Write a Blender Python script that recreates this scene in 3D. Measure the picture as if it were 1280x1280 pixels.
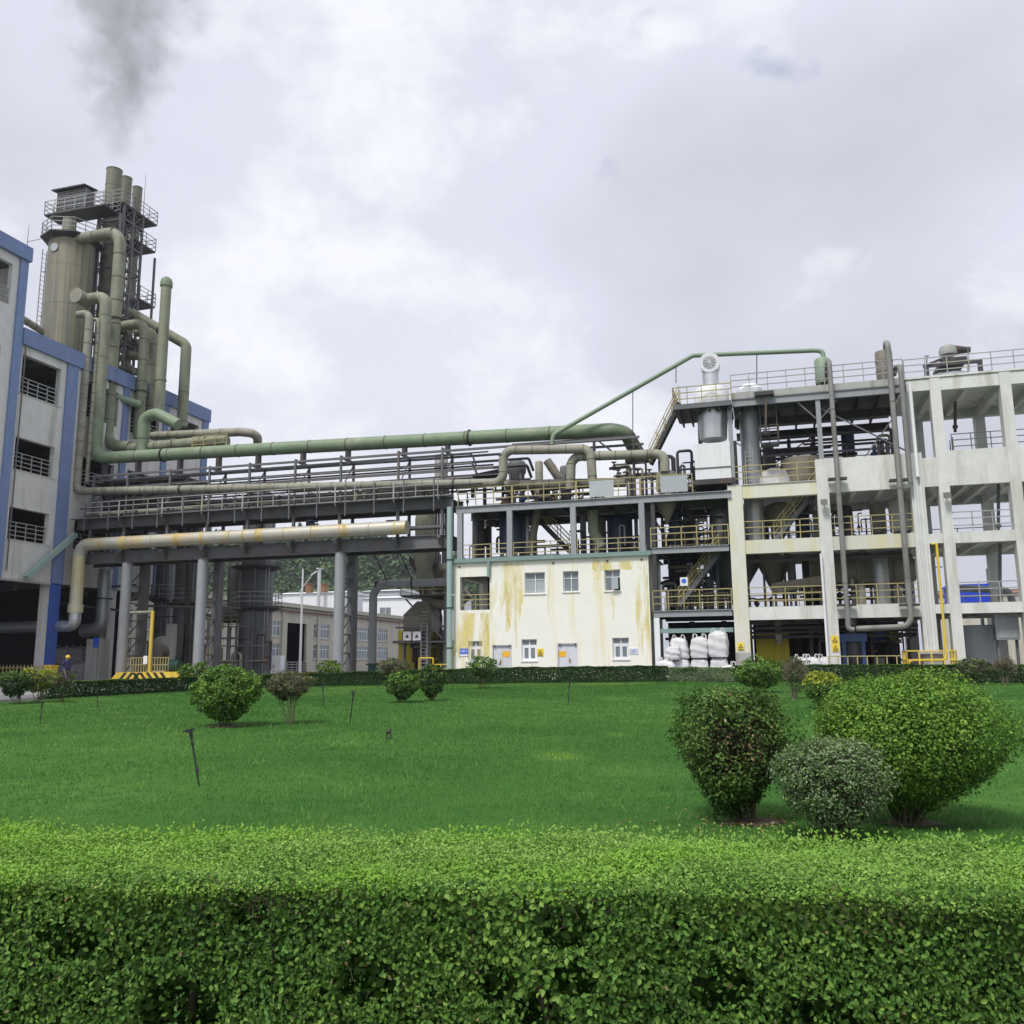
import bpy, math, random
import numpy as np
from mathutils import Vector, Matrix

random.seed(7)
rng = np.random.default_rng(11)
scene = bpy.context.scene
C = scene.collection
for o in list(bpy.data.objects):
    bpy.data.objects.remove(o)

# ------------------------------------------------------------------ camera
FPX = 1104.0
PITCH, ROLL = math.radians(9.67), math.radians(-0.515)
CAM = np.array([0.0, 0.0, 1.6])
fw = np.array([0, math.cos(PITCH), math.sin(PITCH)])
up0 = np.array([0, -math.sin(PITCH), math.cos(PITCH)])
rt0 = np.array([1.0, 0, 0])
RT = rt0 * math.cos(ROLL) + up0 * math.sin(ROLL)
UP = -rt0 * math.sin(ROLL) + up0 * math.cos(ROLL)
cd = bpy.data.cameras.new('camera')
cam = bpy.data.objects.new('camera', cd)
C.objects.link(cam)
cd.sensor_width = 36.0
cd.lens = 36.0 * FPX / 1280.0
cd.clip_start, cd.clip_end = 0.05, 6000
M = Matrix.Identity(4)
for i in range(3):
    M[i][0], M[i][1], M[i][2], M[i][3] = RT[i], UP[i], -fw[i], CAM[i]
cam.matrix_world = M
scene.camera = cam

# ------------------------------------------------------------------ world, sun, exposure
SUN_EL, SUN_AZ = math.radians(56), math.radians(212)   # azimuth clockwise from +Y (behind the camera, a little left)
w = bpy.data.worlds.new('World')
scene.world = w
w.use_nodes = True
nt = w.node_tree
nt.nodes.clear()
def N(t, **k):
    n = nt.nodes.new(t)
    for a, b in k.items():
        setattr(n, a, b)
    return n
wo = N('ShaderNodeOutputWorld')
bgs, bgc, mixw = N('ShaderNodeBackground'), N('ShaderNodeBackground'), N('ShaderNodeMixShader')
sky = N('ShaderNodeTexSky', sky_type='NISHITA', sun_disc=False)
sky.sun_elevation, sky.sun_rotation = SUN_EL, SUN_AZ
sky.air_density, sky.dust_density = 1.0, 2.0
bgs.inputs['Strength'].default_value = 0.12
nt.links.new(sky.outputs[0], bgs.inputs[0])
geo = N('ShaderNodeTexCoord')
mp = N('ShaderNodeMapping')
mp.inputs['Location'].default_value = (6.1, 2.8, 5.5)
mp.inputs['Scale'].default_value = (1, 1, 1.5)
nt.links.new(geo.outputs['Generated'], mp.inputs[0])
n1 = N('ShaderNodeTexNoise')           # broad grey masses
n1.inputs['Scale'].default_value, n1.inputs['Detail'].default_value = 1.7, 6
n1.inputs['Roughness'].default_value, n1.inputs['Distortion'].default_value = 0.5, 0.2
nt.links.new(mp.outputs[0], n1.inputs['Vector'])
r1 = N('ShaderNodeValToRGB')
e = r1.color_ramp.elements
e[0].position, e[0].color = 0.32, (0.46, 0.468, 0.535, 1)
e[1].position, e[1].color = 0.68, (0.62, 0.635, 0.71, 1)
x = r1.color_ramp.elements.new(0.50); x.color = (0.558, 0.572, 0.655, 1)
nt.links.new(n1.outputs['Fac'], r1.inputs[0])
n3 = N('ShaderNodeTexNoise')           # white cumulus billows
n3.inputs['Scale'].default_value, n3.inputs['Detail'].default_value = 3.4, 10
n3.inputs['Roughness'].default_value, n3.inputs['Distortion'].default_value = 0.62, 0.15
nt.links.new(mp.outputs[0], n3.inputs['Vector'])
r3 = N('ShaderNodeMapRange')
r3.inputs['From Min'].default_value, r3.inputs['From Max'].default_value, r3.inputs['To Max'].default_value = 0.50, 0.63, 0.8
nt.links.new(n3.outputs['Fac'], r3.inputs['Value'])
m3 = N('ShaderNodeMix', data_type='RGBA')
m3.inputs['B'].default_value = (0.735, 0.745, 0.775, 1)
nt.links.new(r3.outputs[0], m3.inputs['Factor'])
nt.links.new(r1.outputs[0], m3.inputs['A'])
nt.links.new(m3.outputs['Result'], bgc.inputs[0])
bgc.inputs['Strength'].default_value = 1.0
n2 = N('ShaderNodeTexNoise')           # rare gaps to the blue
n2.inputs['Scale'].default_value, n2.inputs['Detail'].default_value = 3.1, 8
nt.links.new(mp.outputs[0], n2.inputs['Vector'])
r2 = N('ShaderNodeMapRange')
r2.inputs['From Min'].default_value, r2.inputs['From Max'].default_value = 0.29, 0.37
r2.inputs['To Min'].default_value = 0.25
nt.links.new(n2.outputs['Fac'], r2.inputs['Value'])
nt.links.new(r2.outputs[0], mixw.inputs[0])
nt.links.new(bgs.outputs[0], mixw.inputs[1])
nt.links.new(bgc.outputs[0], mixw.inputs[2])
nt.links.new(mixw.outputs[0], wo.inputs[0])

sd = bpy.data.lights.new('sun', 'SUN')
sd.energy, sd.angle, sd.color = 2.3, math.radians(14), (1.0, 0.965, 0.91)
sun = bpy.data.objects.new('sun', sd)
C.objects.link(sun)
sdir = Vector((math.sin(SUN_AZ) * math.cos(SUN_EL), math.cos(SUN_AZ) * math.cos(SUN_EL), math.sin(SUN_EL)))
sun.rotation_euler = sdir.to_track_quat('Z', 'Y').to_euler()
sun.location = (0, -20, 60)
scene.view_settings.view_transform = 'Standard'
scene.view_settings.look = 'None'
scene.view_settings.gamma = 1.0
scene.view_settings.use_curve_mapping = False
scene.view_settings.exposure = 0.45
scene.cycles.use_denoising = True
scene.cycles.max_bounces = 6
scene.cycles.diffuse_bounces = 3
scene.cycles.glossy_bounces = 2
scene.cycles.transmission_bounces = 3
scene.cycles.transparent_max_bounces = 6
scene.cycles.volume_bounces = 0
scene.cycles.caustics_reflective = False
scene.cycles.caustics_refractive = False

# ------------------------------------------------------------------ frames: the plant stands turned 16 degrees
ANG = math.radians(16.16)
ORG = np.array([0, 55.0, 0])
ue = np.array([math.cos(ANG), -math.sin(ANG), 0])
ve = np.array([math.sin(ANG), math.cos(ANG), 0])
GZ = 0.55                                   # level of the plant yard
def ray(x, y):
    return fw + RT * ((x - 640) / FPX) + UP * ((640 - y) / FPX)
d0 = CAM - ORG
CP = np.array([d0 @ ue, d0 @ ve, CAM[2]])
def rl(x, y):
    d = ray(x, y)
    return np.array([d @ ue, d @ ve, d[2]])
def pv(x, y, v):
    d = rl(x, y)
    return CP + d * (v - CP[1]) / d[1]
def pu(x, y, u):
    d = rl(x, y)
    return CP + d * (u - CP[0]) / d[0]
def pz(x, y, z):
    d = rl(x, y)
    return CP + d * (z - CP[2]) / d[2]
def wld(p):
    return ORG + ue * p[0] + ve * p[1] + np.array([0, 0, p[2]])
def sstep(a, b, t):
    t = np.clip((t - a) / (b - a), 0, 1)
    return t * t * (3 - 2 * t)
def gz(x, y):
    return 0.55 * sstep(2.0, 48.0, np.asarray(y, float))
def gp(x, y):
    d = ray(x, y)
    t = 2.0
    for k in range(4000):
        p = CAM + d * t
        if p[2] <= gz(p[0], p[1]):
            break
        t += 0.02
    return p

# ------------------------------------------------------------------ materials
MATS = {}
def mat(name, col, rough=0.6, metal=0.0, var=0.12, scale=1.5, stain=None, stain_amt=0.5, stain_scale=(2.5, 2.5, 0.12),
        stain_lo=0.52, stain_hi=0.66, bump=0.0, bump_scale=25, coords='Object', rand=0.06):
    m = bpy.data.materials.new(name)
    m.use_nodes = True
    t = m.node_tree
    L = t.links.new
    b = t.nodes['Principled BSDF']
    b.inputs['Roughness'].default_value = rough
    b.inputs['Metallic'].default_value = metal
    tc = t.nodes.new('ShaderNodeTexCoord')
    n = t.nodes.new('ShaderNodeTexNoise')
    n.inputs['Scale'].default_value = scale
    n.inputs['Detail'].default_value = 6
    n.inputs['Roughness'].default_value = 0.65
    L(tc.outputs[coords], n.inputs['Vector'])
    mr = t.nodes.new('ShaderNodeMapRange')
    mr.inputs['From Min'].default_value, mr.inputs['From Max'].default_value = 0.25, 0.75
    mr.inputs['To Min'].default_value, mr.inputs['To Max'].default_value = 1 - var, 1 + var
    L(n.outputs['Fac'], mr.inputs['Value'])
    oi = t.nodes.new('ShaderNodeObjectInfo')
    mo = t.nodes.new('ShaderNodeMapRange')
    mo.inputs['To Min'].default_value, mo.inputs['To Max'].default_value = 1 - rand, 1 + rand
    L(oi.outputs['Random'], mo.inputs['Value'])
    mm = t.nodes.new('ShaderNodeMath'); mm.operation = 'MULTIPLY'
    L(mr.outputs[0], mm.inputs[0]); L(mo.outputs[0], mm.inputs[1])
    vm = t.nodes.new('ShaderNodeVectorMath'); vm.operation = 'SCALE'
    vm.inputs[0].default_value = col
    L(mm.outputs[0], vm.inputs['Scale'])
    out = vm.outputs[0]
    if stain:
        mp = t.nodes.new('ShaderNodeMapping')
        mp.inputs['Scale'].default_value = stain_scale
        L(tc.outputs[coords], mp.inputs[0])
        sn = t.nodes.new('ShaderNodeTexNoise')
        sn.inputs['Scale'].default_value = 1.0
        sn.inputs['Detail'].default_value = 5
        sn.inputs['Roughness'].default_value = 0.6
        L(mp.outputs[0], sn.inputs['Vector'])
        sm = t.nodes.new('ShaderNodeMapRange')
        sm.inputs['From Min'].default_value, sm.inputs['From Max'].default_value = stain_lo, stain_hi
        sm.inputs['To Max'].default_value = stain_amt
        L(sn.outputs['Fac'], sm.inputs['Value'])
        mx = t.nodes.new('ShaderNodeMix'); mx.data_type = 'RGBA'
        L(sm.outputs[0], mx.inputs['Factor'])
        L(out, mx.inputs['A'])
        mx.inputs['B'].default_value = (*stain, 1)
        out = mx.outputs['Result']
    L(out, b.inputs['Base Color'])
    if bump:
        bn = t.nodes.new('ShaderNodeTexNoise')
        bn.inputs['Scale'].default_value = bump_scale
        bn.inputs['Detail'].default_value = 4
        L(tc.outputs[coords], bn.inputs['Vector'])
        bp = t.nodes.new('ShaderNodeBump')
        bp.inputs['Strength'].default_value = bump
        bp.inputs['Distance'].default_value = 0.03
        L(bn.outputs['Fac'], bp.inputs['Height'])
        L(bp.outputs[0], b.inputs['Normal'])
    MATS[name] = m
    return m

RUST = (0.16, 0.08, 0.03)
GRIME = (0.10, 0.095, 0.07)
mat('white_paint', (0.62, 0.62, 0.595), 0.85, var=0.10, stain=(0.33, 0.325, 0.28), stain_amt=0.6, stain_scale=(1.6, 1.6, 0.10), bump=0.08)
mat('cream_render', (0.78, 0.78, 0.70), 0.85, var=0.04, stain=(0.70, 0.54, 0.13), stain_amt=0.75, stain_scale=(0.75, 0.75, 0.05), stain_lo=0.545, stain_hi=0.68, bump=0.06)
mat('yellow_stain', (0.72, 0.58, 0.16), 0.85, var=0.15, stain=(0.60, 0.34, 0.05), stain_amt=0.6, stain_scale=(5, 5, 0.2), rand=0)
mat('concrete_white', (0.64, 0.645, 0.615), 0.85, var=0.10, stain=(0.33, 0.325, 0.25), stain_amt=0.7, stain_scale=(1.5, 1.5, 0.16), stain_lo=0.50, stain_hi=0.72, bump=0.1)
mat('concrete_yellowed', (0.62, 0.62, 0.53), 0.85, var=0.06, stain=(0.62, 0.52, 0.14), stain_amt=0.6, stain_scale=(1.1, 1.1, 0.16), stain_lo=0.5, stain_hi=0.68, bump=0.1)
mat('concrete_grey', (0.38, 0.38, 0.36), 0.9, var=0.12, stain=GRIME, stain_amt=0.5, bump=0.15)
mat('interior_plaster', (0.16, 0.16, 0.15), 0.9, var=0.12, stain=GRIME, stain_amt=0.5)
mat('interior_shade', (0.028, 0.029, 0.032), 0.9, var=0.2)  # near-black colour stands in for the shade inside the open floors
mat('blue_paint', (0.165, 0.23, 0.41), 0.75, var=0.10, stain=(0.34, 0.38, 0.50), stain_amt=0.4, stain_scale=(3, 3, 0.5), stain_lo=0.55, stain_hi=0.75, bump=0.06)
mat('blue_deep', (0.05, 0.105, 0.40), 0.65, var=0.08)
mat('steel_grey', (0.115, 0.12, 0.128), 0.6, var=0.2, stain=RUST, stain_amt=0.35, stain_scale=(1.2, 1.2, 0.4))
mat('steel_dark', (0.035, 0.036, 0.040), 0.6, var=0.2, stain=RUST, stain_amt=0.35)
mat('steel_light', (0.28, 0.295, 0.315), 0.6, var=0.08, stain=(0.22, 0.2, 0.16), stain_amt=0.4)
mat('galvanised', (0.33, 0.345, 0.36), 0.45, metal=0.6, var=0.1, stain=(0.32, 0.26, 0.12), stain_amt=0.4, stain_scale=(1.2, 1.2, 0.2))
mat('silver_cladding', (0.60, 0.61, 0.62), 0.38, metal=0.75, var=0.08, stain=(0.33, 0.32, 0.28), stain_amt=0.4, stain_scale=(1.5, 1.5, 0.15))
mat('insulated_silver', (0.47, 0.46, 0.40), 0.5, metal=0.3, var=0.08, stain=(0.56, 0.42, 0.16), stain_amt=0.8, stain_scale=(0.55, 0.55, 0.55), stain_lo=0.5, stain_hi=0.62)
mat('insulated_yellowed', (0.58, 0.53, 0.32), 0.6, metal=0.15, var=0.1, stain=(0.60, 0.60, 0.56), stain_amt=0.8, stain_scale=(1.5, 1.5, 0.3))
mat('pipe_green', (0.165, 0.225, 0.14), 0.6, var=0.16, stain=(0.27, 0.285, 0.20), stain_amt=0.7, stain_scale=(0.9, 0.9, 0.9), bump=0.05)
mat('pipe_olive', (0.215, 0.23, 0.16), 0.65, var=0.16, stain=(0.12, 0.115, 0.075), stain_amt=0.7, stain_scale=(1.6, 1.6, 0.4), bump=0.06)
mat('pipe_beige', (0.27, 0.265, 0.21), 0.65, var=0.16, stain=(0.15, 0.135, 0.09), stain_amt=0.7, stain_scale=(1.6, 1.6, 0.5), bump=0.06)
mat('pipe_greenlight', (0.22, 0.30, 0.21), 0.55, var=0.08, stain=(0.22, 0.26, 0.18), stain_amt=0.4)
mat('stack_brown', (0.17, 0.17, 0.12), 0.65, var=0.15, stain=(0.10, 0.095, 0.06), stain_amt=0.7, stain_scale=(1.3, 1.3, 0.08))
mat('tank_stained', (0.165, 0.165, 0.13), 0.6, var=0.12, stain=(0.33, 0.30, 0.17), stain_amt=0.75, stain_scale=(1.7, 1.7, 0.03), stain_lo=0.52, stain_hi=0.66)
mat('tank_grey', (0.085, 0.094, 0.10), 0.6, var=0.15, stain=(0.15, 0.16, 0.16), stain_amt=0.5, stain_scale=(1.5, 1.5, 0.08))
mat('tank_bluegrey', (0.38, 0.415, 0.44), 0.55, var=0.06, stain=(0.42, 0.44, 0.45), stain_amt=0.6, stain_scale=(2, 2, 0.06))
mat('vessel_blue', (0.018, 0.032, 0.075), 0.5, var=0.2, stain=(0.05, 0.05, 0.05), stain_amt=0.5)
mat('vessel_tan', (0.21, 0.19, 0.15), 0.6, var=0.15, stain=(0.16, 0.12, 0.07), stain_amt=0.5)
mat('white_panel', (0.76, 0.78, 0.80), 0.55, var=0.03, stain=(0.5, 0.5, 0.47), stain_amt=0.35, stain_scale=(3, 3, 0.1))
mat('teal_pipe', (0.30, 0.42, 0.40), 0.6, var=0.08, stain=(0.40, 0.40, 0.30), stain_amt=0.4)
mat('teal_trim', (0.20, 0.29, 0.27), 0.6, var=0.1)
mat('rail_yellow', (0.39, 0.335, 0.15), 0.6, var=0.18, scale=4, stain=(0.24, 0.22, 0.14), stain_amt=0.85, stain_scale=(1, 1, 1))
mat('rail_grey', (0.33, 0.34, 0.34), 0.6, var=0.15, stain=(0.36, 0.31, 0.13), stain_amt=0.5, stain_scale=(1, 1, 1))
mat('yellow_bright', (0.72, 0.52, 0.06), 0.5, var=0.08, stain=(0.4, 0.28, 0.06), stain_amt=0.4)
mat('yellow_wall', (0.55, 0.45, 0.035), 0.75, var=0.08, stain=(0.33, 0.26, 0.04), stain_amt=0.5)
mat('black_paint', (0.025, 0.025, 0.025), 0.6)
mat('beige_wall', (0.47, 0.45, 0.38), 0.85, var=0.08, stain=(0.25, 0.23, 0.18), stain_amt=0.5)
mat('window_white', (0.72, 0.74, 0.75), 0.5, var=0.04)
mat('door_grey', (0.60, 0.62, 0.66), 0.55, var=0.04, stain=(0.5, 0.36, 0.16), stain_amt=0.5, stain_scale=(7, 7, 0.4), stain_lo=0.56, stain_hi=0.66)
mat('bag_white', (0.60, 0.60, 0.61), 0.75, var=0.12, scale=3, bump=1.0, bump_scale=4)
mat('bag_grey', (0.30, 0.30, 0.31), 0.75, var=0.1, scale=4, bump=0.5, bump_scale=6)
mat('sign_white', (0.78, 0.78, 0.78), 0.5, var=0.02)
mat('sign_blue', (0.05, 0.12, 0.55), 0.45, var=0.03)
mat('sign_orange', (0.78, 0.42, 0.03), 0.5, var=0.05)
mat('sign_yellow', (0.80, 0.60, 0.04), 0.5, var=0.04)
mat('container_blue', (0.01, 0.06, 0.55), 0.5, var=0.05)
mat('machine_blue', (0.045, 0.10, 0.24), 0.5, var=0.12, stain=RUST, stain_amt=0.3)
mat('machine_green', (0.02, 0.075, 0.07), 0.5, var=0.1)
mat('roof_red', (0.24, 0.10, 0.07), 0.8, var=0.12)
mat('rust_brown', (0.20, 0.10, 0.05), 0.8, var=0.2)
mat('asphalt', (0.16, 0.16, 0.165), 0.9, var=0.15, scale=0.6, bump=0.2, bump_scale=60)
mat('kerb_stone', (0.42, 0.42, 0.40), 0.9, var=0.1)
mat('cable', (0.03, 0.03, 0.03), 0.7)
mat('plastic_black', (0.02, 0.021, 0.024), 0.5)
mat('skin', (0.42, 0.24, 0.16), 0.6)
mat('coverall', (0.035, 0.03, 0.11), 0.8, var=0.15)
mat('bark', (0.10, 0.075, 0.05), 0.9, var=0.25, scale=8)
mat('bark_grey', (0.17, 0.15, 0.10), 0.9, var=0.25, scale=8)
mat('bark_twig', (0.075, 0.058, 0.038), 0.9, var=0.3, scale=9)
mat('pipe_grey', (0.20, 0.20, 0.19), 0.6, var=0.15, stain=(0.11, 0.10, 0.08), stain_amt=0.6, stain_scale=(1.5, 1.5, 0.4))
mat('pipe_band', (0.11, 0.108, 0.075), 0.7, var=0.2)
mat('stone', (0.40, 0.38, 0.34), 0.9, var=0.15, scale=5, bump=0.3)

def glass_mat(name, col, rough=0.08):
    m = mat(name, col, rough, var=0.15, scale=0.8)
    m.node_tree.nodes['Principled BSDF'].inputs['Specular IOR Level'].default_value = 0.8
    return m
glass_mat('glass_grey', (0.16, 0.19, 0.21))
glass_mat('glass_pale', (0.34, 0.38, 0.40))
glass_mat('glass_dark', (0.05, 0.06, 0.07))

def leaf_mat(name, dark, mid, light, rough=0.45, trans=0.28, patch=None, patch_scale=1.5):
    """tint per leaf from the point attribute 'tint'; optional soft patches of fresher growth and painted-in light"""
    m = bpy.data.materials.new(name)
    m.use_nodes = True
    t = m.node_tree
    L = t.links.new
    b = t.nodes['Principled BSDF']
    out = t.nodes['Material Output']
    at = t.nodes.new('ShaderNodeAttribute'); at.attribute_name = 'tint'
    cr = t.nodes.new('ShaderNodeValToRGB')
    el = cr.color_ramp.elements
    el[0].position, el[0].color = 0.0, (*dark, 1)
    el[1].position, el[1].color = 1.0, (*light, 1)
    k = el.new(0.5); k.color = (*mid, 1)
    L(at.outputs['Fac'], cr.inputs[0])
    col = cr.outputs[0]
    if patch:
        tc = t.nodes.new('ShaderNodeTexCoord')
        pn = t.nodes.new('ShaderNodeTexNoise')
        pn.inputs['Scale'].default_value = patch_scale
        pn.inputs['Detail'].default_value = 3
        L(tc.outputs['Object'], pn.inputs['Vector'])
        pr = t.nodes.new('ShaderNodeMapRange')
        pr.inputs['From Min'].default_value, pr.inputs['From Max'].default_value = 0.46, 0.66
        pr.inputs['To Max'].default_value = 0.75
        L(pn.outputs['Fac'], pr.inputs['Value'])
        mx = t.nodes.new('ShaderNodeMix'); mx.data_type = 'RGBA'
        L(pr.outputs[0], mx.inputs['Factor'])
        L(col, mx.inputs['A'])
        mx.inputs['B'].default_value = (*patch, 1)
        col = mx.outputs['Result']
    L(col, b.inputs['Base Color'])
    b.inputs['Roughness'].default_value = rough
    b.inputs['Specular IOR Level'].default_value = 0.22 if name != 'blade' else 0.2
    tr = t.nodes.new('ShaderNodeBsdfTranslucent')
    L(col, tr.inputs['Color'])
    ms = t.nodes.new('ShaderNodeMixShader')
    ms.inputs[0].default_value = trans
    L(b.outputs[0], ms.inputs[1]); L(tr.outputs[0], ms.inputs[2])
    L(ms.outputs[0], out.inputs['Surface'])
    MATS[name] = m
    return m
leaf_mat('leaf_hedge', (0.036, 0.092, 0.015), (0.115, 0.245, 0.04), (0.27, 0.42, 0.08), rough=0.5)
leaf_mat('leaf_hedge_top', (0.10, 0.21, 0.035), (0.205, 0.375, 0.07), (0.38, 0.54, 0.13), rough=0.6, patch=(0.25, 0.47, 0.05), patch_scale=2.2)  # paler for fresh growth, with some of the light from above coloured in
leaf_mat('leaf_bright', (0.045, 0.12, 0.015), (0.13, 0.265, 0.034), (0.29, 0.46, 0.068))
leaf_mat('leaf_mid', (0.04, 0.092, 0.018), (0.09, 0.18, 0.035), (0.19, 0.30, 0.065))
leaf_mat('leaf_dark', (0.022, 0.055, 0.016), (0.045, 0.10, 0.025), (0.085, 0.165, 0.04))
leaf_mat('leaf_pale', (0.09, 0.145, 0.065), (0.20, 0.28, 0.145), (0.37, 0.45, 0.26))
leaf_mat('leaf_yellow', (0.13, 0.19, 0.02), (0.33, 0.38, 0.04), (0.55, 0.56, 0.09))
leaf_mat('leaf_brown', (0.075, 0.065, 0.025), (0.14, 0.13, 0.055), (0.25, 0.23, 0.10))
leaf_mat('leaf_dry', (0.13, 0.095, 0.05), (0.27, 0.21, 0.10), (0.45, 0.40, 0.18))
leaf_mat('leaf_greyed', (0.07, 0.095, 0.038), (0.125, 0.16, 0.07), (0.21, 0.25, 0.11))
leaf_mat('leaf_lime', (0.10, 0.20, 0.02), (0.19, 0.33, 0.035), (0.32, 0.46, 0.06))
leaf_mat('leaf_wood', (0.03, 0.06, 0.025), (0.07, 0.125, 0.045), (0.16, 0.235, 0.09), rough=0.7, trans=0.15)
leaf_mat('blade', (0.03, 0.105, 0.022), (0.05, 0.165, 0.032), (0.10, 0.25, 0.05), rough=0.6, trans=0.25)

# ------------------------------------------------------------------ mesh builder in plant coordinates (u, v, z)
class MB:
    def __init__(s):
        s.v, s.f = [], []
    def quad_box(s, P):
        n = len(s.v)
        s.v += P
        for f in ((0, 3, 2, 1), (4, 5, 6, 7), (0, 1, 5, 4), (1, 2, 6, 5), (2, 3, 7, 6), (3, 0, 4, 7)):
            s.f.append([n + i for i in f])
        return s
    def box(s, u0, u1, v0, v1, z0, z1):
        if u0 > u1: u0, u1 = u1, u0
        if v0 > v1: v0, v1 = v1, v0
        if z0 > z1: z0, z1 = z1, z0
        return s.quad_box([(u0, v0, z0), (u1, v0, z0), (u1, v1, z0), (u0, v1, z0), (u0, v0, z1), (u1, v0, z1), (u1, v1, z1), (u0, v1, z1)])
    def bar(s, p, q, wd, ht=None, ref=(0, 0, 1)):
        ht = ht or wd
        p, q = Vector(p), Vector(q)
        d = (q - p).normalized()
        r = Vector(ref)
        if abs(d.dot(r)) > 0.98: r = Vector((0, 1, 0))
        a = d.cross(r).normalized() * (wd / 2)
        b = a.cross(d).normalized() * (ht / 2)
        return s.quad_box([tuple(k) for k in (p - a - b, p + a - b, p + a + b, p - a + b, q - a - b, q + a - b, q + a + b, q - a + b)])
    def cyl(s, p, q, r0, r1=None, n=14, cap=True):
        r1 = r0 if r1 is None else r1
        p, q = Vector(p), Vector(q)
        d = (q - p).normalized()
        a = d.orthogonal().normalized()
        b = d.cross(a)
        k = len(s.v)
        for c, r in ((p, r0), (q, r1)):
            for i in range(n):
                t = 2 * math.pi * i / n
                s.v.append(tuple(c + a * (r * math.cos(t)) + b * (r * math.sin(t))))
        for i in range(n):
            j = (i + 1) % n
            s.f.append([k + i, k + j, k + n + j, k + n + i])
        if cap:
            s.f.append([k + i for i in reversed(range(n))])
            s.f.append([k + n + i for i in range(n)])
        return s
    def tube(s, pts, r, n=14, bend=None, cap=True, seg=6, radii=None):
        P = [Vector(p) for p in pts]
        path = [P[0]]
        for i in range(1, len(P) - 1):
            a, b, c = P[i - 1], P[i], P[i + 1]
            d1, d2 = (a - b), (c - b)
            R = (bend if bend is not None else 2.2 * r)
            ang = d1.angle(d2)
            if ang > 3.05:
                path.append(b); continue
            t = min(R / math.tan(ang / 2), d1.length * 0.49, d2.length * 0.49)
            R2 = t * math.tan(ang / 2)
            e1, e2 = d1.normalized(), d2.normalized()
            cen = b + (e1 + e2).normalized() * (R2 / math.sin(ang / 2))
            s1, s2 = b + e1 * t - cen, b + e2 * t - cen
            for k in range(seg + 1):
                th = s1.angle(s2)
                path.append(cen + (s1 * math.sin((1 - k / seg) * th) + s2 * math.sin(k / seg * th)) / math.sin(th))
        path.append(P[-1])
        tan = []
        for i in range(len(path)):
            a = path[max(0, i - 1)]; c = path[min(len(path) - 1, i + 1)]
            tan.append((c - a).normalized())
        nrm = tan[0].orthogonal().normalized()
        k0 = len(s.v)
        for i, p in enumerate(path):
            if i:
                nrm = (nrm - tan[i] * nrm.dot(tan[i])).normalized()
            b = tan[i].cross(nrm)
            rr = r if radii is None else radii[min(i, len(radii) - 1)]
            for j in range(n):
                t = 2 * math.pi * j / n
                s.v.append(tuple(p + nrm * (rr * math.cos(t)) + b * (rr * math.sin(t))))
        for i in range(len(path) - 1):
            for j in range(n):
                jj = (j + 1) % n
                a = k0 + i * n
                s.f.append([a + j, a + jj, a + n + jj, a + n + j])
        if cap:
            s.f.append([k0 + i for i in reversed(range(n))])
            a = k0 + (len(path) - 1) * n
            s.f.append([a + i for i in range(n)])
        return s
    def rings(s, p, q, r, step, wd=0.05, n=14, start=None):
        p, q = Vector(p), Vector(q)
        L = (q - p).length
        d = (q - p).normalized()
        t = step * 0.5 if start is None else start
        while t < L:
            s.cyl(p + d * (t - wd / 2), p + d * (t + wd / 2), r, n=n)
            t += step
        return s
    def lathe(s, c, prof, n=20, sq=(1, 1)):
        k = len(s.v)
        for (r, z) in prof:
            for i in range(n):
                t = 2 * math.pi * i / n
                s.v.append((c[0] + sq[0] * r * math.cos(t), c[1] + sq[1] * r * math.sin(t), c[2] + z))
        for a in range(len(prof) - 1):
            for i in range(n):
                j = (i + 1) % n
                s.f.append([k + a * n + i, k + a * n + j, k + (a + 1) * n + j, k + (a + 1) * n + i])
        s.f.append([k + i for i in reversed(range(n))])
        a = k + (len(prof) - 1) * n
        s.f.append([a + i for i in range(n)])
        return s
    def prism(s, poly, axis, a, b):
        """poly of 2-D points, extruded along axis 'u','v' or 'z' from a to b"""
        def P(p, t):
            return {'v': (p[0], t, p[1]), 'u': (t, p[0], p[1]), 'z': (p[0], p[1], t)}[axis]
        n = len(poly); k = len(s.v)
        s.v += [P(p, a) for p in poly] + [P(p, b) for p in poly]
        s.f.append([k + i for i in range(n)])
        s.f.append([k + n + i for i in reversed(range(n))])
        for i in range(n):
            j = (i + 1) % n
            s.f.append([k + j, k + i, k + n + i, k + n + j])
        return s
    def wall(s, a0, a1, z0, z1, holes, t0, t1, axis='v'):
        """panel in the (a, z) plane, thickness t0..t1, with rectangular holes (a0, a1, z0, z1)"""
        A = sorted({a0, a1} | {min(max(h[i], a0), a1) for h in holes for i in (0, 1)})
        Z = sorted({z0, z1} | {min(max(h[i], z0), z1) for h in holes for i in (2, 3)})
        def P(a, t, z):
            return (a, t, z) if axis == 'v' else (t, a, z)
        def solid(i, j):
            if i < 0 or j < 0 or i >= len(A) - 1 or j >= len(Z) - 1: return False
            ca, cz = (A[i] + A[i + 1]) / 2, (Z[j] + Z[j + 1]) / 2
            return not any(h[0] < ca < h[1] and h[2] < cz < h[3] for h in holes)
        def q(*p):
            k = len(s.v); s.v += p; s.f.append([k, k + 1, k + 2, k + 3])
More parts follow.
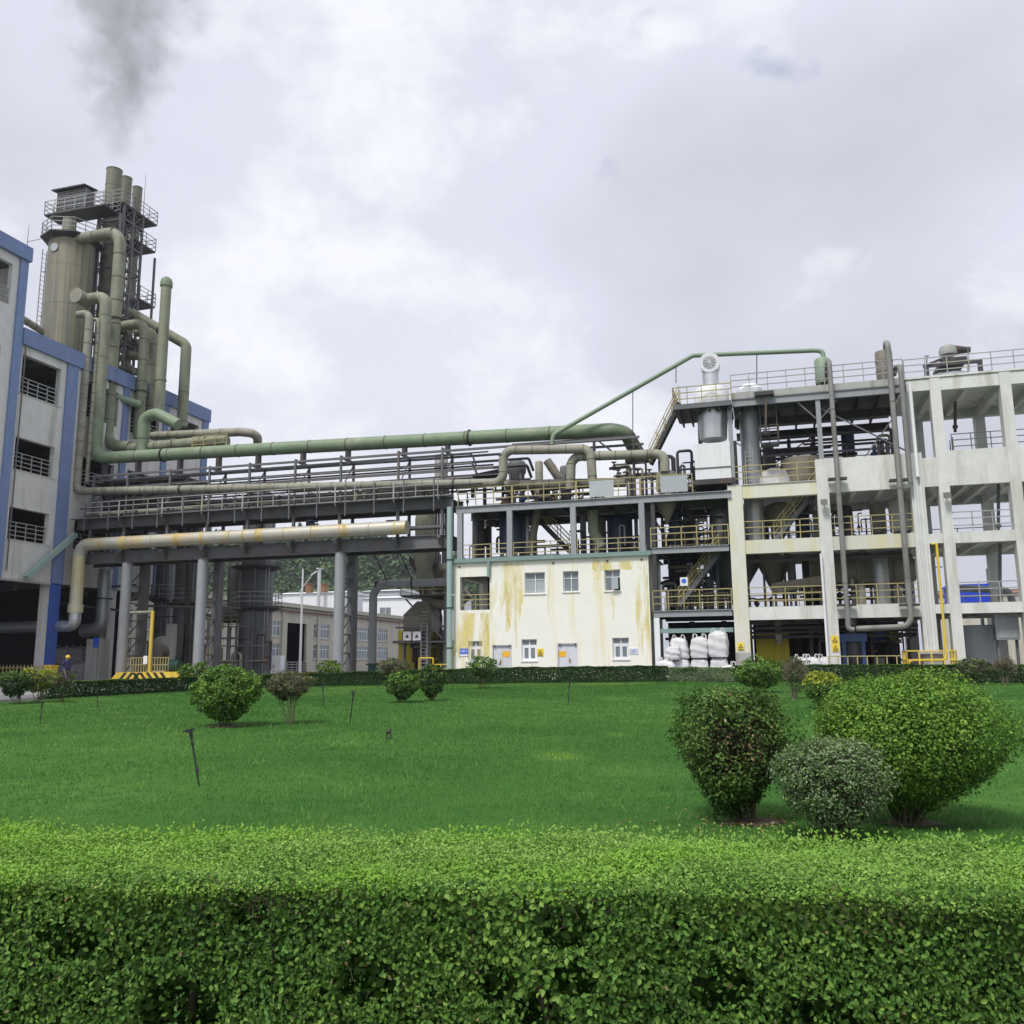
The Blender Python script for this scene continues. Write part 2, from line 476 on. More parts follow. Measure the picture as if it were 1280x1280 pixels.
        for i in range(len(A) - 1):
            for j in range(len(Z) - 1):
                if not solid(i, j): continue
                x0, x1, y0, y1 = A[i], A[i + 1], Z[j], Z[j + 1]
                q(P(x0, t0, y0), P(x1, t0, y0), P(x1, t0, y1), P(x0, t0, y1))
                q(P(x0, t1, y0), P(x0, t1, y1), P(x1, t1, y1), P(x1, t1, y0))
                if not solid(i - 1, j): q(P(x0, t0, y0), P(x0, t0, y1), P(x0, t1, y1), P(x0, t1, y0))
                if not solid(i + 1, j): q(P(x1, t0, y0), P(x1, t1, y0), P(x1, t1, y1), P(x1, t0, y1))
                if not solid(i, j - 1): q(P(x0, t0, y0), P(x0, t1, y0), P(x1, t1, y0), P(x1, t0, y0))
                if not solid(i, j + 1): q(P(x0, t0, y1), P(x1, t0, y1), P(x1, t1, y1), P(x0, t1, y1))
        return s
    def rail(s, p, q, h=1.1, step=1.4, r=0.028, n_rails=3, kick=False):
        """a handrail run from p to q (foot points)"""
        p, q = Vector(p), Vector(q)
        L = (q - p).length
        m = max(1, round(L / step))
        r *= 0.85
        for i in range(m + 1):
            b = p.lerp(q, i / m)
            s.bar(b, b + Vector((0, 0, h)), 2 * r)
        for k in range(n_rails):
            z = h * (k + 1) / n_rails - (0 if k < n_rails - 1 else r)
            s.bar(p + Vector((0, 0, z)), q + Vector((0, 0, z)), 2 * r)
        if kick:
            s.bar(p + Vector((0, 0, 0.07)), q + Vector((0, 0, 0.07)), 0.012, 0.13)
        return s
    def girder(s, p, q, h=0.6, wd=0.3, t=0.04):
        """I-beam: two flanges and a web"""
        p, q = Vector(p), Vector(q)
        z = Vector((0, 0, 1))
        s.bar(p + z * (h / 2 - t / 2), q + z * (h / 2 - t / 2), wd, t)
        s.bar(p - z * (h / 2 - t / 2), q - z * (h / 2 - t / 2), wd, t)
        s.bar(p, q, t, h - 2 * t)
        return s
    def stair(s, p, q, wd, n=None):
        """flight from foot p to head q; width along v"""
        p, q = Vector(p), Vector(q)
        n = n or max(4, int(abs(q.z - p.z) / 0.22))
        w = Vector((0, wd, 0))
        for o in (Vector((0, 0, 0)), w):
            s.bar(p + o, q + o, 0.06, 0.26)
        for i in range(n):
            c = p.lerp(q, (i + 0.5) / n)
            s.box(c.x - 0.13, c.x + 0.13, c.y + 0.03, c.y + wd - 0.03, c.z - 0.02, c.z + 0.02)
        return s

def mesh_from(verts, faces, name):
    me = bpy.data.meshes.new(name)
    me.from_pydata(verts, [], faces)
    me.update()
    return me
def finish(me, smooth=True):
    if smooth and len(me.polygons):
        me.polygons.foreach_set('use_smooth', [True] * len(me.polygons))
        me.set_sharp_from_angle(angle=math.radians(38))

HAZE = True
USED = set()
class Thing:
    """an Empty at the foot of the thing, turned with the plant (frame 'p') or not (frame 'w'), that parents its parts"""
    def __init__(s, name, label, cat, o, group=None, frame='p', kind=None):
        s.o = Vector(o)
        s.frame = frame
        e = bpy.data.objects.new(name, None)
        e.empty_display_size = 0.3
        C.objects.link(e)
        s.place(e)
        s.e = e
        props(e, label, cat, group, kind)
    def place(s, ob):
        if s.frame == 'p':
            ob.location = Vector(wld(s.o)); ob.rotation_euler = (0, 0, -ANG)
        else:
            ob.location = s.o
    def part(s, name, mb, m, parent=None, label=None, smooth=True, kind=None):
        me = mesh_from([(v[0] - s.o.x, v[1] - s.o.y, v[2] - s.o.z) for v in mb.v], mb.f, name)
        me.materials.append(MATS[m])
        finish(me, smooth)
        ob = bpy.data.objects.new(name, me)
        C.objects.link(ob)
        ob.parent = parent or s.e
        if label: ob['label'] = label
        if kind: ob['kind'] = kind
        return ob
    def mesh_part(s, name, me, parent=None, kind=None):
        ob = bpy.data.objects.new(name, me)
        C.objects.link(ob)
        ob.parent = parent or s.e
        if kind: ob['kind'] = kind
        return ob
def props(e, label=None, cat=None, group=None, kind=None):
    if label:
        e['label'] = label
        n = len(label.split())
        if n < 4 or n > 16: print('LABEL LENGTH', n, label)
        if label in USED and not group: print('LABEL TWICE', label)
        USED.add(label)
    if cat: e['category'] = cat
    if group: e['group'] = group
    if kind: e['kind'] = kind
def solo(name, label, cat, mb, m, o, group=None, frame='p', kind=None, smooth=True):
    o = Vector(o)
    me = mesh_from([(v[0] - o.x, v[1] - o.y, v[2] - o.z) for v in mb.v], mb.f, name)
    me.materials.append(MATS[m])
    finish(me, smooth)
    ob = bpy.data.objects.new(name, me)
    C.objects.link(ob)
    if frame == 'p':
        ob.location = Vector(wld(o)); ob.rotation_euler = (0, 0, -ANG)
    else:
        ob.location = o
    props(ob, label, cat, group, kind)
    return ob
def struct(name, verts, faces, m, smooth=True):
    me = mesh_from(verts, faces, name)
    me.materials.append(MATS[m])
    finish(me, smooth)
    ob = bpy.data.objects.new(name, me)
    C.objects.link(ob)
    ob['kind'] = 'structure'
    return ob

# ================================================================== SETTING
def grid(xs, ys, zf):
    V = [(x, y, float(zf(x, y))) for y in ys for x in xs]
    n = len(xs)
    F = [[j * n + i, j * n + i + 1, (j + 1) * n + i + 1, (j + 1) * n + i] for j in range(len(ys) - 1) for i in range(n - 1)]
    return V, F
def node_ground(name, cols, scale, detail=8, fine=None, rough=0.9, bump=0.3):
    m = mat(name, cols[0], rough, var=0.0, bump=bump, bump_scale=40, rand=0)
    t = m.node_tree
    b = t.nodes['Principled BSDF']
    tc = t.nodes.new('ShaderNodeTexCoord')
    cur = None
    for sc, c in zip(scale, cols[1:]):
        n = t.nodes.new('ShaderNodeTexNoise')
        n.inputs['Scale'].default_value = sc
        n.inputs['Detail'].default_value = detail
        t.links.new(tc.outputs['Object'], n.inputs['Vector'])
        mr = t.nodes.new('ShaderNodeMapRange')
        mr.inputs['From Min'].default_value, mr.inputs['From Max'].default_value = 0.42, 0.66
        t.links.new(n.outputs['Fac'], mr.inputs['Value'])
        mx = t.nodes.new('ShaderNodeMix'); mx.data_type = 'RGBA'
        t.links.new(mr.outputs[0], mx.inputs['Factor'])
        if cur: t.links.new(cur, mx.inputs['A'])
        else: mx.inputs['A'].default_value = (*cols[0], 1)
        mx.inputs['B'].default_value = (*c, 1)
        cur = mx.outputs['Result']
    t.links.new(cur, b.inputs['Base Color'])
    return m
node_ground('yard_ground', [(0.20, 0.20, 0.19), (0.27, 0.265, 0.25), (0.15, 0.15, 0.145)], (0.08, 0.9))
node_ground('lawn_soil', [(0.036, 0.108, 0.020), (0.078, 0.182, 0.036), (0.050, 0.130, 0.025)], (0.22, 3.0), bump=0.6)
MATS['lawn_soil'].node_tree.nodes['Principled BSDF'].inputs['Specular IOR Level'].default_value = 0.05

xs = sorted(set([-1500, -900, -500, -300, -200] + list(range(-120, 121, 8)) + [200, 300, 500, 900, 1500]))
ys = sorted(set([-150, -60, -20, -5, 0] + list(range(2, 60, 2)) + list(range(60, 200, 10)) + [240, 300, 400, 600, 900, 1500, 2600]))
V, F = grid(xs, ys, lambda x, y: gz(x, y) - 0.03)
struct('ground', V, F, 'yard_ground')

# far hedge foot line, read along the lawn's edge
HL = [gp(*q) for q in ((-60, 884), (60, 874), (200, 866), (300, 861), (400, 858), (500, 856), (600, 855), (720, 853.5), (840, 852), (920, 852.5), (1040, 853), (1160, 854), (1290, 854.5))]
HX, HY = [p[0] for p in HL], [p[1] for p in HL]
def hedge_y(x):
    return float(np.interp(x, HX, HY))
V, F = [], []
lx = list(np.linspace(-46, 48, 95))
for k in range(60):
    for x in lx:
        y0, y1 = 2.7, hedge_y(x) + 0.35
        y = y0 + (y1 - y0) * k / 59
        V.append((x, y, float(gz(x, y))))
n = len(lx)
F = [[j * n + i, j * n + i + 1, (j + 1) * n + i + 1, (j + 1) * n + i] for j in range(59) for i in range(n - 1)]
struct('lawn', V, F, 'lawn_soil')
# road and kerb between the hedge and the plant
V, F = [], []
for i, x in enumerate(lx):
    for dy in (0.95, 2, 4, 6, 8.5):
        y = hedge_y(x) + dy
        V.append((x, y, float(gz(x, y)) - 0.02))
F = [[i * 5 + j, (i + 1) * 5 + j, (i + 1) * 5 + j + 1, i * 5 + j + 1] for i in range(n - 1) for j in range(4)]
struct('road', V, F, 'asphalt')
mb = MB()
for i in range(n - 1):
    a, b = lx[i], lx[i + 1]
    pa, pb = (a, hedge_y(a) + 0.72), (b, hedge_y(b) + 0.72)
    P = []
    for z in (-0.05, 0.10):
        P += [(pa[0], pa[1], gz(*pa) + z), (pb[0], pb[1], gz(*pb) + z), (pb[0], pb[1] + 0.15, gz(*pb) + z), (pa[0], pa[1] + 0.15, gz(*pa) + z)]
    mb.quad_box(P)
struct('kerb', mb.v, mb.f, 'kerb_stone')

# wooded hill behind the workshops
RX = [(-300, 650), (0, 662), (200, 672), (350, 681), (430, 684), (515, 693), (560, 702), (640, 736), (760, 790), (900, 822), (1000, 834)]
def ridge_z(X, Yr=450.0):
    # height of the ridge above the point X on the line Y = Yr
    px = 640 + FPX * X / (Yr * math.cos(PITCH))
    y = np.interp(px, [a for a, b in RX], [b for a, b in RX])
    return float((CAM + ray(px, y) * (Yr / ray(px, y)[1]))[2])
def hill_z(x, y):
    t = (y - 330) / 120.0
    h = max(0.0, ridge_z(x * 450.0 / max(y, 300) if y < 450 else x) - 5.0)
    s = float(sstep(0, 1, np.array(t))) if t < 1 else 1.0
    return -1 + h * s + 3.0 * math.sin(x * 0.05) * math.sin(y * 0.045) * s
V, F = grid(list(np.linspace(-420, 230, 66)), list(np.linspace(325, 620, 30)), hill_z)
node_ground('hill_ground', [(0.035, 0.06, 0.025), (0.05, 0.085, 0.035), (0.03, 0.05, 0.02)], (0.03, 0.2))
struct('hills', V, F, 'hill_ground')

# ------------------------------------------------------------------ leaf meshes (numpy)
def fast_mesh(name, verts, faces, m, tint=None, smooth=False):
    """verts (N,3), faces (K,q) all with q corners"""
    me = bpy.data.meshes.new(name)
    k, q = faces.shape
    me.vertices.add(len(verts))
    me.vertices.foreach_set('co', np.ascontiguousarray(verts, dtype=np.float32).ravel())
    me.loops.add(k * q)
    me.loops.foreach_set('vertex_index', np.ascontiguousarray(faces, dtype=np.int32).ravel())
    me.polygons.add(k)
    me.polygons.foreach_set('loop_start', np.arange(0, k * q, q, dtype=np.int32))
    if smooth:
        me.polygons.foreach_set('use_smooth', np.ones(k, dtype=bool))
    me.update(calc_edges=True)
    if tint is not None:
        a = me.attributes.new('tint', 'FLOAT', 'POINT')
        a.data.foreach_set('value', np.ascontiguousarray(tint, dtype=np.float32))
    me.materials.append(MATS[m])
    return me
def unit(a):
    return a / np.maximum(np.linalg.norm(a, axis=-1, keepdims=True), 1e-9)
def leaf_mesh(name, pos, nrm, L, W, tint, m, six=True, droop=None):
    n = len(pos)
    nrm = unit(nrm)
    t = rng.normal(size=(n, 3))
    if droop is not None: t = t + droop
    t = unit(t - nrm * (t * nrm).sum(1, keepdims=True))
    b = np.cross(nrm, t)
    L = np.broadcast_to(L, (n,))[:, None]; W = np.broadcast_to(W, (n,))[:, None]
    lift = nrm * W * 0.22
    base, tip = pos - t * L / 2, pos + t * L / 2 - nrm * L * 0.10
    if six:
        l1, r1 = pos - t * L * 0.16 + b * W * 0.48 + lift, pos - t * L * 0.16 - b * W * 0.48 + lift
        l2, r2 = pos + t * L * 0.18 + b * W * 0.43 + lift, pos + t * L * 0.18 - b * W * 0.43 + lift
        V = np.stack([base, l1, l2, tip, r2, r1], 1).reshape(-1, 3)
        i = np.arange(n)[:, None] * 6
        F = np.concatenate([i + np.array([[0, 3, 2, 1]]), i + np.array([[0, 5, 4, 3]])], 0)
        return fast_mesh(name, V, F, m, np.repeat(tint, 6))
    l1, r1 = pos + b * W * 0.5 + lift, pos - b * W * 0.5 + lift
    V = np.stack([base, l1, tip, r1], 1).reshape(-1, 3)
    i = np.arange(n)[:, None] * 4
    F = np.concatenate([i + np.array([[0, 2, 1]]), i + np.array([[0, 3, 2]])], 0)
    return fast_mesh(name, V, F, m, np.repeat(tint, 4))

# the wood on the hill: one far mass of crowns
P, Nn, S, T = [], [], [], []
for k in range(2300):
    x = random.uniform(-330, 30); y = 336 + 130 * random.random() ** 0.9
    z = hill_z(x, y)
    h = random.uniform(6, 11); conifer = random.random() < 0.35 + 0.5 * (y > 425)
    m = 46
    a = rng.random(m) * 2 * math.pi
    if conifer:
        q = rng.random(m); rad = (1 - q) * h * 0.22 + 0.2; zz = z + q * h * 1.35
    else:
        c = rng.normal(size=(m, 3)); c = unit(c)
        rad = None
    if conifer:
        p = np.stack([x + rad * np.cos(a), y + rad * np.sin(a), zz], 1); nn = np.stack([np.cos(a), np.sin(a), 0.5 + 0 * a], 1)
    else:
        p = np.array([x, y, z + h * 0.55]) + c * np.array([h * 0.42, h * 0.42, h * 0.45]) * (0.8 + 0.25 * rng.random((m, 1))); nn = c + np.array([0, 0, 0.4])
    P.append(p); Nn.append(nn + rng.normal(size=(m, 3)) * 0.35)
    S.append(np.full(m, h * 0.26)); T.append(np.clip((0.22 if conifer else random.uniform(0.25, 0.95)) + rng.normal(size=m) * 0.14, 0, 1))
P, Nn, S, T = map(np.concatenate, (P, Nn, S, T))
me = leaf_mesh('hillside_wood', P, Nn, S, S * 0.8, T, 'leaf_wood', six=False)
ob = bpy.data.objects.new('hillside_wood', me); C.objects.link(ob)
props(ob, 'dark green mixed wood covering the hazy hill behind the workshops', 'wood', kind='stuff')

# ================================================================== PLANT
mat('band_stained', (0.50, 0.39, 0.17), 0.6, var=0.25, scale=5, stain=(0.34, 0.22, 0.07), stain_amt=0.6, stain_scale=(3, 3, 3))
def P(x, y, v): return tuple(pv(x, y, v))
def up_to(p, z): return (p[0], p[1], z)
def pipe(label, pts, r, m, bend=None, rings=None, name='pipe', cat='pipe', flanges=(), group=None, n=14, ring_w=0.06, cap=True, band_m=None):
    """one pipe run; flanges are parameters 0..1 along the longest straight"""
    T = Thing(name, label, cat, pts[0], group=group)
    mb = MB().tube(pts, r, n, bend, cap)
    bands = MB()
    if rings:
        for a, b in zip(pts[:-1], pts[1:]):
            if (Vector(b) - Vector(a)).length > 1.5 * rings:
                bands.rings(Vector(a).lerp(Vector(b), 0.06), Vector(a).lerp(Vector(b), 0.94), r * 1.05, rings, ring_w, n)
    T.part('pipe_run', mb, m)
    if bands.v: T.part('cladding_bands', bands, 'band_stained' if m == 'insulated_silver' else 'pipe_band' if m.startswith('pipe') else m, kind='stuff')
    segs = sorted(zip(pts[:-1], pts[1:]), key=lambda s: -(Vector(s[1]) - Vector(s[0])).length)
    a, b = map(Vector, segs[0])
    d = (b - a).normalized()
    for t in flanges:
        c = a.lerp(b, t)
        T.part('flange', MB().cyl(c - d * 0.05, c + d * 0.05, r * 1.22, n=n), band_m or 'steel_dark')
    return T

def rpx(w, u, v):
    """radius of an upright cylinder at (u, v) that looks w pixels wide"""
    return float(w / 2 * ((wld((u, v, 8.0)) - CAM) @ fw) / FPX)
# ------------------------------------------------------------------ blue and white open block on the left
UL = float(pv(88, 640, 0)[0])
def left_block():
    T = Thing('factory_building', 'white open sided factory block with blue pillars and blue parapet', 'building', (UL - 6, 0, GZ))
    fl = [7.5, 13.4, 18.7, 23.9]
    wins = [(20.45, 23.25), (15.05, 17.3), (10.2, 12.4)]
    bays = [(-5.5, -2.0), (0.5, 4.2), (5.7, 9.2), (10.7, 14.6)]
    holes = [(a, b, z0, z1) for a, b in bays for z0, z1 in wins]
    T.part('wall', MB().wall(-5.76, 15.9, 7.5, 23.93, holes, UL - 0.35, UL, 'u'), 'white_paint', smooth=False)
    hi = [(-10.9, -6.95, 26.3, 29.3), (-10.9, -7.3, 20.4, 23.2), (-10.9, -7.3, 15.0, 17.3), (-10.9, -7.3, 10.2, 12.4)]
    T.part('wall', MB().wall(-16, -5.76, 7.5, 30.0, hi, UL - 0.35, UL - 0.002, 'u'), 'white_paint', label='taller near end of the white wall', smooth=False)
    T.part('end_wall', MB().box(UL - 14, UL - 0.35, -6.1, -5.76, 23.9, 30.0), 'white_paint', smooth=False)
    T.part('end_wall', MB().box(UL - 14, UL - 0.35, 15.6, 15.88, 7.5, 23.9), 'white_paint', smooth=False)
    for z in fl:
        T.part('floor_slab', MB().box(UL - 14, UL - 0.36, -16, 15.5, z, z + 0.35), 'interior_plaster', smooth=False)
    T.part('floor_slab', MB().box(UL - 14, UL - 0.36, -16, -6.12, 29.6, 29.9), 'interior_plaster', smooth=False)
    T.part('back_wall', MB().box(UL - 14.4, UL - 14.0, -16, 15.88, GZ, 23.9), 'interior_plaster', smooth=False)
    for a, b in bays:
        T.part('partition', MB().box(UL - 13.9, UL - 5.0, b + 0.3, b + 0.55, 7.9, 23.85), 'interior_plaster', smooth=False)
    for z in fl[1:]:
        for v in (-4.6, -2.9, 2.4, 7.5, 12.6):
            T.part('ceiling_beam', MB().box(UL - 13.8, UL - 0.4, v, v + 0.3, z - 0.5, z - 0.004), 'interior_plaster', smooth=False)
    for (a, b), first in zip(bays, (1, 0, 0, 0)):
        for z0, z1 in wins:
            if first:
                T.part('window_surround', MB().wall(a - 0.14, b + 0.30, z0 - 0.05, z1 + 0.22, [(a, b, z0, z1)], UL + 0.003, UL + 0.06, 'u'), 'white_paint', smooth=False)
            T.part('window_railing', MB().rail((UL - 0.18, a, z0), (UL - 0.18, b, z0), 1.25, 0.9, 0.03, 4, kick=False), 'rail_grey', smooth=False)
    T.part('window_railing', MB().rail((UL - 0.18, -10.9, 26.3), (UL - 0.18, -6.95, 26.3), 1.25, 0.9, 0.03, 4, kick=False), 'rail_grey', smooth=False)
    for v0, v1, zt in ((-6.41, -5.74, 30.0), (-1.41, -0.36, 23.93), (4.65, 5.3, 23.93), (9.6, 10.25, 23.93), (15.1, 15.92, 23.93)):
        T.part('pilaster', MB().box(UL + 0.002, UL + 0.14, v0, v1, 7.5, zt), 'blue_paint', smooth=False)
    T.part('parapet', MB().box(UL - 0.3, UL + 0.24, -5.7, 16.05, 23.93, 25.12), 'blue_paint', smooth=False)
    T.part('parapet', MB().box(UL - 0.3, UL + 0.30, -16, -5.62, 30.0, 31.05), 'blue_paint', smooth=False)
    T.part('parapet', MB().box(UL - 14, UL - 0.301, -6.05, -5.75, 30.0, 31.04), 'blue_paint', smooth=False)
    # open ground floor
    for v0, v1 in ((-1.41, -0.36), (4.6, 5.4), (-8.0, -7.0)):
        c = T.part('column', MB().box(UL - 0.86, UL + 0.0, v0, v1, GZ, 7.5), 'white_paint', smooth=False)
        if v0 < 4: T.part('painted_face', MB().box(UL + 0.002, UL + 0.03, v0 + 0.004, v1 - 0.004, GZ, 7.5), 'blue_deep', parent=c, smooth=False)
    T.part('ground_floor_wall', MB().box(UL - 13.9, UL - 0.5, 7.0, 7.3, GZ, 7.5), 'interior_shade', smooth=False)
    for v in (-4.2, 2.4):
        T.part('ceiling_beam', MB().box(UL - 13.9, UL - 0.4, v, v + 0.4, 6.8, 7.496), 'interior_shade', smooth=False)
    T.part('eaves_ledge', MB().box(UL - 0.2, UL + 0.10, -16, -1.42, 7.36, 7.496), 'concrete_grey', smooth=False)
    T.part('downpipe', MB().tube([(UL + 0.2, -5.45, 23.9), (UL + 0.2, -5.45, 8)], 0.05, 8), 'steel_grey')
    return T
left_block()
a, b = pu(33, 722, UL + 0.45), pu(94, 668, UL + 0.45)
solo('sloping_chute', 'pale blue green sloping chute on the blue and white block', 'chute', MB().bar(tuple(a), tuple(b), 0.4, 0.32), 'teal_pipe', tuple(a), smooth=False)
q = (UL - 0.2, -5.72, 31.05)
solo('lightning_rod', 'thin lightning rod on the corner of the higher blue parapet', 'rod', MB().cyl(q, up_to(q, 32.9), 0.03, 0.012, 6), 'steel_grey', q)
q2 = P(62, 296, 4.0)
solo('guy_wire', 'thin wire from the blue parapet to the stained tank platform', 'wire', MB().tube([(q[0], q[1], 31.6), q2], 0.02, 6), 'cable', (q[0], q[1], 31.6))

# ------------------------------------------------------------------ stained tank on the roof
def roof_tank():
    v = 4.4
    c0, c1 = pv(55, 400, v), pv(112, 400, v)
    u = (c0[0] + c1[0]) / 2; r = rpx(57, u, v)
    zt = float(pv(83, 304, v)[2])
    T = Thing('storage_tank', 'tall stained cylindrical tank with platform on the blue parapet roof', 'tank', (u, v, 23.9))
    mb = MB().lathe((u, v, 0), [(r * 1.03, 24.26), (r * 1.03, 24.6), (r, 24.9), (r, zt - 0.2)], 32)
    sh = T.part('shell', mb, 'tank_stained')
    for z in (27.5, 31.2, 34.6):
        T.part('weld_band', MB().cyl((u, v, z - 0.02), (u, v, z + 0.02), r * 1.006, n=32), 'tank_stained', parent=sh)
    ph = pv(89, 321, v)
    T.part('round_hatch', MB().cyl((ph[0], v - r * 0.90, ph[2]), (ph[0], v - r * 1.05, ph[2]), 0.36, n=18), 'tank_bluegrey', label='round blue grey hatch near the tank top')
    T.part('platform', MB().lathe((u, v, 0), [(r * 0.9, zt - 0.55), (r * 1.36, zt - 0.12), (r * 1.36, zt)], 8), 'steel_dark', smooth=False)
    mb = MB()
    for k in range(8):
        a0, a1 = 2 * math.pi * k / 8, 2 * math.pi * (k + 1) / 8
        mb.rail((u + r * 1.3 * math.cos(a0), v + r * 1.3 * math.sin(a0), zt), (u + r * 1.3 * math.cos(a1), v + r * 1.3 * math.sin(a1), zt), 1.2, 1.0, 0.03)
    T.part('railing', mb, 'rail_grey', smooth=False)
    T.part('roof_dome', MB().lathe((u, v, 0), [(r * 0.95, zt - 0.02), (r * 0.6, zt + 0.35), (0.55, zt + 0.5)], 24), 'tank_stained')
    pn = pv(86, 290, v)
    T.part('neck', MB().cyl((pn[0], v, zt + 0.2), (pn[0], v, float(pv(86, 276, v)[2])), 0.55, n=18), 'pipe_olive')
    # ladder with cage at the left
    pl = pv(50, 380, v)
    mb = MB()
    for o in (0, 0.45):
        mb.bar((pl[0], v - 0.2 + o, 24.3), (pl[0], v - 0.2 + o, zt - 0.3), 0.06)
    z = 24.6
    while z < zt - 0.4:
        mb.bar((pl[0], v - 0.2, z), (pl[0], v + 0.25, z), 0.03); z += 0.4
    T.part('ladder', mb, 'rail_grey', smooth=False)
    mb = MB()
    for z in (27, 31, 35): mb.bar((pl[0], v, z), (u - r, v, z), 0.05)
    T.part('ladder_bracket', mb, 'steel_grey', smooth=False)
    return u, v, r, zt, pn
TU, TV, TR, TZ, TN = roof_tank()
pipe('stained pipe lying on the parapet left of the roof tank', [P(27, 398, 1.0), P(56, 416, 3.0)], 0.3, 'pipe_beige', rings=0.7)

# ------------------------------------------------------------------ stacks and their steel tower
def stack(label, px, y, v, r, ytop, m):
    c = pv(px, y, v); zt = float(pv(px, ytop, v)[2])
    T = Thing('chimney_stack', label, 'chimney', (c[0], v, 23.9), group='three stacks in the steel tower')
    mb = MB().lathe((c[0], v, 0), [(r, 24.3), (r, zt - 0.06), (r * 1.05, zt - 0.05), (r * 1.05, zt), (r * 0.9, zt), (r * 0.88, zt - 1.2)], 24)
    s = T.part('flue', mb, m)
    for k in range(4):
        z = zt - 1.6 - 4.2 * k
        T.part('band', MB().cyl((c[0], v, z - 0.05), (c[0], v, z + 0.05), r * 1.03, n=24), m, parent=s)
    return c[0], zt
S1 = stack('tallest and nearest of the three grey brown stacks', 142, 230, 7.4, 0.66, 213, 'stack_brown')
S2 = stack('middle stack of the three in the steel tower', 157, 240, 9.6, 0.50, 223, 'stack_brown')
S3 = stack('shortest and farthest of the three grey brown stacks', 171, 250, 11.6, 0.44, 235, 'stack_brown')
def tower():
    v0 = 6.4
    u1 = float(pv(152.5, 300, v0)[0]); u0 = u1 - 2.6
    v1 = float(pu(177, 300, u1)[1]); vf = float(pu(191, 300, u1)[1])
    T = Thing('steel_tower', 'dark steel lattice tower with platforms around the stacks', 'tower', ((u0 + u1) / 2, (v0 + v1) / 2, 23.9))
    ztop = float(pu(153, 252, u1)[2])
    vs = [v0, (v0 + v1) / 2, v1]
    for u in (u0, u1):
        for v in vs:
            T.part('post', MB().box(u - 0.09, u + 0.09, v - 0.09, v + 0.09, 24.25, ztop + (1.2 if v == vs[1] else 0)), 'steel_grey', smooth=False)
    lev = [24.6, 26.8, 29.0, 31.2, 33.4, 35.6, 37.8, 40.0, ztop - 0.1]
    for i, z in enumerate(lev):
        mb = MB()
        for u in (u0, u1): mb.bar((u, v0, z), (u, v1, z), 0.14)
        for v in vs: mb.bar((u0, v, z), (u1, v, z), 0.14)
        T.part('tie_beams', mb, 'steel_grey', smooth=False)
        if i < len(lev) - 1:
            mb = MB(); z2 = lev[i + 1]
            for a, b in zip(vs[:-1], vs[1:]):
                mb.bar((u1, a, z), (u1, b, z2), 0.06); mb.bar((u1, b, z), (u1, a, z2), 0.06)
                mb.bar((u0, a, z), (u0, b, z2), 0.06)
            mb.bar((u0, v0, z), (u1, v0, z2), 0.06); mb.bar((u1, v0, z), (u0, v0, z2), 0.06)
            T.part('cross_braces', mb, 'steel_grey', smooth=False)
    # platforms (each with its railing)
    def plat(ua, ub, va, vb, z, name='platform'):
        p = T.part(name, MB().box(ua, ub, va, vb, z - 0.14, z), 'steel_dark', smooth=False)
        mb = MB()
        mb.rail((ua, va, z), (ub, va, z), 1.2, 1.0, 0.028); mb.rail((ub, va, z), (ub, vb, z), 1.2, 1.1, 0.028)
        mb.rail((ua, vb, z), (ub, vb, z), 1.2, 1.1, 0.028); mb.rail((ua, va, z), (ua, vb, z), 1.2, 1.1, 0.028)
        T.part('railing', mb, 'rail_grey', parent=p, smooth=False)
    plat(u0 - 0.5, u1 + 0.12, v0 - 0.3, vf + 0.3, ztop + 0.02)
    plat(u0 - 0.3, u1 + 0.12, v0 + 1.5, vf + 0.3, 38.8)
    plat(u0 - 0.3, u1 + 0.2, v0 + 2.4, vf + 0.6, 33.6)
    plat(u0 - 0.3, u1 + 0.3, v0 + 2.0, vf + 1.2, 29.6)
    # landing and shed reached from the tank
    zl = float(pv(110, 273, v0 - 0.5)[2])
    ua = float(pv(63, 275, v0 - 1.5)[0])
    plat(ua, u1 - 0.1, v0 - 2.2, v0 - 0.35, zl, 'landing')
    for k, (px, v) in enumerate(((118, v0 - 0.6), (143, v0 - 0.6), (190, vf))):
        c = pv(px, 380, v)
        T.part('post', MB().box(c[0] - 0.08, c[0] + 0.08, v - 0.08, v + 0.08, 24.3, (zl - 0.15) if k < 2 else 38.0), 'steel_grey', smooth=False)
    a, b = pv(80, 250, v0 - 1.2), pv(115, 250, v0 - 1.2)
    sz = float(pv(98, 243, v0 - 1.2)[2])
    sh = T.part('shed_wall', MB().wall(float(a[0]), float(b[0]), zl + 0.005, sz, [], v0 - 1.9, v0 - 0.9), 'steel_grey', smooth=False)
    mb = MB()
    n = 15
    for i in range(n + 1):
        u = a[0] + (b[0] - a[0]) * i / n; mb.box(u - 0.02, u + 0.02, v0 - 1.95, v0 - 1.902, zl + 0.1, sz - 0.05)
    for i in range(9):
        z = zl + 0.15 + (sz - zl - 0.2) * i / 8; mb.box(a[0], b[0], v0 - 1.99, v0 - 1.952, z - 0.02, z + 0.02)
    T.part('mesh_screen', mb, 'rail_grey', parent=sh, smooth=False)
    T.part('shed_roof', MB().prism([(v0 - 2.3, sz + 0.05), (v0 - 0.7, sz + 0.30), (v0 - 0.7, sz + 0.42), (v0 - 2.3, sz + 0.17)], 'u', float(a[0]) - 0.35, float(b[0]) + 0.1), 'steel_dark', smooth=False)
    # ducts and boxes between the legs
    for k in range(5):
        z = 25.2 + 1.6 * k
        T.part('cross_pipe', MB().tube([(u0 - 0.4, v0 + 1.0 + 0.9 * (k % 3), z), (u1 + 0.5, v0 + 1.0 + 0.9 * (k % 3), z)], 0.3, 12), 'stack_brown')
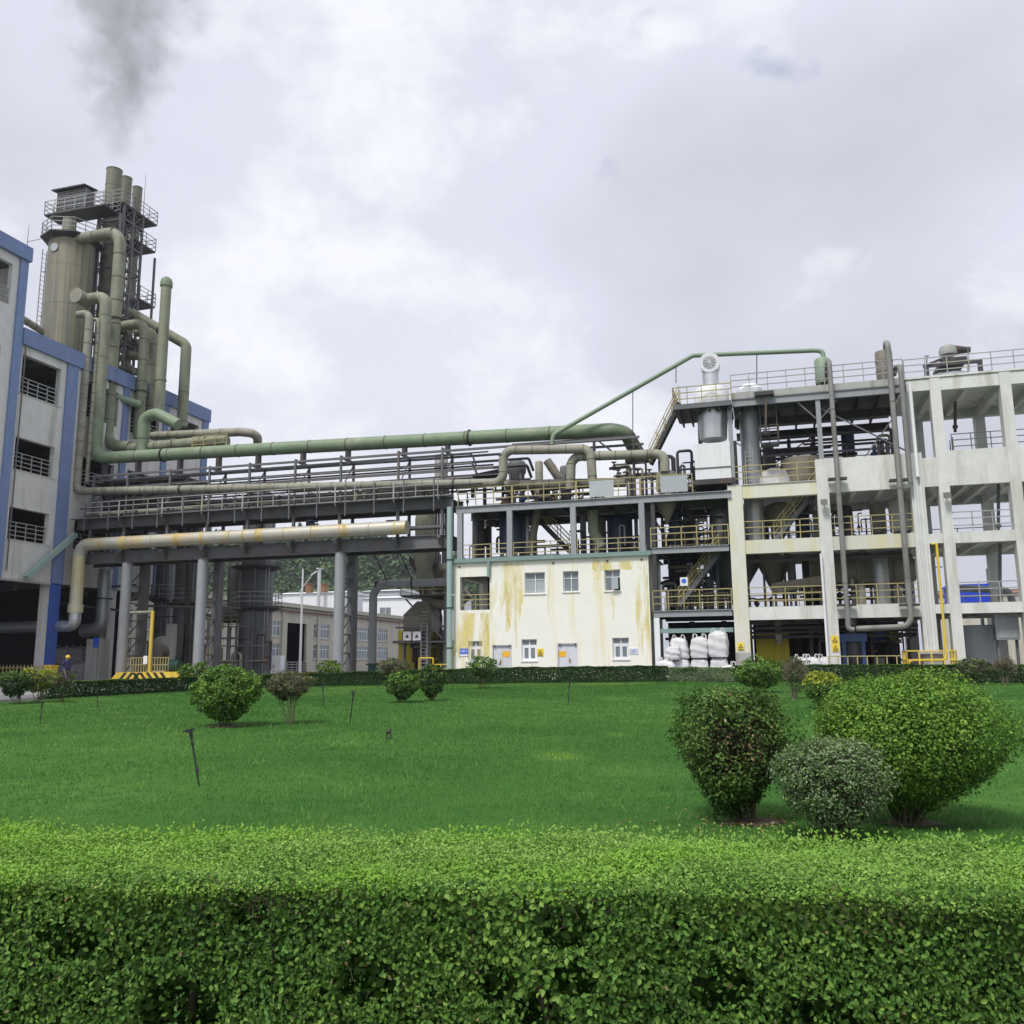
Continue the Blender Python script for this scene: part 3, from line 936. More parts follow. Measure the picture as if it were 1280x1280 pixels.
    T.part('lightning_rod', MB().cyl((u1, v1, ztop), (u1, v1, ztop + 4.2), 0.035, 0.012, 6), 'steel_grey')
tower()

# ------------------------------------------------------------------ the bundle of big pipes climbing the blue and white block
MAINV = 1.4
g0 = pv(121, 573, MAINV); g1 = pv(764, 537.5, MAINV)
p2 = pv(121, 540, MAINV)
zt2 = float(pv(132, 371, MAINV)[2])
MT = pipe('thick green main pipe that climbs the block and crosses the bridge', [(p2[0], MAINV, g0[2] + 3.0), (p2[0], MAINV, g0[2]), (g1[0], MAINV, g1[2]), P(783, 541, MAINV + 0.5), P(795, 566, MAINV + 2.5)], 0.46, 'pipe_green', bend=1.0, rings=2.9, ring_w=0.07, flanges=(0.155, 0.76), n=20)
MT.part('riser', MB().tube([(p2[0] - 1.5, MAINV, zt2), (p2[0], MAINV, zt2), (p2[0], MAINV, g0[2] + 3.004)], 0.455, 20, 1.0).rings((p2[0], MAINV, g0[2] + 3), (p2[0], MAINV, zt2 - 1.2), 0.48, 3.4, 0.1, 20), 'pipe_olive')
e = pv(107, 366, MAINV)
MT.part('blind_cap', MB().cyl((e[0], MAINV - 0.95, zt2), (e[0], MAINV + 0.3, zt2), 0.55, n=20).cyl((e[0], MAINV - 1.0, zt2), (e[0], MAINV - 0.95, zt2), 0.6, n=20), 'pipe_beige', label='pale round blind cap at the top end')
p1 = pv(138, 480, 3.4); zt1 = float(pv(145, 290, 3.4)[2])
pipe('olive duct that arches down from the roof tank', [(TN[0] + 0.3, 3.6, zt1), (p1[0], 3.4, zt1), (p1[0], 3.4, float(pv(138, 556, 3.4)[2])), P(163, 559, 3.4)], 0.47, 'pipe_olive', bend=1.3, rings=2.0, n=20, flanges=(0.42, 0.72))
p3 = pv(101, 540, 0.3); zt3 = float(pv(108, 392, 0.3)[2]); m0 = pv(101, 614, 0.3)
m1 = pv(620, 604, 0.3)
pipe('pale ribbed pipe climbing the block corner and crossing the bridge at half height', [(p3[0] - 1.1, 0.3, zt3), (p3[0], 0.3, zt3), (p3[0], 0.3, m0[2]), (pv(629, 604, .3)[0], .3, m1[2]), P(629, 563, 0.3), P(738, 561, 0.3), P(741, 606, 0.3)], 0.29, 'pipe_beige', bend=0.62, rings=1.1, ring_w=0.045, flanges=(0.275, 0.90))
p4 = pv(113, 540, 0.9)
pipe('thin pale pipe close beside the ribbed corner pipe', [(p4[0] - 0.7, 0.9, float(pv(113, 400, 0.9)[2])), (p4[0], 0.9, float(pv(113, 400, 0.9)[2])), (p4[0], 0.9, float(pv(113, 603, 0.9)[2]))], 0.15, 'pipe_beige', rings=0.8)
p5 = pv(177, 480, 6.0); z5 = float(pv(180, 404, 6.0)[2])
pipe('olive pipe bending down behind the tall capped pipe, left one', [(p5[0] - 2.4, 6.0, z5), (p5[0], 6.0, z5), (p5[0], 6.0, float(pv(172, 548, 6.0)[2]))], 0.42, 'pipe_olive', bend=1.0, rings=1.8, flanges=(0.6,))
p6 = pv(189, 480, 7.6); z6 = float(pv(190, 413, 7.6)[2])
pipe('olive pipe bending down behind the tall capped pipe, right one', [(p6[0] - 1.9, 7.6, z6), (p6[0], 7.6, z6), (p6[0], 7.6, float(pv(186, 520, 7.6)[2]))], 0.37, 'pipe_olive', bend=0.9, rings=1.8)
p7 = pv(203, 440, 6.2); z7 = float(pv(206, 347, 6.2)[2])
T = Thing('vent_pipe', 'tall green vent pipe with conical cap standing before the tower', 'pipe', (p7[0], 6.2, float(pv(200, 512, 6.2)[2])))
mb = MB().cyl((p7[0], 6.2, float(pv(200, 514, 6.2)[2])), (p7[0], 6.2, z7 - 0.75), 0.42, n=18)
T.part('pipe_run', mb, 'pipe_olive')
T.part('cap', MB().lathe((p7[0], 6.2, z7 - 0.85), [(0.50, 0), (0.50, 0.35), (0.42, 0.65), (0.22, 0.84), (0.08, 0.88)], 18), 'pipe_green')
T.part('flange', MB().cyl((p7[0], 6.2, float(pv(203, 476, 6.2)[2])), (p7[0], 6.2, float(pv(203, 474, 6.2)[2])), 0.47, n=18), 'pipe_olive')
z8 = pv(150, 380, 8.0)
pipe('olive pipe sloping from the tower to a vertical drop on the right', [P(150, 383, 8.0), P(233, 431, 10.5), (float(pv(233, 431, 10.5)[0]), 10.5, float(pv(224, 470, 10.5)[2])), (float(pv(233, 431, 10.5)[0]), 10.5, 22.0)], 0.45, 'pipe_olive', bend=0.7, rings=2.6, flanges=(0.6,))
pipe('short blue green pipe between the olive verticals', [P(144, 496, 4.2), P(175, 506, 5.6)], 0.32, 'pipe_greenlight', rings=5)
pipe('green swan neck pipe with flanged end above the main', [P(178, 564, 3.0), P(180, 522, 3.0), P(196, 517, 3.0), P(223, 531, 3.0)], 0.45, 'pipe_green', bend=0.8, rings=1.6)
pipe('olive header ending in a dished end above the green main', [P(163, 561, 3.4), P(264, 552, 3.4), P(284, 551, 3.4)], 0.43, 'pipe_olive', rings=4, n=18, flanges=(0.55, 0.95), band_m='pipe_olive')
pipe('pale pipe bending away behind the dished header', [P(190, 545, 5.0), P(300, 540, 5.0), P(322, 542, 5.0), P(322, 556, 6.5)], 0.34, 'pipe_beige', rings=2.4, bend=0.8)
mb = MB().rail(P(240, 562, 2.8), P(283, 558, 2.8), 1.0, 1.0, 0.028)
solo('header_railing', 'yellowish handrail at the dished header end', 'railing', mb, 'rail_yellow', P(240, 562, 2.8), smooth=False)
for k, (x, v) in enumerate(((152, 8.2), (160, 8.2), (150, 9.6))):
    pipe(('dark round duct behind the olive verticals, upper', 'dark round duct behind the olive verticals, middle', 'dark round duct behind the olive verticals, lowest')[k], [P(x, 425 + 18 * k, v), P(x + 26, 430 + 18 * k, v + 1.0)], 0.36, 'stack_brown', rings=1.0)

# ------------------------------------------------------------------ pipe bridge
BU0, BU1 = float(pv(96, 690, 0.5)[0]), float(pv(562, 680, 0.5)[0])
def bridge():
    T = Thing('pipe_bridge', 'grey steel pipe bridge on paired columns between the block and cream building', 'bridge', ((BU0 + BU1) / 2, 1.2, GZ))
    F, B = 0.4, 2.3
    for v in (F, B):
        T.part('lower_girder', MB().girder((BU0, v, 9.38), (BU1, v, 9.38), 0.85, 0.34), 'steel_grey', smooth=False)
        T.part('upper_girder', MB().girder((BU0, v, 11.92), (BU1 + 0.3, v, 11.92), 0.72, 0.34), 'steel_grey', smooth=False)
    T.part('walkway_deck', MB().box(BU0, BU1, F + 0.18, B - 0.18, 12.2, 12.27), 'steel_dark', smooth=False)
    T.part('lower_deck', MB().box(BU0, BU1, F + 0.18, B - 0.18, 9.75, 9.82), 'steel_dark', smooth=False)
    posts = [float(pv(x, 600, F)[0]) for x in (118, 160, 213, 262, 312, 369, 426, 498, 553)]
    for i, u in enumerate(posts):
        for v in (F - 0.02, B):
            T.part('post', MB().box(u - 0.07, u + 0.07, v - 0.07, v + 0.07, 12.28, 15.62), 'steel_grey', smooth=False)
            T.part('stub_post', MB().box(u - 0.09, u + 0.09, v - 0.09, v + 0.09, 9.81, 11.55), 'steel_grey', smooth=False)
        T.part('cross_beam', MB().box(u - 0.06, u + 0.06, F + 0.05, B - 0.07, 15.42, 15.6), 'steel_grey', smooth=False)
        T.part('pipe_saddle', MB().box(u - 0.12, u + 0.12, MAINV - 0.22, MAINV + 0.22, 15.61, max(15.7, float(np.interp(u, [g0[0], g1[0]], [g0[2], g1[2]])) - 0.36)), 'steel_dark', smooth=False)
        mb = MB(); mb.bar((u, F, 13.2), (u, B, 15.4), 0.06); mb.bar((u + 0.5, B, 12.3), (u, B, 14.4), 0.06)
        T.part('diagonal_brace', mb, 'steel_grey', smooth=False)
        T.part('bracket', MB().prism([(F - 0.18, 11.58), (F - 0.75, 12.05), (F - 0.75, 12.22), (F - 0.18, 12.22)], 'u', u - 0.05, u + 0.05), 'steel_grey', smooth=False)
        T.part('bracket', MB().prism([(F - 0.18, 9.1), (F - 0.65, 9.55), (F - 0.65, 9.72), (F - 0.18, 9.72)], 'u', u - 0.12, u + 0.12), 'steel_grey', smooth=False)
    for v in (F, B):
        T.part('top_beam', MB().bar((posts[0], v, 15.55), (BU1 + 12.5, v, 15.30), 0.14, 0.14), 'steel_grey', smooth=False)
        T.part('middle_beam', MB().bar((posts[0], v, 14.1), (BU1 + 3, v, 14.0), 0.10, 0.10), 'steel_grey', smooth=False)
    for a, b in zip(posts[:-1], posts[1:]):
        T.part('railing', MB().rail((a, F - 0.7, 12.28), (b - 0.05, F - 0.7, 12.28), 1.15, 1.3, 0.028), 'rail_grey', smooth=False)
        T.part('railing', MB().rail((a, B, 12.28), (b - 0.05, B, 12.28), 1.15, 1.3, 0.028), 'rail_yellow', smooth=False)
    T.part('walkway_edge', MB().box(BU0, BU1, F - 0.76, F - 0.18, 12.225, 12.275), 'steel_grey', smooth=False)
    for k, x in enumerate((156, 251, 424)):
        u = float(pv(x, 760, F)[0])
        T.part('front_column', MB().lathe((u, F, 0), [(0.36, GZ), (0.36, 8.3), (0.36, 8.92)], 20), 'steel_light')
        T.part('column_head', MB().box(u - 0.42, u + 0.42, F - 0.36, F + 0.36, 8.92, 8.955), 'steel_grey', smooth=False)
        T.part('rear_column', MB().box(u - 0.25, u + 0.25, B - 0.3, B + 0.3, GZ, 8.95), 'steel_grey', smooth=False)
        mb = MB(); z = GZ + 0.5
        while z < 8.2:
            mb.bar((u, F + 0.3, z), (u, B - 0.3, z), 0.09); mb.bar((u, F + 0.3, z + 0.05), (u, B - 0.3, z + 1.15), 0.07); z += 1.25
        T.part('lattice', mb, 'steel_grey', smooth=False)
    return posts
POSTS = bridge()
INS = pipe('thick silver insulated pipe with rust stains along the lower bridge', [P(509, 659, -0.25), P(104, 681, -0.25), P(98, 697, -0.25)], 0.45, 'insulated_silver', bend=0.9, rings=2.1, ring_w=0.05, n=20)
for t in (0.03, 0.17, 0.42, 0.47, 0.60, 0.68, 0.86):
    qa, qb = Vector(P(509, 659, -0.25)), Vector(P(104, 681, -0.25)); c = qa.lerp(qb, t); d = (qb - qa).normalized(); hw = random.uniform(.06, .26)
    INS.part('stained_band', MB().cyl(c - d * hw, c + d * hw, 0.458, n=20), 'band_stained')
a = pv(99, 697, -0.25)
bz = float(pv(96, 764, -0.25)[2])
T = Thing('insulated_drop_pipe', 'yellowed insulated pipe dropping beside the blue corner pillar', 'pipe', (a[0], -0.25, bz))
T.part('pipe_run', MB().cyl((a[0], -0.25, bz), (a[0], -0.25, float(a[2]) + 0.35), 0.44, n=20).rings((a[0], -0.25, bz), (a[0], -0.25, float(a[2])), 0.455, 1.2, 0.06, 20), 'insulated_yellowed')
T.part('collar', MB().cyl((a[0], -0.25, bz - 0.1), (a[0], -0.25, bz + 0.5), 0.52, n=20), 'insulated_yellowed')
c = pv(70, 783, -0.25)
T.part('elbow', MB().tube([(a[0], -0.25, bz - 0.1), (a[0], -0.25, c[2]), (a[0] - 1.7, -0.25, c[2])], 0.42, 20, 0.95, seg=5), 'silver_cladding', smooth=False)
pipe('big grey pipe running into the open ground floor', [(a[0] - 1.65, -0.25, c[2]), (UL - 9, -0.25, c[2])], 0.43, 'galvanised', rings=2.2)
d0_ = pv(132, 720, 3.0)
pipe('silver duct with elbow behind the yellowed drop pipe', [(d0_[0], 3.0, 8.9), (d0_[0], 3.0, float(pv(130, 786, 3.0)[2])), P(104, 789, 3.0)], 0.5, 'galvanised', bend=1.1, rings=1.5, n=18, flanges=(0.5,))
ORD = ['topmost', 'second highest', 'third highest', 'fourth highest', 'fifth highest', 'lowest']
for k, (v, z, r) in enumerate(((0.55, 15.22, 0.06), (1.9, 14.95, 0.09), (0.75, 14.62, 0.07), (1.4, 14.38, 0.10), (0.6, 13.65, 0.09), (1.9, 13.30, 0.11))):
    pts = [(BU0 + 0.7, v, z), (BU1 + (5 if k % 2 else 1.5), v, z - 0.12), (BU1 + (5.2 if k % 2 else 1.7), v + 0.4, z - 0.9)]
    pipe(ORD[k] + ' of the thin dark pipes running along the upper bridge', pts, r, 'steel_dark' if k % 2 else 'steel_grey', bend=0.2, group='thin pipes on the upper bridge', n=8)
for k, (v, z, r, m) in enumerate(((0.9, 12.75, 0.16, 'pipe_beige'), (1.6, 12.62, 0.12, 'steel_light'), (0.8, 10.4, 0.15, 'steel_grey'))):
    pipe(('beige pipe lying on the bridge walkway', 'slim pale pipe on the bridge walkway rear', 'dark pipe hidden between the two bridge girders')[k], [(BU0 + 0.3, v, z), (BU1 - 0.2, v, z)], r, m, rings=2.5)
for k, x in enumerate((390, 490)):
    q = pv(x, 651, -0.05); mb = MB().lathe((q[0], -0.05, q[2] - 0.55), [(0.10, 0), (0.22, 0.2), (0.22, 0.4), (0.1, 0.5)], 12)
    T = Thing('valve', ('blue hand valve above the silver insulated pipe, left one', 'blue hand valve above the silver insulated pipe, right one')[k], 'valve', (q[0], -0.05, q[2] - 0.5))
    T.part('body', mb, 'vessel_blue'); T.part('handwheel', MB().cyl((q[0], -0.05, q[2] - 0.05), (q[0], -0.05, q[2]), 0.42, n=14), 'vessel_blue')

# ------------------------------------------------------------------ under the bridge
def column_vessel(label, px, v, r, ybot_z, ztop, m, plats=(), name='process_tower'):
    u = float(pv(px, 760, v)[0])
    T = Thing(name, label, 'tank', (u, v, GZ))
    T.part('shell', MB().lathe((u, v, 0), [(r * 1.08, ybot_z), (r * 1.08, ybot_z + 0.2), (r, ybot_z + 0.25), (r, ztop - 0.5), (r * 0.8, ztop - 0.15), (r * 0.35, ztop)], 26), m)
    for z in plats:
        p = T.part('platform', MB().lathe((u, v, 0), [(r * 1.02, z - 0.35), (r * 1.6, z - 0.1), (r * 1.6, z)], 10), 'steel_dark', smooth=False)
        mb = MB()
        for k in range(10):
            a0, a1 = 2 * math.pi * k / 10, 2 * math.pi * (k + 1) / 10
            mb.rail((u + r * 1.55 * math.cos(a0), v + r * 1.55 * math.sin(a0), z), (u + r * 1.55 * math.cos(a1), v + r * 1.55 * math.sin(a1), z), 1.1, 1.2, 0.025)
        T.part('railing', mb, 'rail_grey', parent=p, smooth=False)
    T.part('side_pipe', MB().tube([(u + r * 0.5, v - r * 1.05, GZ + 0.4), (u + r * 0.5, v - r * 1.05, ztop - 1)], 0.09, 8), 'steel_grey')
    mb = MB()
    for o in (0, 0.4): mb.bar((u + r * 1.0 + o * .7, v - r * 0.5 - 0.15, GZ), (u + r * 1.0 + o * .7, v - r * 0.5 - 0.15, ztop - 1), 0.05)
    z = GZ + 0.4
    while z < ztop - 1.2: mb.bar((u + r, v - r * 0.5 - 0.15, z), (u + r + 0.28, v - r * 0.5 - 0.15, z), 0.03); z += 0.4
    T.part('ladder', mb, 'rail_grey', smooth=False)
    return u
column_vessel('dark grey tower under the bridge beside the second bridge column', 233, 6.0, 0.95, GZ, 15.4, 'tank_grey', (6.3,))
column_vessel('wide dark grey tower with round platforms under the bridge', 320, 6.5, 1.22, GZ, 14.9, 'tank_grey', (5.9, 9.0))
column_vessel('slim grey tower hidden behind the first bridge columns', 205, 9.0, 0.8, GZ, 14.0, 'tank_grey', (7.0,))
q = pv(293, 735, 7.5)
T = Thing('cyclone_separator', 'grey cyclone with cone left of the wide dark tower', 'cyclone', (q[0], 7.5, GZ))
T.part('cone', MB().lathe((q[0], 7.5, 0), [(0.22, 5.0), (0.5, 6.4), (0.55, 9.2), (0.3, 9.5)], 18), 'steel_grey')
T.part('drum', MB().cyl((q[0] - 0.8, 7.5, 5.4), (q[0] + 0.9, 7.5, 5.4), 0.6, n=18), 'tank_grey')
mb = MB()
for du in (-0.7, 0.7):
    for dv in (-0.5, 0.5): mb.bar((q[0] + du, 7.5 + dv, GZ), (q[0] + du, 7.5 + dv, 5.0), 0.12)
T.part('legs', mb, 'steel_grey', smooth=False)
T.part('frame_rails', MB().rail((q[0] - 1.1, 6.8, 4.3), (q[0] + 1.1, 6.8, 4.3), 1.1, 0.8, 0.03), 'rail_yellow', smooth=False)
# pipe frame left of the wide tower
T = Thing('pipe_stand', 'thin steel pipe stand left of the wide dark tower', 'stand', P(290, 832, 4.8))
for x in (288, 296):
    q = pv(x, 780, 4.8); T.part('leg', MB().box(q[0] - .07, q[0] + .07, 4.73, 4.87, GZ, 4.4), 'steel_grey', smooth=False)
qa, qb = pv(270, 778, 4.8), pv(337, 779, 4.8)
for z in (1.9, 3.0, 4.4): T.part('crossbar', MB().bar((qa[0], 4.66, z), (qb[0], 4.66, z), 0.09), 'steel_grey', smooth=False)
# fan
q = pv(207, 800, 3.2)
T = Thing('blower_fan', 'dark round blower fan under the bridge behind the yellow gantry', 'fan', (q[0], 3.2, GZ))
T.part('scroll', MB().cyl((q[0], 2.8, 2.5), (q[0], 3.6, 2.5), 1.25, n=26).box(q[0] + 0.3, q[0] + 1.25, 2.81, 3.59, 2.5, 4.6), 'tank_grey')
T.part('inlet_cone', MB().cyl((q[0], 2.8, 2.5), (q[0], 2.3, 2.5), 0.7, 0.5, n=20), 'steel_dark')
T.part('base', MB().box(q[0] - 1.2, q[0] + 1.3, 2.6, 3.8, GZ, 1.25), 'concrete_grey', smooth=False)
q2 = pv(218, 824, 2.0)
T = Thing('motor', 'dark green motor beside the blower fan', 'motor', (q2[0], 2.0, GZ))
T.part('housing', MB().cyl((q2[0] - 0.5, 2.0, 1.55), (q2[0] + 0.5, 2.0, 1.55), 0.42, n=18).rings((q2[0] - 0.45, 2, 1.55), (q2[0] + 0.45, 2, 1.55), 0.46, 0.14, 0.05, 18), 'machine_green')
T.part('foot', MB().box(q2[0] - 0.5, q2[0] + 0.5, 1.6, 2.4, GZ, 1.16), 'machine_green', smooth=False)
# striped plinth
ua, ub = float(pv(137, 838, -1.0)[0]), float(pv(226, 838, -1.0)[0])
T = Thing('striped_plinth', 'low plinth painted in yellow and black stripes under the bridge columns', 'plinth', ((ua + ub) / 2, 0.5, GZ))
T.part('block', MB().prism([(ua, GZ), (ub, GZ), (ub - 0.4, GZ + 0.62), (ua + 0.6, GZ + 0.62)], 'v', -1.0, 2.8), 'yellow_bright', smooth=False)
k = 0; u = ua + 0.7
while u < ub - 1.0:
    s = 1 if u < (ua + ub) / 2 - 0.6 else -1
    T.part('black_stripe', MB().prism([(u, GZ + 0.03), (u + 0.26, GZ + 0.03), (u + 0.26 + 0.5 * s, GZ + 0.6), (u + 0.5 * s, GZ + 0.6)], 'v', -1.012, -1.002), 'black_paint', smooth=False)
    u += 0.55
mb = MB(); za = GZ + 0.62
a_, b_ = float(pv(164, 820, -0.8)[0]), float(pv(211, 820, -0.8)[0])
mb.rail((a_, -0.8, za), (b_, -0.8, za), 1.0, 0.22, 0.025, 2)
solo('plinth_fence', 'yellow and grey picket fence on the striped plinth', 'fence', mb, 'rail_yellow', ((a_ + b_) / 2, -0.8, za), smooth=False)
a_, b_ = pv(163, 766, -0.9), pv(191, 765, -0.9)
T = Thing('yellow_gantry', 'yellow upright pipe with an arm on the striped plinth', 'gantry', (b_[0], -0.9, za))
T.part('upright', MB().cyl((b_[0], -0.9, za), (b_[0], -0.9, float(b_[2]) + 0.08), 0.12, n=12), 'yellow_bright')
T.part('arm', MB().cyl((a_[0], -0.9, float(b_[2])), (b_[0] - 0.121, -0.9, float(b_[2])), 0.1, n=12), 'pipe_beige')
T.part('notice_plate', MB().box(b_[0] - 0.42, b_[0] - 0.1, -1.06, -1.03, za + 0.55, za + 1.1), 'sign_white', smooth=False)
# picket barrier, bin, bags, pillar with notice
a_, b_ = pv(-12, 824, -3.5), pv(47, 824, -3.5)
T = Thing('picket_barrier', 'long yellow picket barrier before the dark ground floor', 'fence', ((a_[0] + b_[0]) / 2, -3.5, GZ))
for z in (GZ + 0.35, GZ + 1.0): T.part('rail', MB().bar((a_[0], -3.5, z), (b_[0] + 1.2, -3.5, z), 0.05, 0.08), 'rail_yellow', smooth=False)
u = a_[0]
while u < b_[0] + 1.1:
    T.part('picket', MB().prism([(u - .04, GZ + .08), (u + .04, GZ + .08), (u + .04, GZ + 1.12), (u, GZ + 1.2), (u - .04, GZ + 1.12)], 'v', -3.56, -3.53), 'rail_yellow', smooth=False); u += 0.3
q = pv(65, 828, -3.4)
T = Thing('yellow_bin', 'yellow upright bin at the foot of the blue pillar', 'bin', (q[0], -3.4, GZ))
T.part('body', MB().prism([(q[0] - .26, GZ), (q[0] + .26, GZ), (q[0] + .3, GZ + 1.05), (q[0] - .3, GZ + 1.05)], 'v', -3.7, -3.15), 'yellow_bright', smooth=False)
T.part('lid', MB().box(q[0] - .34, q[0] + .34, -3.76, -3.1, GZ + 1.055, GZ + 1.16), 'yellow_bright', smooth=False)
def bulk_bag(label, c, r, h, m='bag_white', loops=True, group='bulk bags', lean=0.0):
    T = Thing('bulk_bag', label, 'bag', c, group=group)
    k = 22; n = 44; mb = MB(); ph = random.random() * 6; fo = [(random.randint(5, 13), random.random() * 6, random.uniform(-6, 6), random.uniform(.012, .03)) for _ in range(7)]
    for j in range(k):
        t = j / (k - 1); rr = r * (0.90 + 0.14 * math.sin(math.pi * min(1, t * 1.1 + 0.08)) ** 0.7) * (1 if t < 0.86 else 1 - (t - 0.86) * 4.5)
        for i in range(n):
            a = 2 * math.pi * i / n
            sq = (abs(math.cos(a)) ** 5 + abs(math.sin(a)) ** 5) ** (-1 / 5) * 0.93
            w = 1 + 0.05 * math.sin(2 * a + ph + 4 * t) + sum(g * abs(math.sin(.5 * (f * a + b + e * t))) for f, b, e, g in fo) * 1.5 - 0.08 + 0.035 * math.sin(17 * t + 2 * a + ph) + 0.012 * random.uniform(-1, 1)
            mb.v.append((c[0] + rr * sq * w * math.cos(a) + lean * t, c[1] + rr * sq * w * math.sin(a), c[2] + 0.005 + h * t + 0.02 * random.uniform(-1, 1) * (t > 0.05)))
    for j in range(k - 1):
        for i in range(n):
            mb.f.append([j * n + i, j * n + (i + 1) % n, (j + 1) * n + (i + 1) % n, (j + 1) * n + i])
    mb.f.append(list(reversed(range(n)))); mb.f.append([(k - 1) * n + i for i in range(n)])
    T.part('sack', mb, m)
    if loops:
        for i in range(4):
            a = math.pi / 4 + i * math.pi / 2; x, y = c[0] + lean + 0.72 * r * math.cos(a), c[1] + 0.72 * r * math.sin(a); z = c[2] + h * 0.93
            T.part('lifting_loop', MB().tube([(x - 0.12, y, z - 0.05), (x - 0.06 + random.uniform(-.1, .1), y, z + 0.26), (x + 0.09, y, z + 0.22), (x + 0.13, y, z - 0.05)], 0.022, 6, 0.06), m)
    return T
for k, (x, v, z, lab) in enumerate(((88, 4.0, GZ, 'grey bulk bag next to the blue pillar, left one'), (104, 3.4, GZ, 'grey bulk bag next to the blue pillar, right one'), (82, 5.0, GZ + 1.25, 'grey bulk bag stacked at the back beside the blue pillar'), (100, 4.9, GZ + 1.25, 'grey bulk bag on top behind the walking worker'))):
    q = pv(x, 820, v); bulk_bag(lab, (float(q[0]), v, z), 0.72, 1.3, 'bag_grey', group='grey bags under the block')
q = pv(121, 800, 2.4)
T = Thing('concrete_pier', 'square concrete pier with a blue notice under the silver duct', 'pier', (q[0], 2.4, GZ))
T.part('shaft', MB().box(q[0] - .55, q[0] + .75, 2.0, 2.9, GZ, 3.6), 'concrete_grey', smooth=False)
qq = pv(120, 803, 1.98); T.part('blue_notice', MB().box(qq[0] - .24, qq[0] + .24, 1.96, 1.996, qq[2] - .36, qq[2] + .36), 'sign_blue', smooth=False)
for k, (x0, y0, x1, y1, v) in enumerate(((60, 752, 175, 766, 4.0), (118, 735, 170, 731, 3.8), (170, 757, 300, 760, 4.2))):
    pipe(('thin pipe crossing behind the blue pillar', 'thin pipe behind the first bridge column', 'thin grey pipe crossing behind the second bridge column')[k], [P(x0, y0, v), P(x1, y1, v)], 0.09, 'steel_grey', n=8)
# worker
def worker():
    f = pv(82, 842, -9.0)
    z0 = float(gz(*wld((f[0], -9.0, 0))[:2])) - 0.02
    T = Thing('person', 'worker in dark blue coverall and yellow helmet walking by the blue pillar', 'person', (f[0], -9.0, z0))
    s = 1.72 / 1.75
    J = {'pel': (0, 0, .95), 'chest': (0.03, 0, 1.30), 'neck': (0.05, 0, 1.47), 'head': (0.08, 0, 1.58), 'crown': (0.08, 0, 1.70),
         'hipL': (0, -.09, .90), 'kneeL': (.16, -.09, .50), 'ankL': (.12, -.09, .09), 'toeL': (.27, -.09, .04),
         'hipR': (0, .09, .90), 'kneeR': (-.05, .09, .50), 'ankR': (-.28, .09, .16), 'toeR': (-.18, .09, .05),
         'shL': (.03, -.19, 1.40), 'elL': (-.10, -.24, 1.14), 'wrL': (.05, -.22, .92), 'haL': (.10, -.21, .84),
         'shR': (.03, .19, 1.40), 'elR': (.10, .24, 1.13), 'wrR': (.26, .21, .96), 'haR': (.33, .20, .90)}
    R = {'pel': .15, 'chest': .16, 'neck': .065, 'head': .095, 'crown': .07, 'hip': .10, 'knee': .068, 'ank': .05, 'toe': .04, 'sh': .075, 'el': .052, 'wr': .038, 'ha': .04}
    E = [('pel', 'chest'), ('chest', 'neck'), ('neck', 'head'), ('head', 'crown')]
    for k in 'LR': E += [('pel', 'hip' + k), ('hip' + k, 'knee' + k), ('knee' + k, 'ank' + k), ('ank' + k, 'toe' + k), ('chest', 'sh' + k), ('sh' + k, 'el' + k), ('el' + k, 'wr' + k), ('wr' + k, 'ha' + k)]
    names = list(J)
    me = bpy.data.meshes.new('body')
    me.from_pydata([Vector(J[n]) * s for n in names], [(names.index(a), names.index(b)) for a, b in E], [])
    ob = bpy.data.objects.new('body', me); C.objects.link(ob)
    m = ob.modifiers.new('skin', 'SKIN')
    for i, n in enumerate(names):
        r = R.get(n) or R[n[:-1]]
        me.skin_vertices[0].data[i].radius = (r, r)
        me.skin_vertices[0].data[i].use_root = (n == 'pel')
    ss = ob.modifiers.new('sub', 'SUBSURF'); ss.levels = ss.render_levels = 2
    dg = bpy.context.evaluated_depsgraph_get()
    me2 = bpy.data.meshes.new_from_object(ob.evaluated_get(dg))
    ob.modifiers.clear(); ob.data = me2
    me2.materials.clear()
    for k in ('coverall', 'skin', 'plastic_black'): me2.materials.append(MATS[k])
    for p in me2.polygons:
        c = p.center; p.use_smooth = True
        p.material_index = 1 if (c.z > 1.47 * s or (abs(c.y) > .15 and c.z < 0.93 * s and c.x > 0.04)) else (2 if c.z < 0.13 else 0)
    ob.parent = T.e
    mb = MB().lathe((f[0] + .08 * s, -9.0, z0 + 1.62 * s), [(.145, 0), (.15, .02), (.125, .03), (.118, .08), (.085, .135), (.03, .155)], 18, (1.1, 1))
    T.part('helmet', mb, 'yellow_bright')
    mb = MB()
    mb.box(f[0] - .13, f[0] + .17, -9.17, -8.83, z0 + .93 * s, z0 + .975 * s); T.part('belt', mb, 'plastic_black')
worker()

# grey equipment cabin behind the left end of the bridge
ca, cb = float(pv(116, 610, 3.2)[0]), float(pv(232, 610, 3.2)[0])
T = Thing('equipment_cabin', 'long dark grey equipment cabin behind the left end of the bridge', 'cabin', ((ca + cb) / 2, 4, 9.0))
T.part('wall', MB().box(ca, cb, 3.2, 5.6, 12.0, 15.5), 'tank_grey', smooth=False)
T.part('roof', MB().box(ca - .2, cb + .2, 3.0, 5.8, 15.503, 15.65), 'steel_dark', smooth=False)
k = ca + .3
while k < cb - 1.1:
    d = T.part('panel', MB().box(k, k + .95, 3.14, 3.197, 12.4, 15.2), random.choice(('steel_grey', 'steel_dark', 'tank_grey')), smooth=False)
    for i in range(5): T.part('louvre', MB().box(k + .15, k + .8, 3.10, 3.138, 13.2 + .32 * i, 13.32 + .32 * i), 'steel_dark', parent=d, smooth=False)
    k += 1.25
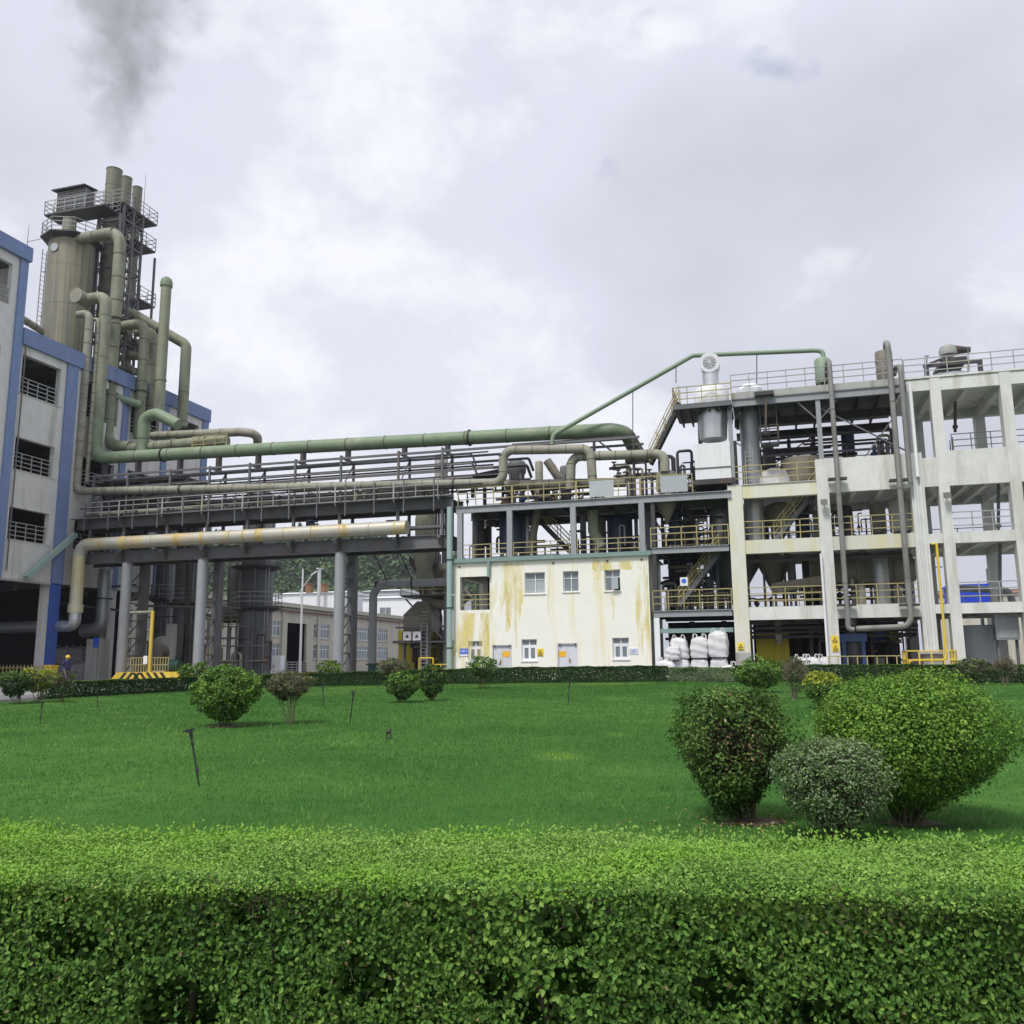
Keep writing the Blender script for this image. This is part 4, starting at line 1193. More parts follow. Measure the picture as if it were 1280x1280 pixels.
for u in (ca + .2, (ca + cb) / 2, cb - .2): T.part('post', MB().box(u - .12, u + .12, 4.2, 4.44, GZ, 11.997), 'steel_dark', smooth=False)
T = Thing('bridge_valve_row', 'row of small valves and hangers on the bridge walkway', 'pipework', (-18, .3, 12.3))
rnd = random.Random(21)
for k in range(26):
    u = rnd.uniform(BU0 + 1, BU1 - .5); v = rnd.uniform(-.1, 1.9); h = rnd.uniform(.5, 1.25)
    T.part('stem', MB().cyl((u, v, 12.28), (u, v, 12.28 + h), rnd.choice((.04, .06, .09)), n=8), rnd.choice(('steel_dark', 'steel_grey', 'pipe_beige')))
    if k % 2: T.part('valve', MB().lathe((u, v, 12.28 + h * .6), [(.08, 0), (.17, .08), (.17, .2), (.08, .28), (.15, .34), (.15, .37)], 10), rnd.choice(('steel_dark', 'vessel_tan', 'machine_blue')))
for k in range(14):
    u = BU0 + 1.2 + k * (BU1 - BU0 - 2) / 13
    T.part('hanger', MB().box(u - .04, u + .04, -.34, -.26, 11.3, 13.45), 'steel_grey', smooth=False)

for k, (v, z, r) in enumerate(((1.0, 15.36, .05), (2.1, 14.72, .06), (2.6, 14.2, .08), (2.6, 13.85, .06), (2.1, 13.05, .07), (-.25, 13.0, .05))):
    pipe('slim dark line, ' + ('first', 'second', 'third', 'fourth', 'fifth', 'sixth')[k] + ' from the top among those behind the bridge pipes', [(BU0 + .7, v, z), (BU1 + 2.5, v, z - .1)], r, 'steel_dark', group='slim dark lines on the bridge', n=6)
for k in range(7):
    u = BU0 + 3 + k * 3.9
    T = Thing('cable_loop', 'sagging black cable on the bridge, ' + ('first', 'second', 'third', 'fourth', 'fifth', 'sixth', 'seventh')[k] + ' from the block', 'cable', (u, .3, 13.4))
    T.part('cable_run', MB().tube([(u, .32, 13.4), (u + .9, .32, 13.1), (u + 1.9, .32, 13.05), (u + 2.9, .32, 13.4)], .025, 6, .8), 'cable')
# ------------------------------------------------------------------ behind the bridge: workshop, white sheds, lamp, pipes
WU = -44.1
def workshop():
    v0, v1 = 12.0, float(pu(527, 800, WU)[1])
    T = Thing('workshop', 'long low beige workshop with gridded windows behind the bridge', 'building', (WU - 5, (v0 + v1) / 2, GZ))
    zt = 8.8
    def vv(x): return float(pu(x, 795, WU)[1])
    holes, wins = [], []
    rows = ((5.1, 7.0), (2.3, 4.2))
    cols = [(222, 233), (337, 350), (392, 412), (446, 462), (469, 485), (500, 512)]
    for a, b in cols:
        for z0, z1 in rows:
            wins.append((vv(a), vv(b), z0, z1))
    for k in range(3):
        a = 17 + k * 5.0
        for z0, z1 in rows: wins.append((a, a + 2.6, z0, z1))
    door = (vv(359), vv(383), GZ, 6.9)
    T.part('wall', MB().wall(v0, v1, GZ, zt, wins + [door], WU - 0.3, WU, 'u'), 'beige_wall', smooth=False)
    for a, b, z0, z1 in wins:
        w = T.part('window', MB().wall(a, b, z0, z1, [(a + .07, b - .07, z0 + .07, z1 - .07)], WU - 0.2, WU - 0.1, 'u'), 'window_white', smooth=False)
        T.part('pane', MB().box(WU - 0.17, WU - 0.15, a + .05, b - .05, z0 + .05, z1 - .05), 'glass_grey', parent=w, smooth=False)
        mb = MB(); n = max(2, round((b - a) / 0.85))
        for i in range(1, n): v = a + (b - a) * i / n; mb.box(WU - 0.146, WU - 0.09, v - .04, v + .04, z0 + .08, z1 - .08)
        zm = z0 + (z1 - z0) * 0.68; mb.box(WU - 0.147, WU - 0.085, a + .08, b - .08, zm - .04, zm + .04)
        T.part('mullions', mb, 'window_white', parent=w, smooth=False)
        T.part('sill', MB().box(WU, WU + .12, a - .1, b + .1, z0 - .14, z0 - .02), 'beige_wall', parent=w, smooth=False)
    T.part('roof_slab', MB().box(WU - 11, WU + 0.7, v0, v1 + .3, zt + .02, zt + .55), 'beige_wall', smooth=False)
    T.part('eaves_pipe', MB().bar((WU + .35, v0, zt - .45), (WU + .35, v1, zt - .45), 0.14), 'roof_red', smooth=False)
    T.part('eaves_pipe', MB().bar((WU + .45, v0, zt - .25), (WU + .45, v1, zt - .25), 0.10), 'galvanised', smooth=False)
    for v in list(np.linspace(vv(353), v1 - .5, 6)):
        T.part('pilaster', MB().box(WU + .002, WU + .18, v - .35, v + .35, GZ, zt - .02), 'beige_wall', smooth=False)
    T.part('back_wall', MB().box(WU - 11, WU - 10.7, v0, v1, GZ, zt), 'interior_shade', smooth=False)
    T.part('end_wall', MB().box(WU - 10.7, WU - .3, v1 - .3, v1, GZ, zt), 'beige_wall', smooth=False)
    T.part('door_barrier', MB().rail((WU + .1, door[0], GZ), (WU + .1, door[1], GZ), 1.4, 1.2, .05, 4), 'rail_grey', smooth=False)
workshop()
def shed(label, x0, x1, ytop, ybot, v, depth, m, wins=(), roof=None, name='white_shed', cat='building'):
    a, b = pv(x0, ybot, v), pv(x1, ybot, v)
    zt = float(pv((x0 + x1) / 2, ytop, v)[2])
    T = Thing(name, label, cat, ((a[0] + b[0]) / 2, v + depth / 2, GZ))
    hs = []
    for (p, q, r, s) in wins:
        A, B = pv(p, s, v), pv(q, r, v); hs.append((float(A[0]), float(B[0]), float(A[2]), float(B[2])))
    T.part('wall', MB().wall(float(a[0]), float(b[0]), GZ, zt, hs, v, v + .25), m, smooth=False)
    T.part('wall', MB().box(a[0], a[0] + .25, v + .25, v + depth, GZ, zt), m, smooth=False)
    T.part('wall', MB().box(b[0] - .25, b[0], v + .25, v + depth, GZ, zt), m, smooth=False)
    for (h0, h1, z0, z1) in hs:
        w = T.part('window', MB().wall(h0, h1, z0, z1, [(h0 + .1, (h0 + h1) / 2 - .04, z0 + .1, z1 - .1), ((h0 + h1) / 2 + .04, h1 - .1, z0 + .1, z1 - .1)], v + .05, v + .13), 'window_white', smooth=False)
        T.part('pane', MB().box(h0 + .08, h1 - .08, v + .08, v + .10, z0 + .08, z1 - .08), 'glass_grey', parent=w, smooth=False)
    T.part('roof', MB().prism([(v - .4, zt + .02), (v + depth / 2, zt + .9), (v + depth + .4, zt + .02), (v + depth / 2, zt + .02)], 'u', float(a[0]) - .3, float(b[0]) + .3), roof or m, smooth=False)
    return T
shed('white rendered shed with one dark window behind the workshop end', 452, 560, 747, 828, 110, 14, 'white_panel', [(474, 489, 759, 770), (452.5, 458, 765, 769)])
shed('low white flat shed above the workshop roof', 335, 424, 742, 828, 120, 14, 'white_panel')
shed('pale grey shed with light roof far behind the white sheds', 450, 498, 739, 828, 150, 14, 'tank_bluegrey', roof='white_panel')
shed('far red roofed house seen through the right concrete bays', 1180, 1300, 742, 830, 90, 10, 'beige_wall', [(1200, 1206, 756, 764), (1230, 1236, 756, 764)], roof='roof_red', name='red_roofed_house')
q = pv(398, 760, 118)
T = Thing('thin_chimney', 'thin pale chimney with a cap above the white sheds', 'chimney', (q[0], 118, GZ))
zt = float(pv(398, 712, 118)[2])
T.part('shaft', MB().cyl((q[0], 118, GZ), (q[0], 118, zt), .42, .38, 14), 'silver_cladding'); T.part('cap', MB().cyl((q[0], 118, zt + .1), (q[0], 118, zt + .3), .75, n=14), 'silver_cladding')
for k, x in enumerate((386, 404)):
    q = pv(x, 760, 122); zt = float(pv(x, 731, 122)[2])
    T = Thing('rusty_tank', ('rusty round tank left of the thin chimney', 'rusty round tank right of the thin chimney')[k], 'tank', (q[0], 122, GZ))
    T.part('shell', MB().lathe((q[0], 122, 0), [(.5, GZ), (.5, zt - 2), (.9, zt - 1.6), (.9, zt)], 16), 'rust_brown')
    T.part('lid', MB().cyl((q[0], 122, zt + .003), (q[0], 122, zt + .2), 1.05, n=16), 'rust_brown')
# street lamp
q = pv(376, 800, 15); zt = float(pv(378, 711, 15)[2])
T = Thing('street_lamp', 'slim white street lamp with a single curved arm', 'lamp', (q[0], 15, GZ))
T.part('pole', MB().cyl((q[0], 15, GZ), (q[0], 15, zt), .12, .07, 12), 'white_panel')
e0, e1 = pv(377, 738, 15), pv(391, 718, 15)
T.part('arm', MB().tube([(q[0], 15, float(e0[2]) - 1.0), (q[0] - .3, 15, float(e0[2]) - .1), (float(e1[0]), 15, float(e1[2]))], .05, 8, .5), 'white_panel')
T.part('lamp_head', MB().bar((float(e1[0]) - .2, 15, float(e1[2]) - .1), (float(e1[0]) + .35, 15, float(e1[2]) + .25), .18, .1), 'white_panel')
# white electric cabinet and low striped kerb by the workshop
q = pv(343, 822, 22)
T = Thing('electric_cabinet', 'white double door cabinet beside the wide dark tower', 'cabinet', (q[0], 22, GZ))
T.part('body', MB().box(q[0] - .75, q[0] + .75, 22, 22.6, GZ, GZ + 1.9), 'white_panel', smooth=False)
for s in (-1, 1):
    d = T.part('door', MB().box(q[0] + (.02 if s > 0 else -.72), q[0] + (.72 if s > 0 else -.02), 21.96, 21.998, GZ + .08, GZ + 1.82), 'white_panel', smooth=False)
    T.part('handle', MB().box(q[0] + s * .08 - .02, q[0] + s * .08 + .02, 21.93, 21.958, GZ + .8, GZ + 1.0), 'steel_dark', parent=d, smooth=False)
q = pv(392, 832, 12)
T = Thing('striped_barrier', 'small black and orange striped barrier at the workshop door', 'barrier', (q[0], 12, GZ))
T.part('board', MB().box(q[0] - .9, q[0] + .9, 12, 12.12, GZ + .1, GZ + .45), 'sign_orange', smooth=False)
for k in range(5): T.part('stripe', MB().prism([(q[0] - .8 + .36 * k, GZ + .11), (q[0] - .66 + .36 * k, GZ + .11), (q[0] - .52 + .36 * k, GZ + .44), (q[0] - .66 + .36 * k, GZ + .44)], 'v', 11.985, 11.997), 'black_paint', smooth=False)
for s in (-.7, .7): T.part('leg', MB().box(q[0] + s - .05, q[0] + s + .05, 12.125, 12.2, GZ, GZ + .4), 'steel_dark', smooth=False)
# grey pipe with elbow and pump
q0 = pv(466, 780, 4.5); zt = float(pv(470, 731, 4.5)[2])
pipe('grey pipe that rises, bends and runs to the dust collector', [(q0[0], 4.5, 1.55), (q0[0], 4.5, zt), (float(pv(566, 728, 4.5)[0]), 4.5, zt)], .29, 'steel_light', bend=.9, rings=4.2, flanges=(.05, .5))
T = Thing('pump', 'dark green pump at the foot of the grey elbow pipe', 'pump', (q0[0], 4.5, GZ))
T.part('casing', MB().cyl((q0[0], 4.5, GZ + .1), (q0[0], 4.5, 1.6), .33, .26, 14).cyl((q0[0], 4.5, 1.5), (q0[0], 4.5, 1.62), .42, n=14), 'machine_green')
T.part('motor', MB().cyl((q0[0] + .3, 4.5, GZ + .5), (q0[0] + 1.1, 4.5, GZ + .5), .28, n=14), 'machine_green'); T.part('base', MB().box(q0[0] - .4, q0[0] + 1.2, 4.1, 4.9, GZ, GZ + .18), 'concrete_grey', smooth=False)
for k, x in enumerate((480, 511)):
    q = pv(x, 700, 3.9); solo('hanger_rod', ('left hanger rod holding the grey elbow pipe', 'right hanger rod holding the grey elbow pipe')[k], 'rod', MB().tube([(q[0], 2.3, 9.0), (q[0], 4.5, zt + .28)], .045, 6), 'steel_dark', (q[0], 4.5, zt + .3))
# dust collector
def collector():
    v = 6.0
    c = pv(531, 760, v)
    T = Thing('dust_collector', 'stained grey dust collector with pipe neck beside the cream building', 'dust collector', (c[0], v, GZ))
    z = lambda y: float(pv(531, y, v)[2])
    T.part('neck', MB().lathe((c[0], v, 0), [(.62, z(735)), (.62, z(712)), (.74, z(706)), (.74, z(650)), (.68, z(640))], 18), 'pipe_beige')
    for s in (-1, 1):
        T.part('bracket', MB().prism([(c[0] + s * .7, z(716)), (c[0] + s * 1.2, z(702)), (c[0] + s * 1.2, z(694)), (c[0] + s * .74, z(700))], 'v', v - .1, v + .1), 'steel_dark', smooth=False)
    T.part('platform', MB().box(c[0] - 1.3, c[0] + 2.0, v - 1.3, v + 1.2, z(747), z(745)), 'steel_dark', smooth=False)
    mb = MB(); mb.rail((c[0] - 1.3, v - 1.3, z(745)), (c[0] + 2, v - 1.3, z(745)), 1.1, .9, .03); T.part('railing', mb, 'rail_yellow', smooth=False)
    b = T.part('hopper_body', MB().quad_box([(c[0] - 1.2, v - 1, z(790)), (c[0] + .9, v - 1, z(790)), (c[0] + .9, v + 1, z(790)), (c[0] - 1.2, v + 1, z(790)), (c[0] - 1.2, v - 1, z(770)), (c[0] + .9, v - 1, z(770)), (c[0] + .9, v + 1, z(770)), (c[0] - 1.2, v + 1, z(770))]), 'vessel_tan', smooth=False)
    T.part('hopper_roof', MB().quad_box([(c[0] - 1.25, v - 1.05, z(770) + .003), (c[0] + .95, v - 1.05, z(770) + .003), (c[0] + .95, v + 1.05, z(770) + .003), (c[0] - 1.25, v + 1.05, z(770) + .003), (c[0] - .4, v - .5, z(752)), (c[0] + .5, v - .5, z(752)), (c[0] + .5, v + .5, z(752)), (c[0] - .4, v + .5, z(752))]), 'vessel_tan', smooth=False)
    f = pv(552, 722, v + 1.5)
    T.part('fan_scroll', MB().cyl((f[0] - .6, v + 1.5, f[2]), (f[0] + .7, v + 1.5, f[2]), 1.05, n=26).rings((f[0] - .55, v + 1.5, f[2]), (f[0] + .65, v + 1.5, f[2]), 1.09, .2, .05, 26), 'vessel_tan')
    f = pv(545, 760, v)
    T.part('transfer_duct', MB().tube([(c[0], v, z(735)), (c[0] + .2, v, z(752)), (float(f[0]) + 1.2, v + .6, z(756)), (float(f[0]) + 2.2, v + .6, z(742))], .45, 14, .7), 'vessel_tan')
    for du in (-1.1, .85, 2.0):
        for dv in (-1.2, 1.1): T.part('leg', MB().box(c[0] + du - .08, c[0] + du + .08, v + dv - .08, v + dv + .08, GZ, z(747) if du > 1 else z(790)), 'steel_grey', smooth=False)
    mb = MB()
    mb.bar((c[0] - .9, v - 1.35, z(750)), (c[0] + 1.9, v - 1.35, z(800)), .1); mb.bar((c[0] + .3, v - 1.35, z(750)), (c[0] + 1.9, v - 1.35, z(785)), .1)
    for y in (785, 803): mb.bar((c[0] - 1.6, v - 1.4, z(y)), (c[0] + 2.4, v - 1.4, z(y)), .12)
    T.part('bracing', mb, 'steel_grey', smooth=False)
    mb = MB()
    for o in (0, .45): mb.bar((c[0] + .35 + o, v - 1.5, GZ), (c[0] + .35 + o, v - 1.5, z(780)), .06)
    for i in range(18): mb.bar((c[0] + .35, v - 1.5, GZ + .3 + i * .25), (c[0] + .8, v - 1.5, GZ + .3 + i * .25), .035)
    T.part('ladder', mb, 'rail_grey', smooth=False)
    for k, x in enumerate((509, 521)):
        q = pv(x, 795, v - 1.6); p = T.part('notice_board', MB().box(q[0] - .3, q[0] + .3, v - 1.62, v - 1.58, q[2] - .3, q[2] + .3), 'sign_white', smooth=False)
        T.part('warning_triangle', MB().prism([(q[0] - .14, q[2] - .12), (q[0] + .14, q[2] - .12), (q[0], q[2] + .14)], 'v', v - 1.632, v - 1.623), 'black_paint', parent=p, smooth=False)
collector()
a_, b_ = pv(498, 820, 8.0), pv(562, 820, 8.0); zt = float(pv(530, 804, 8.0)[2])
T = Thing('yellow_hut', 'low yellow hut under the dust collector', 'hut', ((a_[0] + b_[0]) / 2, 9, GZ))
T.part('wall', MB().wall(float(a_[0]), float(b_[0]), GZ, zt, [], 8.0, 11.0), 'yellow_wall', smooth=False)
T.part('roof', MB().box(a_[0] - .3, b_[0] + .3, 7.6, 11.4, zt + .003, zt + .2), 'steel_grey', smooth=False)
T.part('parapet', MB().box(a_[0], b_[0], 7.9, 8.1, zt + .21, zt + .95), 'yellow_wall', smooth=False)
for u in (a_[0] + .5, a_[0] + 2.0): T.part('rib', MB().box(u - .08, u + .08, 7.93, 7.997, GZ, zt), 'steel_dark', smooth=False)
a_, b_ = pv(524, 825, 3.0), pv(560, 825, 3.0)
T = Thing('yellow_handrail', 'bright yellow looped handrail beside the teal drainpipe', 'railing', ((a_[0] + b_[0]) / 2, 3.0, GZ))
mb = MB().tube([(a_[0], 3, GZ), (a_[0], 3, GZ + 1.4), (a_[0] + 1.0, 3, GZ + 1.4), (a_[0] + 1.0, 3, GZ)], .045, 8, .1); T.part('loop', mb, 'yellow_bright')
mb = MB().rail((a_[0] + 1.0, 3.1, GZ), (b_[0], 3.1, GZ), 1.0, .6, .035); T.part('rails', mb, 'yellow_bright', smooth=False)

# ------------------------------------------------------------------ cream building
A0, A1 = float(pv(567, 720, 0)[0]), float(pv(811, 720, 0)[0])
ZR = 7.92
def warning(T, x, y, v, s, parent=None):
    q = pv(x, y, v)
    p = T.part('warning_sign', MB().box(q[0] - s, q[0] + s, v - .03, v - .004, q[2] - s * 1.15, q[2] + s * 1.15), 'sign_yellow', parent=parent, smooth=False)
    tri = [(-.75, -.55), (.75, -.55), (0, .75)]
    mb = MB().prism([(q[0] + a * s, q[2] + b * s) for a, b in tri], 'v', v - .038, v - .031); T.part('black_triangle', mb, 'black_paint', parent=p, smooth=False)
    mb = MB().prism([(q[0] + a * s * .55, q[2] + (b - .02) * s * .55) for a, b in tri], 'v', v - .044, v - .039); T.part('yellow_triangle', mb, 'sign_yellow', parent=p, smooth=False)
    mb = MB().box(q[0] - s * .05, q[0] + s * .05, v - .05, v - .045, q[2] - s * .12, q[2] + s * .25).box(q[0] - s * .05, q[0] + s * .05, v - .05, v - .045, q[2] - s * .26, q[2] - s * .17).box(q[0] - s * .7, q[0] + s * .7, v - .036, v - .031, q[2] - s * 1.02, q[2] - s * .8)
    T.part('marks', mb, 'black_paint', parent=p, smooth=False)
def glyphs(T, parent, u0, u1, z0, z1, v, m, rows=1, cols=4):
    """blocky unreadable characters, as small as they are in the photograph"""
    mb = MB(); rnd = random.Random(int(u0 * 91 + z0 * 37))
    ch = (z1 - z0) / rows; cw = (u1 - u0) / cols
    for r in range(rows):
        for c in range(cols):
            x, z = u0 + cw * (c + .12), z0 + ch * (r + .14); W, H = cw * .76, ch * .72; t = min(W, H) * .16
            mb.box(x, x + W, v - .004, v, z + H * rnd.choice((.85, .9)) - t, z + H * .9)
            mb.box(x + W * .1, x + W * .9, v - .004, v, z + H * .42, z + H * .42 + t)
            k = rnd.choice((.25, .45, .65)); mb.box(x + W * k, x + W * k + t, v - .0085, v - .0045, z, z + H)
            if rnd.random() < .6: mb.box(x, x + t, v - .0085, v - .0045, z, z + H * .8)
            if rnd.random() < .6: mb.box(x + W - t, x + W, v - .0085, v - .0045, z, z + H * .7)
    T.part('lettering', mb, m, parent=parent, smooth=False)
def cream_building():
    T = Thing('cream_building', 'two storey cream rendered building with yellow stains', 'building', ((A0 + A1) / 2, 3, GZ))
    def R(x0, x1, y0, y1):
        a, b = pv(x0, y1, 0), pv(x1, y0, 0); return (float(a[0]), float(b[0]), float(a[2]), float(b[2]))
    uw = [R(656, 681, 715, 742.5), R(704, 723, 713.5, 740), R(756, 775, 711.5, 739)]
    lw = [R(585, 603, 801, 827), R(652, 671, 799, 826), R(766, 786, 797, 824)]
    dr = [R(615, 640, 806, 838), R(697, 722, 804, 838)]
    dr = [(a, b, GZ, z1) for a, b, z0, z1 in dr]
    op = R(575, 612, 720, 763)
    T.part('wall', MB().wall(A0, A1, GZ, ZR, uw + lw + dr + [op], 0, .3), 'cream_render', smooth=False)
    T.part('side_wall', MB().wall(.3, 6.2, GZ, ZR, [(2.0, 3.2, 5.2, 6.8), (2.2, 3.3, GZ, 2.7)], A1 - .3, A1 - .003, 'u'), 'cream_render', smooth=False)
    T.part('side_wall', MB().wall(.3, 6.2, GZ, ZR, [(1.2, 5.2, 4.6, 7.0)], A0 + .003, A0 + .3, 'u'), 'cream_render', smooth=False)
    T.part('back_wall', MB().wall(A0 + .3, A1 - .3, GZ, ZR, [(A0 + .5, A0 + 2.6, 4.6, 7.3)], 6.2, 6.45), 'interior_plaster', smooth=False)
    T.part('inner_wall', MB().box(A0 + 2.75, A0 + 2.95, .31, 6.19, GZ, ZR - .01), 'interior_plaster', smooth=False)
    T.part('upper_floor', MB().box(A0 + .31, A1 - .31, .31, 6.19, 4.0, 4.25), 'interior_plaster', smooth=False)
    T.part('roof_slab', MB().box(A0 - .05, A1 + .15, -.12, 6.6, ZR + .003, ZR + .10), 'concrete_grey', smooth=False)
    T.part('roof_trim', MB().box(A0 - .10, A1 + .2, -.2, -.125, ZR - .06, ZR + .2), 'teal_trim', smooth=False)
    for k in ((A0 + .4, .25), (612 * 0 + uw[0][1] + .55, 0), (uw[2][0] + .2, 0), (A1 - .4, 0)):
        T.part('weep_hole', MB().box(k[0] - .05, k[0] + .05, -.05, -.002, ZR - .35, ZR - .25), 'steel_dark', smooth=False)
    for i, (a, b, z0, z1) in enumerate(uw):
        w = T.part('window', MB().wall(a, b, z0, z1, [(a + .06, (a + b) / 2 - .03, z0 + .06, z0 + (z1 - z0) * .64), ((a + b) / 2 + .03, b - .06, z0 + .06, z0 + (z1 - z0) * .64), (a + .06, (a + b) / 2 - .03, z0 + (z1 - z0) * .68, z1 - .06), ((a + b) / 2 + .03, b - .06, z0 + (z1 - z0) * .68, z1 - .06)], .17, .24), 'window_white', smooth=False)
        for k, (p, q, r, s) in enumerate(((a, (a + b) / 2, z0, z0 + (z1 - z0) * .66), ((a + b) / 2, b, z0, z0 + (z1 - z0) * .66), (a, (a + b) / 2, z0 + (z1 - z0) * .66, z1), ((a + b) / 2, b, z0 + (z1 - z0) * .66, z1))):
            if i == 2 and k == 1:
                T.part('open_sash', MB().box(b - .5, b - .1, -.25, -.21, r + .1, s - .05), 'glass_pale', parent=w, smooth=False); continue
            T.part('pane', MB().box(p + .045, q - .045, .20, .215, r + .045, s - .045), 'glass_pale' if (i == 0 and k < 2) else 'glass_grey', parent=w, smooth=False)
        T.part('sill', MB().box(a - .06, b + .06, -.06, .165, z0 - .06, z0 - .005), 'cream_render', parent=w, smooth=False)
    for i, (a, b, z0, z1) in enumerate(lw):
        zs = z0 + (z1 - z0) * .70
        w = T.part('window', MB().wall(a, b, z0, z1, [(a + .16, (a + b) / 2 - .08, z0 + .14, zs - .14), ((a + b) / 2 + .08, b - .16, z0 + .14, zs - .14), (a + .05, (a + b) / 2 - .03, zs + .05, z1 - .05), ((a + b) / 2 + .03, b - .05, zs + .05, z1 - .05)], .13, .22), 'window_white', smooth=False)
        for p, q, r, s in ((a + .12, (a + b) / 2 - .06, z0 + .12, zs - .1), ((a + b) / 2 + .06, b - .12, z0 + .12, zs - .1), (a + .04, (a + b) / 2 - .02, zs + .03, z1 - .03), ((a + b) / 2 + .02, b - .04, zs + .03, z1 - .03)):
            T.part('pane', MB().box(p, q, .17, .185, r, s), 'glass_grey', parent=w, smooth=False)
        T.part('sill', MB().box(a - .05, b + .05, -.06, .05, z0 - .07, z0 - .005), 'window_white', parent=w, smooth=False)
    for i, (a, b, z0, z1) in enumerate(dr):
        m = (a + b) / 2
        d = T.part('door', MB().box(a + .06, m - .005, .12, .17, z0 + .03, z1 - .06).box(m + .005, b - .06, .12, .17, z0 + .03, z1 - .06), 'door_grey', smooth=False)
        T.part('door_frame', MB().wall(a, b, z0, z1, [(a + .055, b - .055, z0, z1 - .055)], .02, .22), 'door_grey', parent=d, smooth=False)
        T.part('handle', MB().box(m + (.10 if i else -.14), m + (.14 if i else -.10), .06, .115, GZ + 1.0, GZ + 1.25), 'steel_dark', parent=d, smooth=False)
        for s in (a + .12, b - .2): T.part('hinge', MB().box(s, s + .1, .0, .019, z1 - .10, z1 - .01), 'steel_dark', parent=d, smooth=False)
        q = pv(633 if i == 0 else 703, 817.5, .12)
        s = T.part('door_notice', MB().box(q[0] - .22, q[0] + .22, .105, .117, q[2] - .17, q[2] + .17), 'sign_orange', parent=d, smooth=False)
    # yellow run-off stains under the roof edge and the open bay, thin uneven crusts
    for (x0, x1, y0, y1) in ((601, 612, 764, 836), (630, 637, 702, 790), (642, 647, 704, 810), (684, 688, 703, 770), (764, 769, 742, 776), (567.5, 571, 704, 836), (807, 810.5, 696, 836), (746, 752, 700, 725), (663, 666, 828, 838), (625, 629, 812, 838)):
        a, b, z0, z1 = R(x0, x1, y0, y1)
        mb = MB(); n = 16; rnd = random.Random(int(x0))
        for j in range(n):
            t = j / (n - 1); wv = (b - a) / 2 * (1.0 - .45 * t) * rnd.uniform(.55, 1.1); c = (a + b) / 2 + (b - a) * .12 * math.sin(t * 7 + x0)
            mb.v += [(c - wv, -.004, z1 + (z0 - z1) * t), (c + wv, -.004, z1 + (z0 - z1) * t)]
        for j in range(n - 1): mb.f.append([2 * j, 2 * j + 2, 2 * j + 3, 2 * j + 1])
        T.part('rust_stain', mb, 'stain_film', smooth=False)
    # railing in the open bay
    T.part('bay_railing', MB().rail((op[0], .15, op[2]), (op[1], .15, op[2]), 1.0, .8, .03), 'rail_yellow', smooth=False)
    return T, R
def stain_film():
    m = mat('stain_film', (0.78, 0.64, 0.20), 0.85, var=0.25, scale=6, rand=0)
    t = m.node_tree; L = t.links.new
    b = t.nodes['Principled BSDF']; out = t.nodes['Material Output']
    tc = t.nodes.new('ShaderNodeTexCoord'); mp = t.nodes.new('ShaderNodeMapping'); mp.inputs['Scale'].default_value = (7, 7, .5)
    n = t.nodes.new('ShaderNodeTexNoise'); n.inputs['Scale'].default_value = 1.0; n.inputs['Detail'].default_value = 4
    L(tc.outputs['Object'], mp.inputs[0]); L(mp.outputs[0], n.inputs['Vector'])
    mr = t.nodes.new('ShaderNodeMapRange'); mr.inputs['From Min'].default_value, mr.inputs['From Max'].default_value = .36, .66; mr.inputs['To Max'].default_value = .38
    L(n.outputs['Fac'], mr.inputs['Value']); L(mr.outputs[0], b.inputs['Alpha'])
stain_film()
TW, RW = cream_building()
# signs on the front
def wall_sign(label, x0, x1, y0, y1, m, tm, rows, cols, name='wall_sign'):
    a, b, z0, z1 = RW(x0, x1, y0, y1)
    T = Thing(name, label, 'sign', ((a + b) / 2, -.02, z0))
    p = T.part('plate', MB().box(a, b, -.03, -.006, z0, z1), m, smooth=False)
    h = z1 - z0
    glyphs(T, p, a + .04, b - .04, z0 + h * (.40 if rows == 1 else .08), z1 - .05, -.031, tm, rows, cols)
    return T, p, (a, b, z0, z1)
T, p, (a, b, z0, z1) = wall_sign('blue notice with white foot strip left of the first window', 575, 585, 810.5, 820.5, 'sign_blue', 'sign_white', 1, 4)
T.part('white_strip', MB().box(a + .01, b - .01, -.038, -.032, z0 + .01, z0 + (z1 - z0) * .26), 'sign_white', parent=p, smooth=False)
wall_sign('white and blue notice right of the last ground floor window', 787, 798, 810, 818, 'sign_white', 'sign_blue', 3, 6)
T = Thing('hazard_sign', 'small yellow hazard sign between window and second door', 'sign', P(675.5, 821, -.02)); warning(T, 675.5, 815.5, 0, .2)
for x, l in ((633, 'orange'), (703, 'orange')): pass
# teal drainpipe at the left corner
q = pv(562, 740, -.35)
T = Thing('drainpipe', 'tall pale teal drainpipe at the left corner of the cream building', 'pipe', (q[0], -.35, GZ))
T.part('pipe_run', MB().cyl((q[0], -.35, GZ), (q[0], -.35, float(pv(563, 634, -.35)[2])), .19, n=16), 'teal_pipe')
for y in (700, 760, 810): T.part('clamp', MB().cyl((q[0], -.35, float(pv(562, y, -.35)[2]) - .04), (q[0], -.35, float(pv(562, y, -.35)[2]) + .04), .215, n=16), 'steel_dark')
q = pv(611, 703, -.1)
solo('roof_spout', 'short teal rainwater spout under the cream building roof edge', 'spout', MB().box(q[0] - .08, q[0] + .08, -.22, -.03, 6.9, 7.85), 'teal_trim', (q[0], -.1, 6.9), smooth=False)

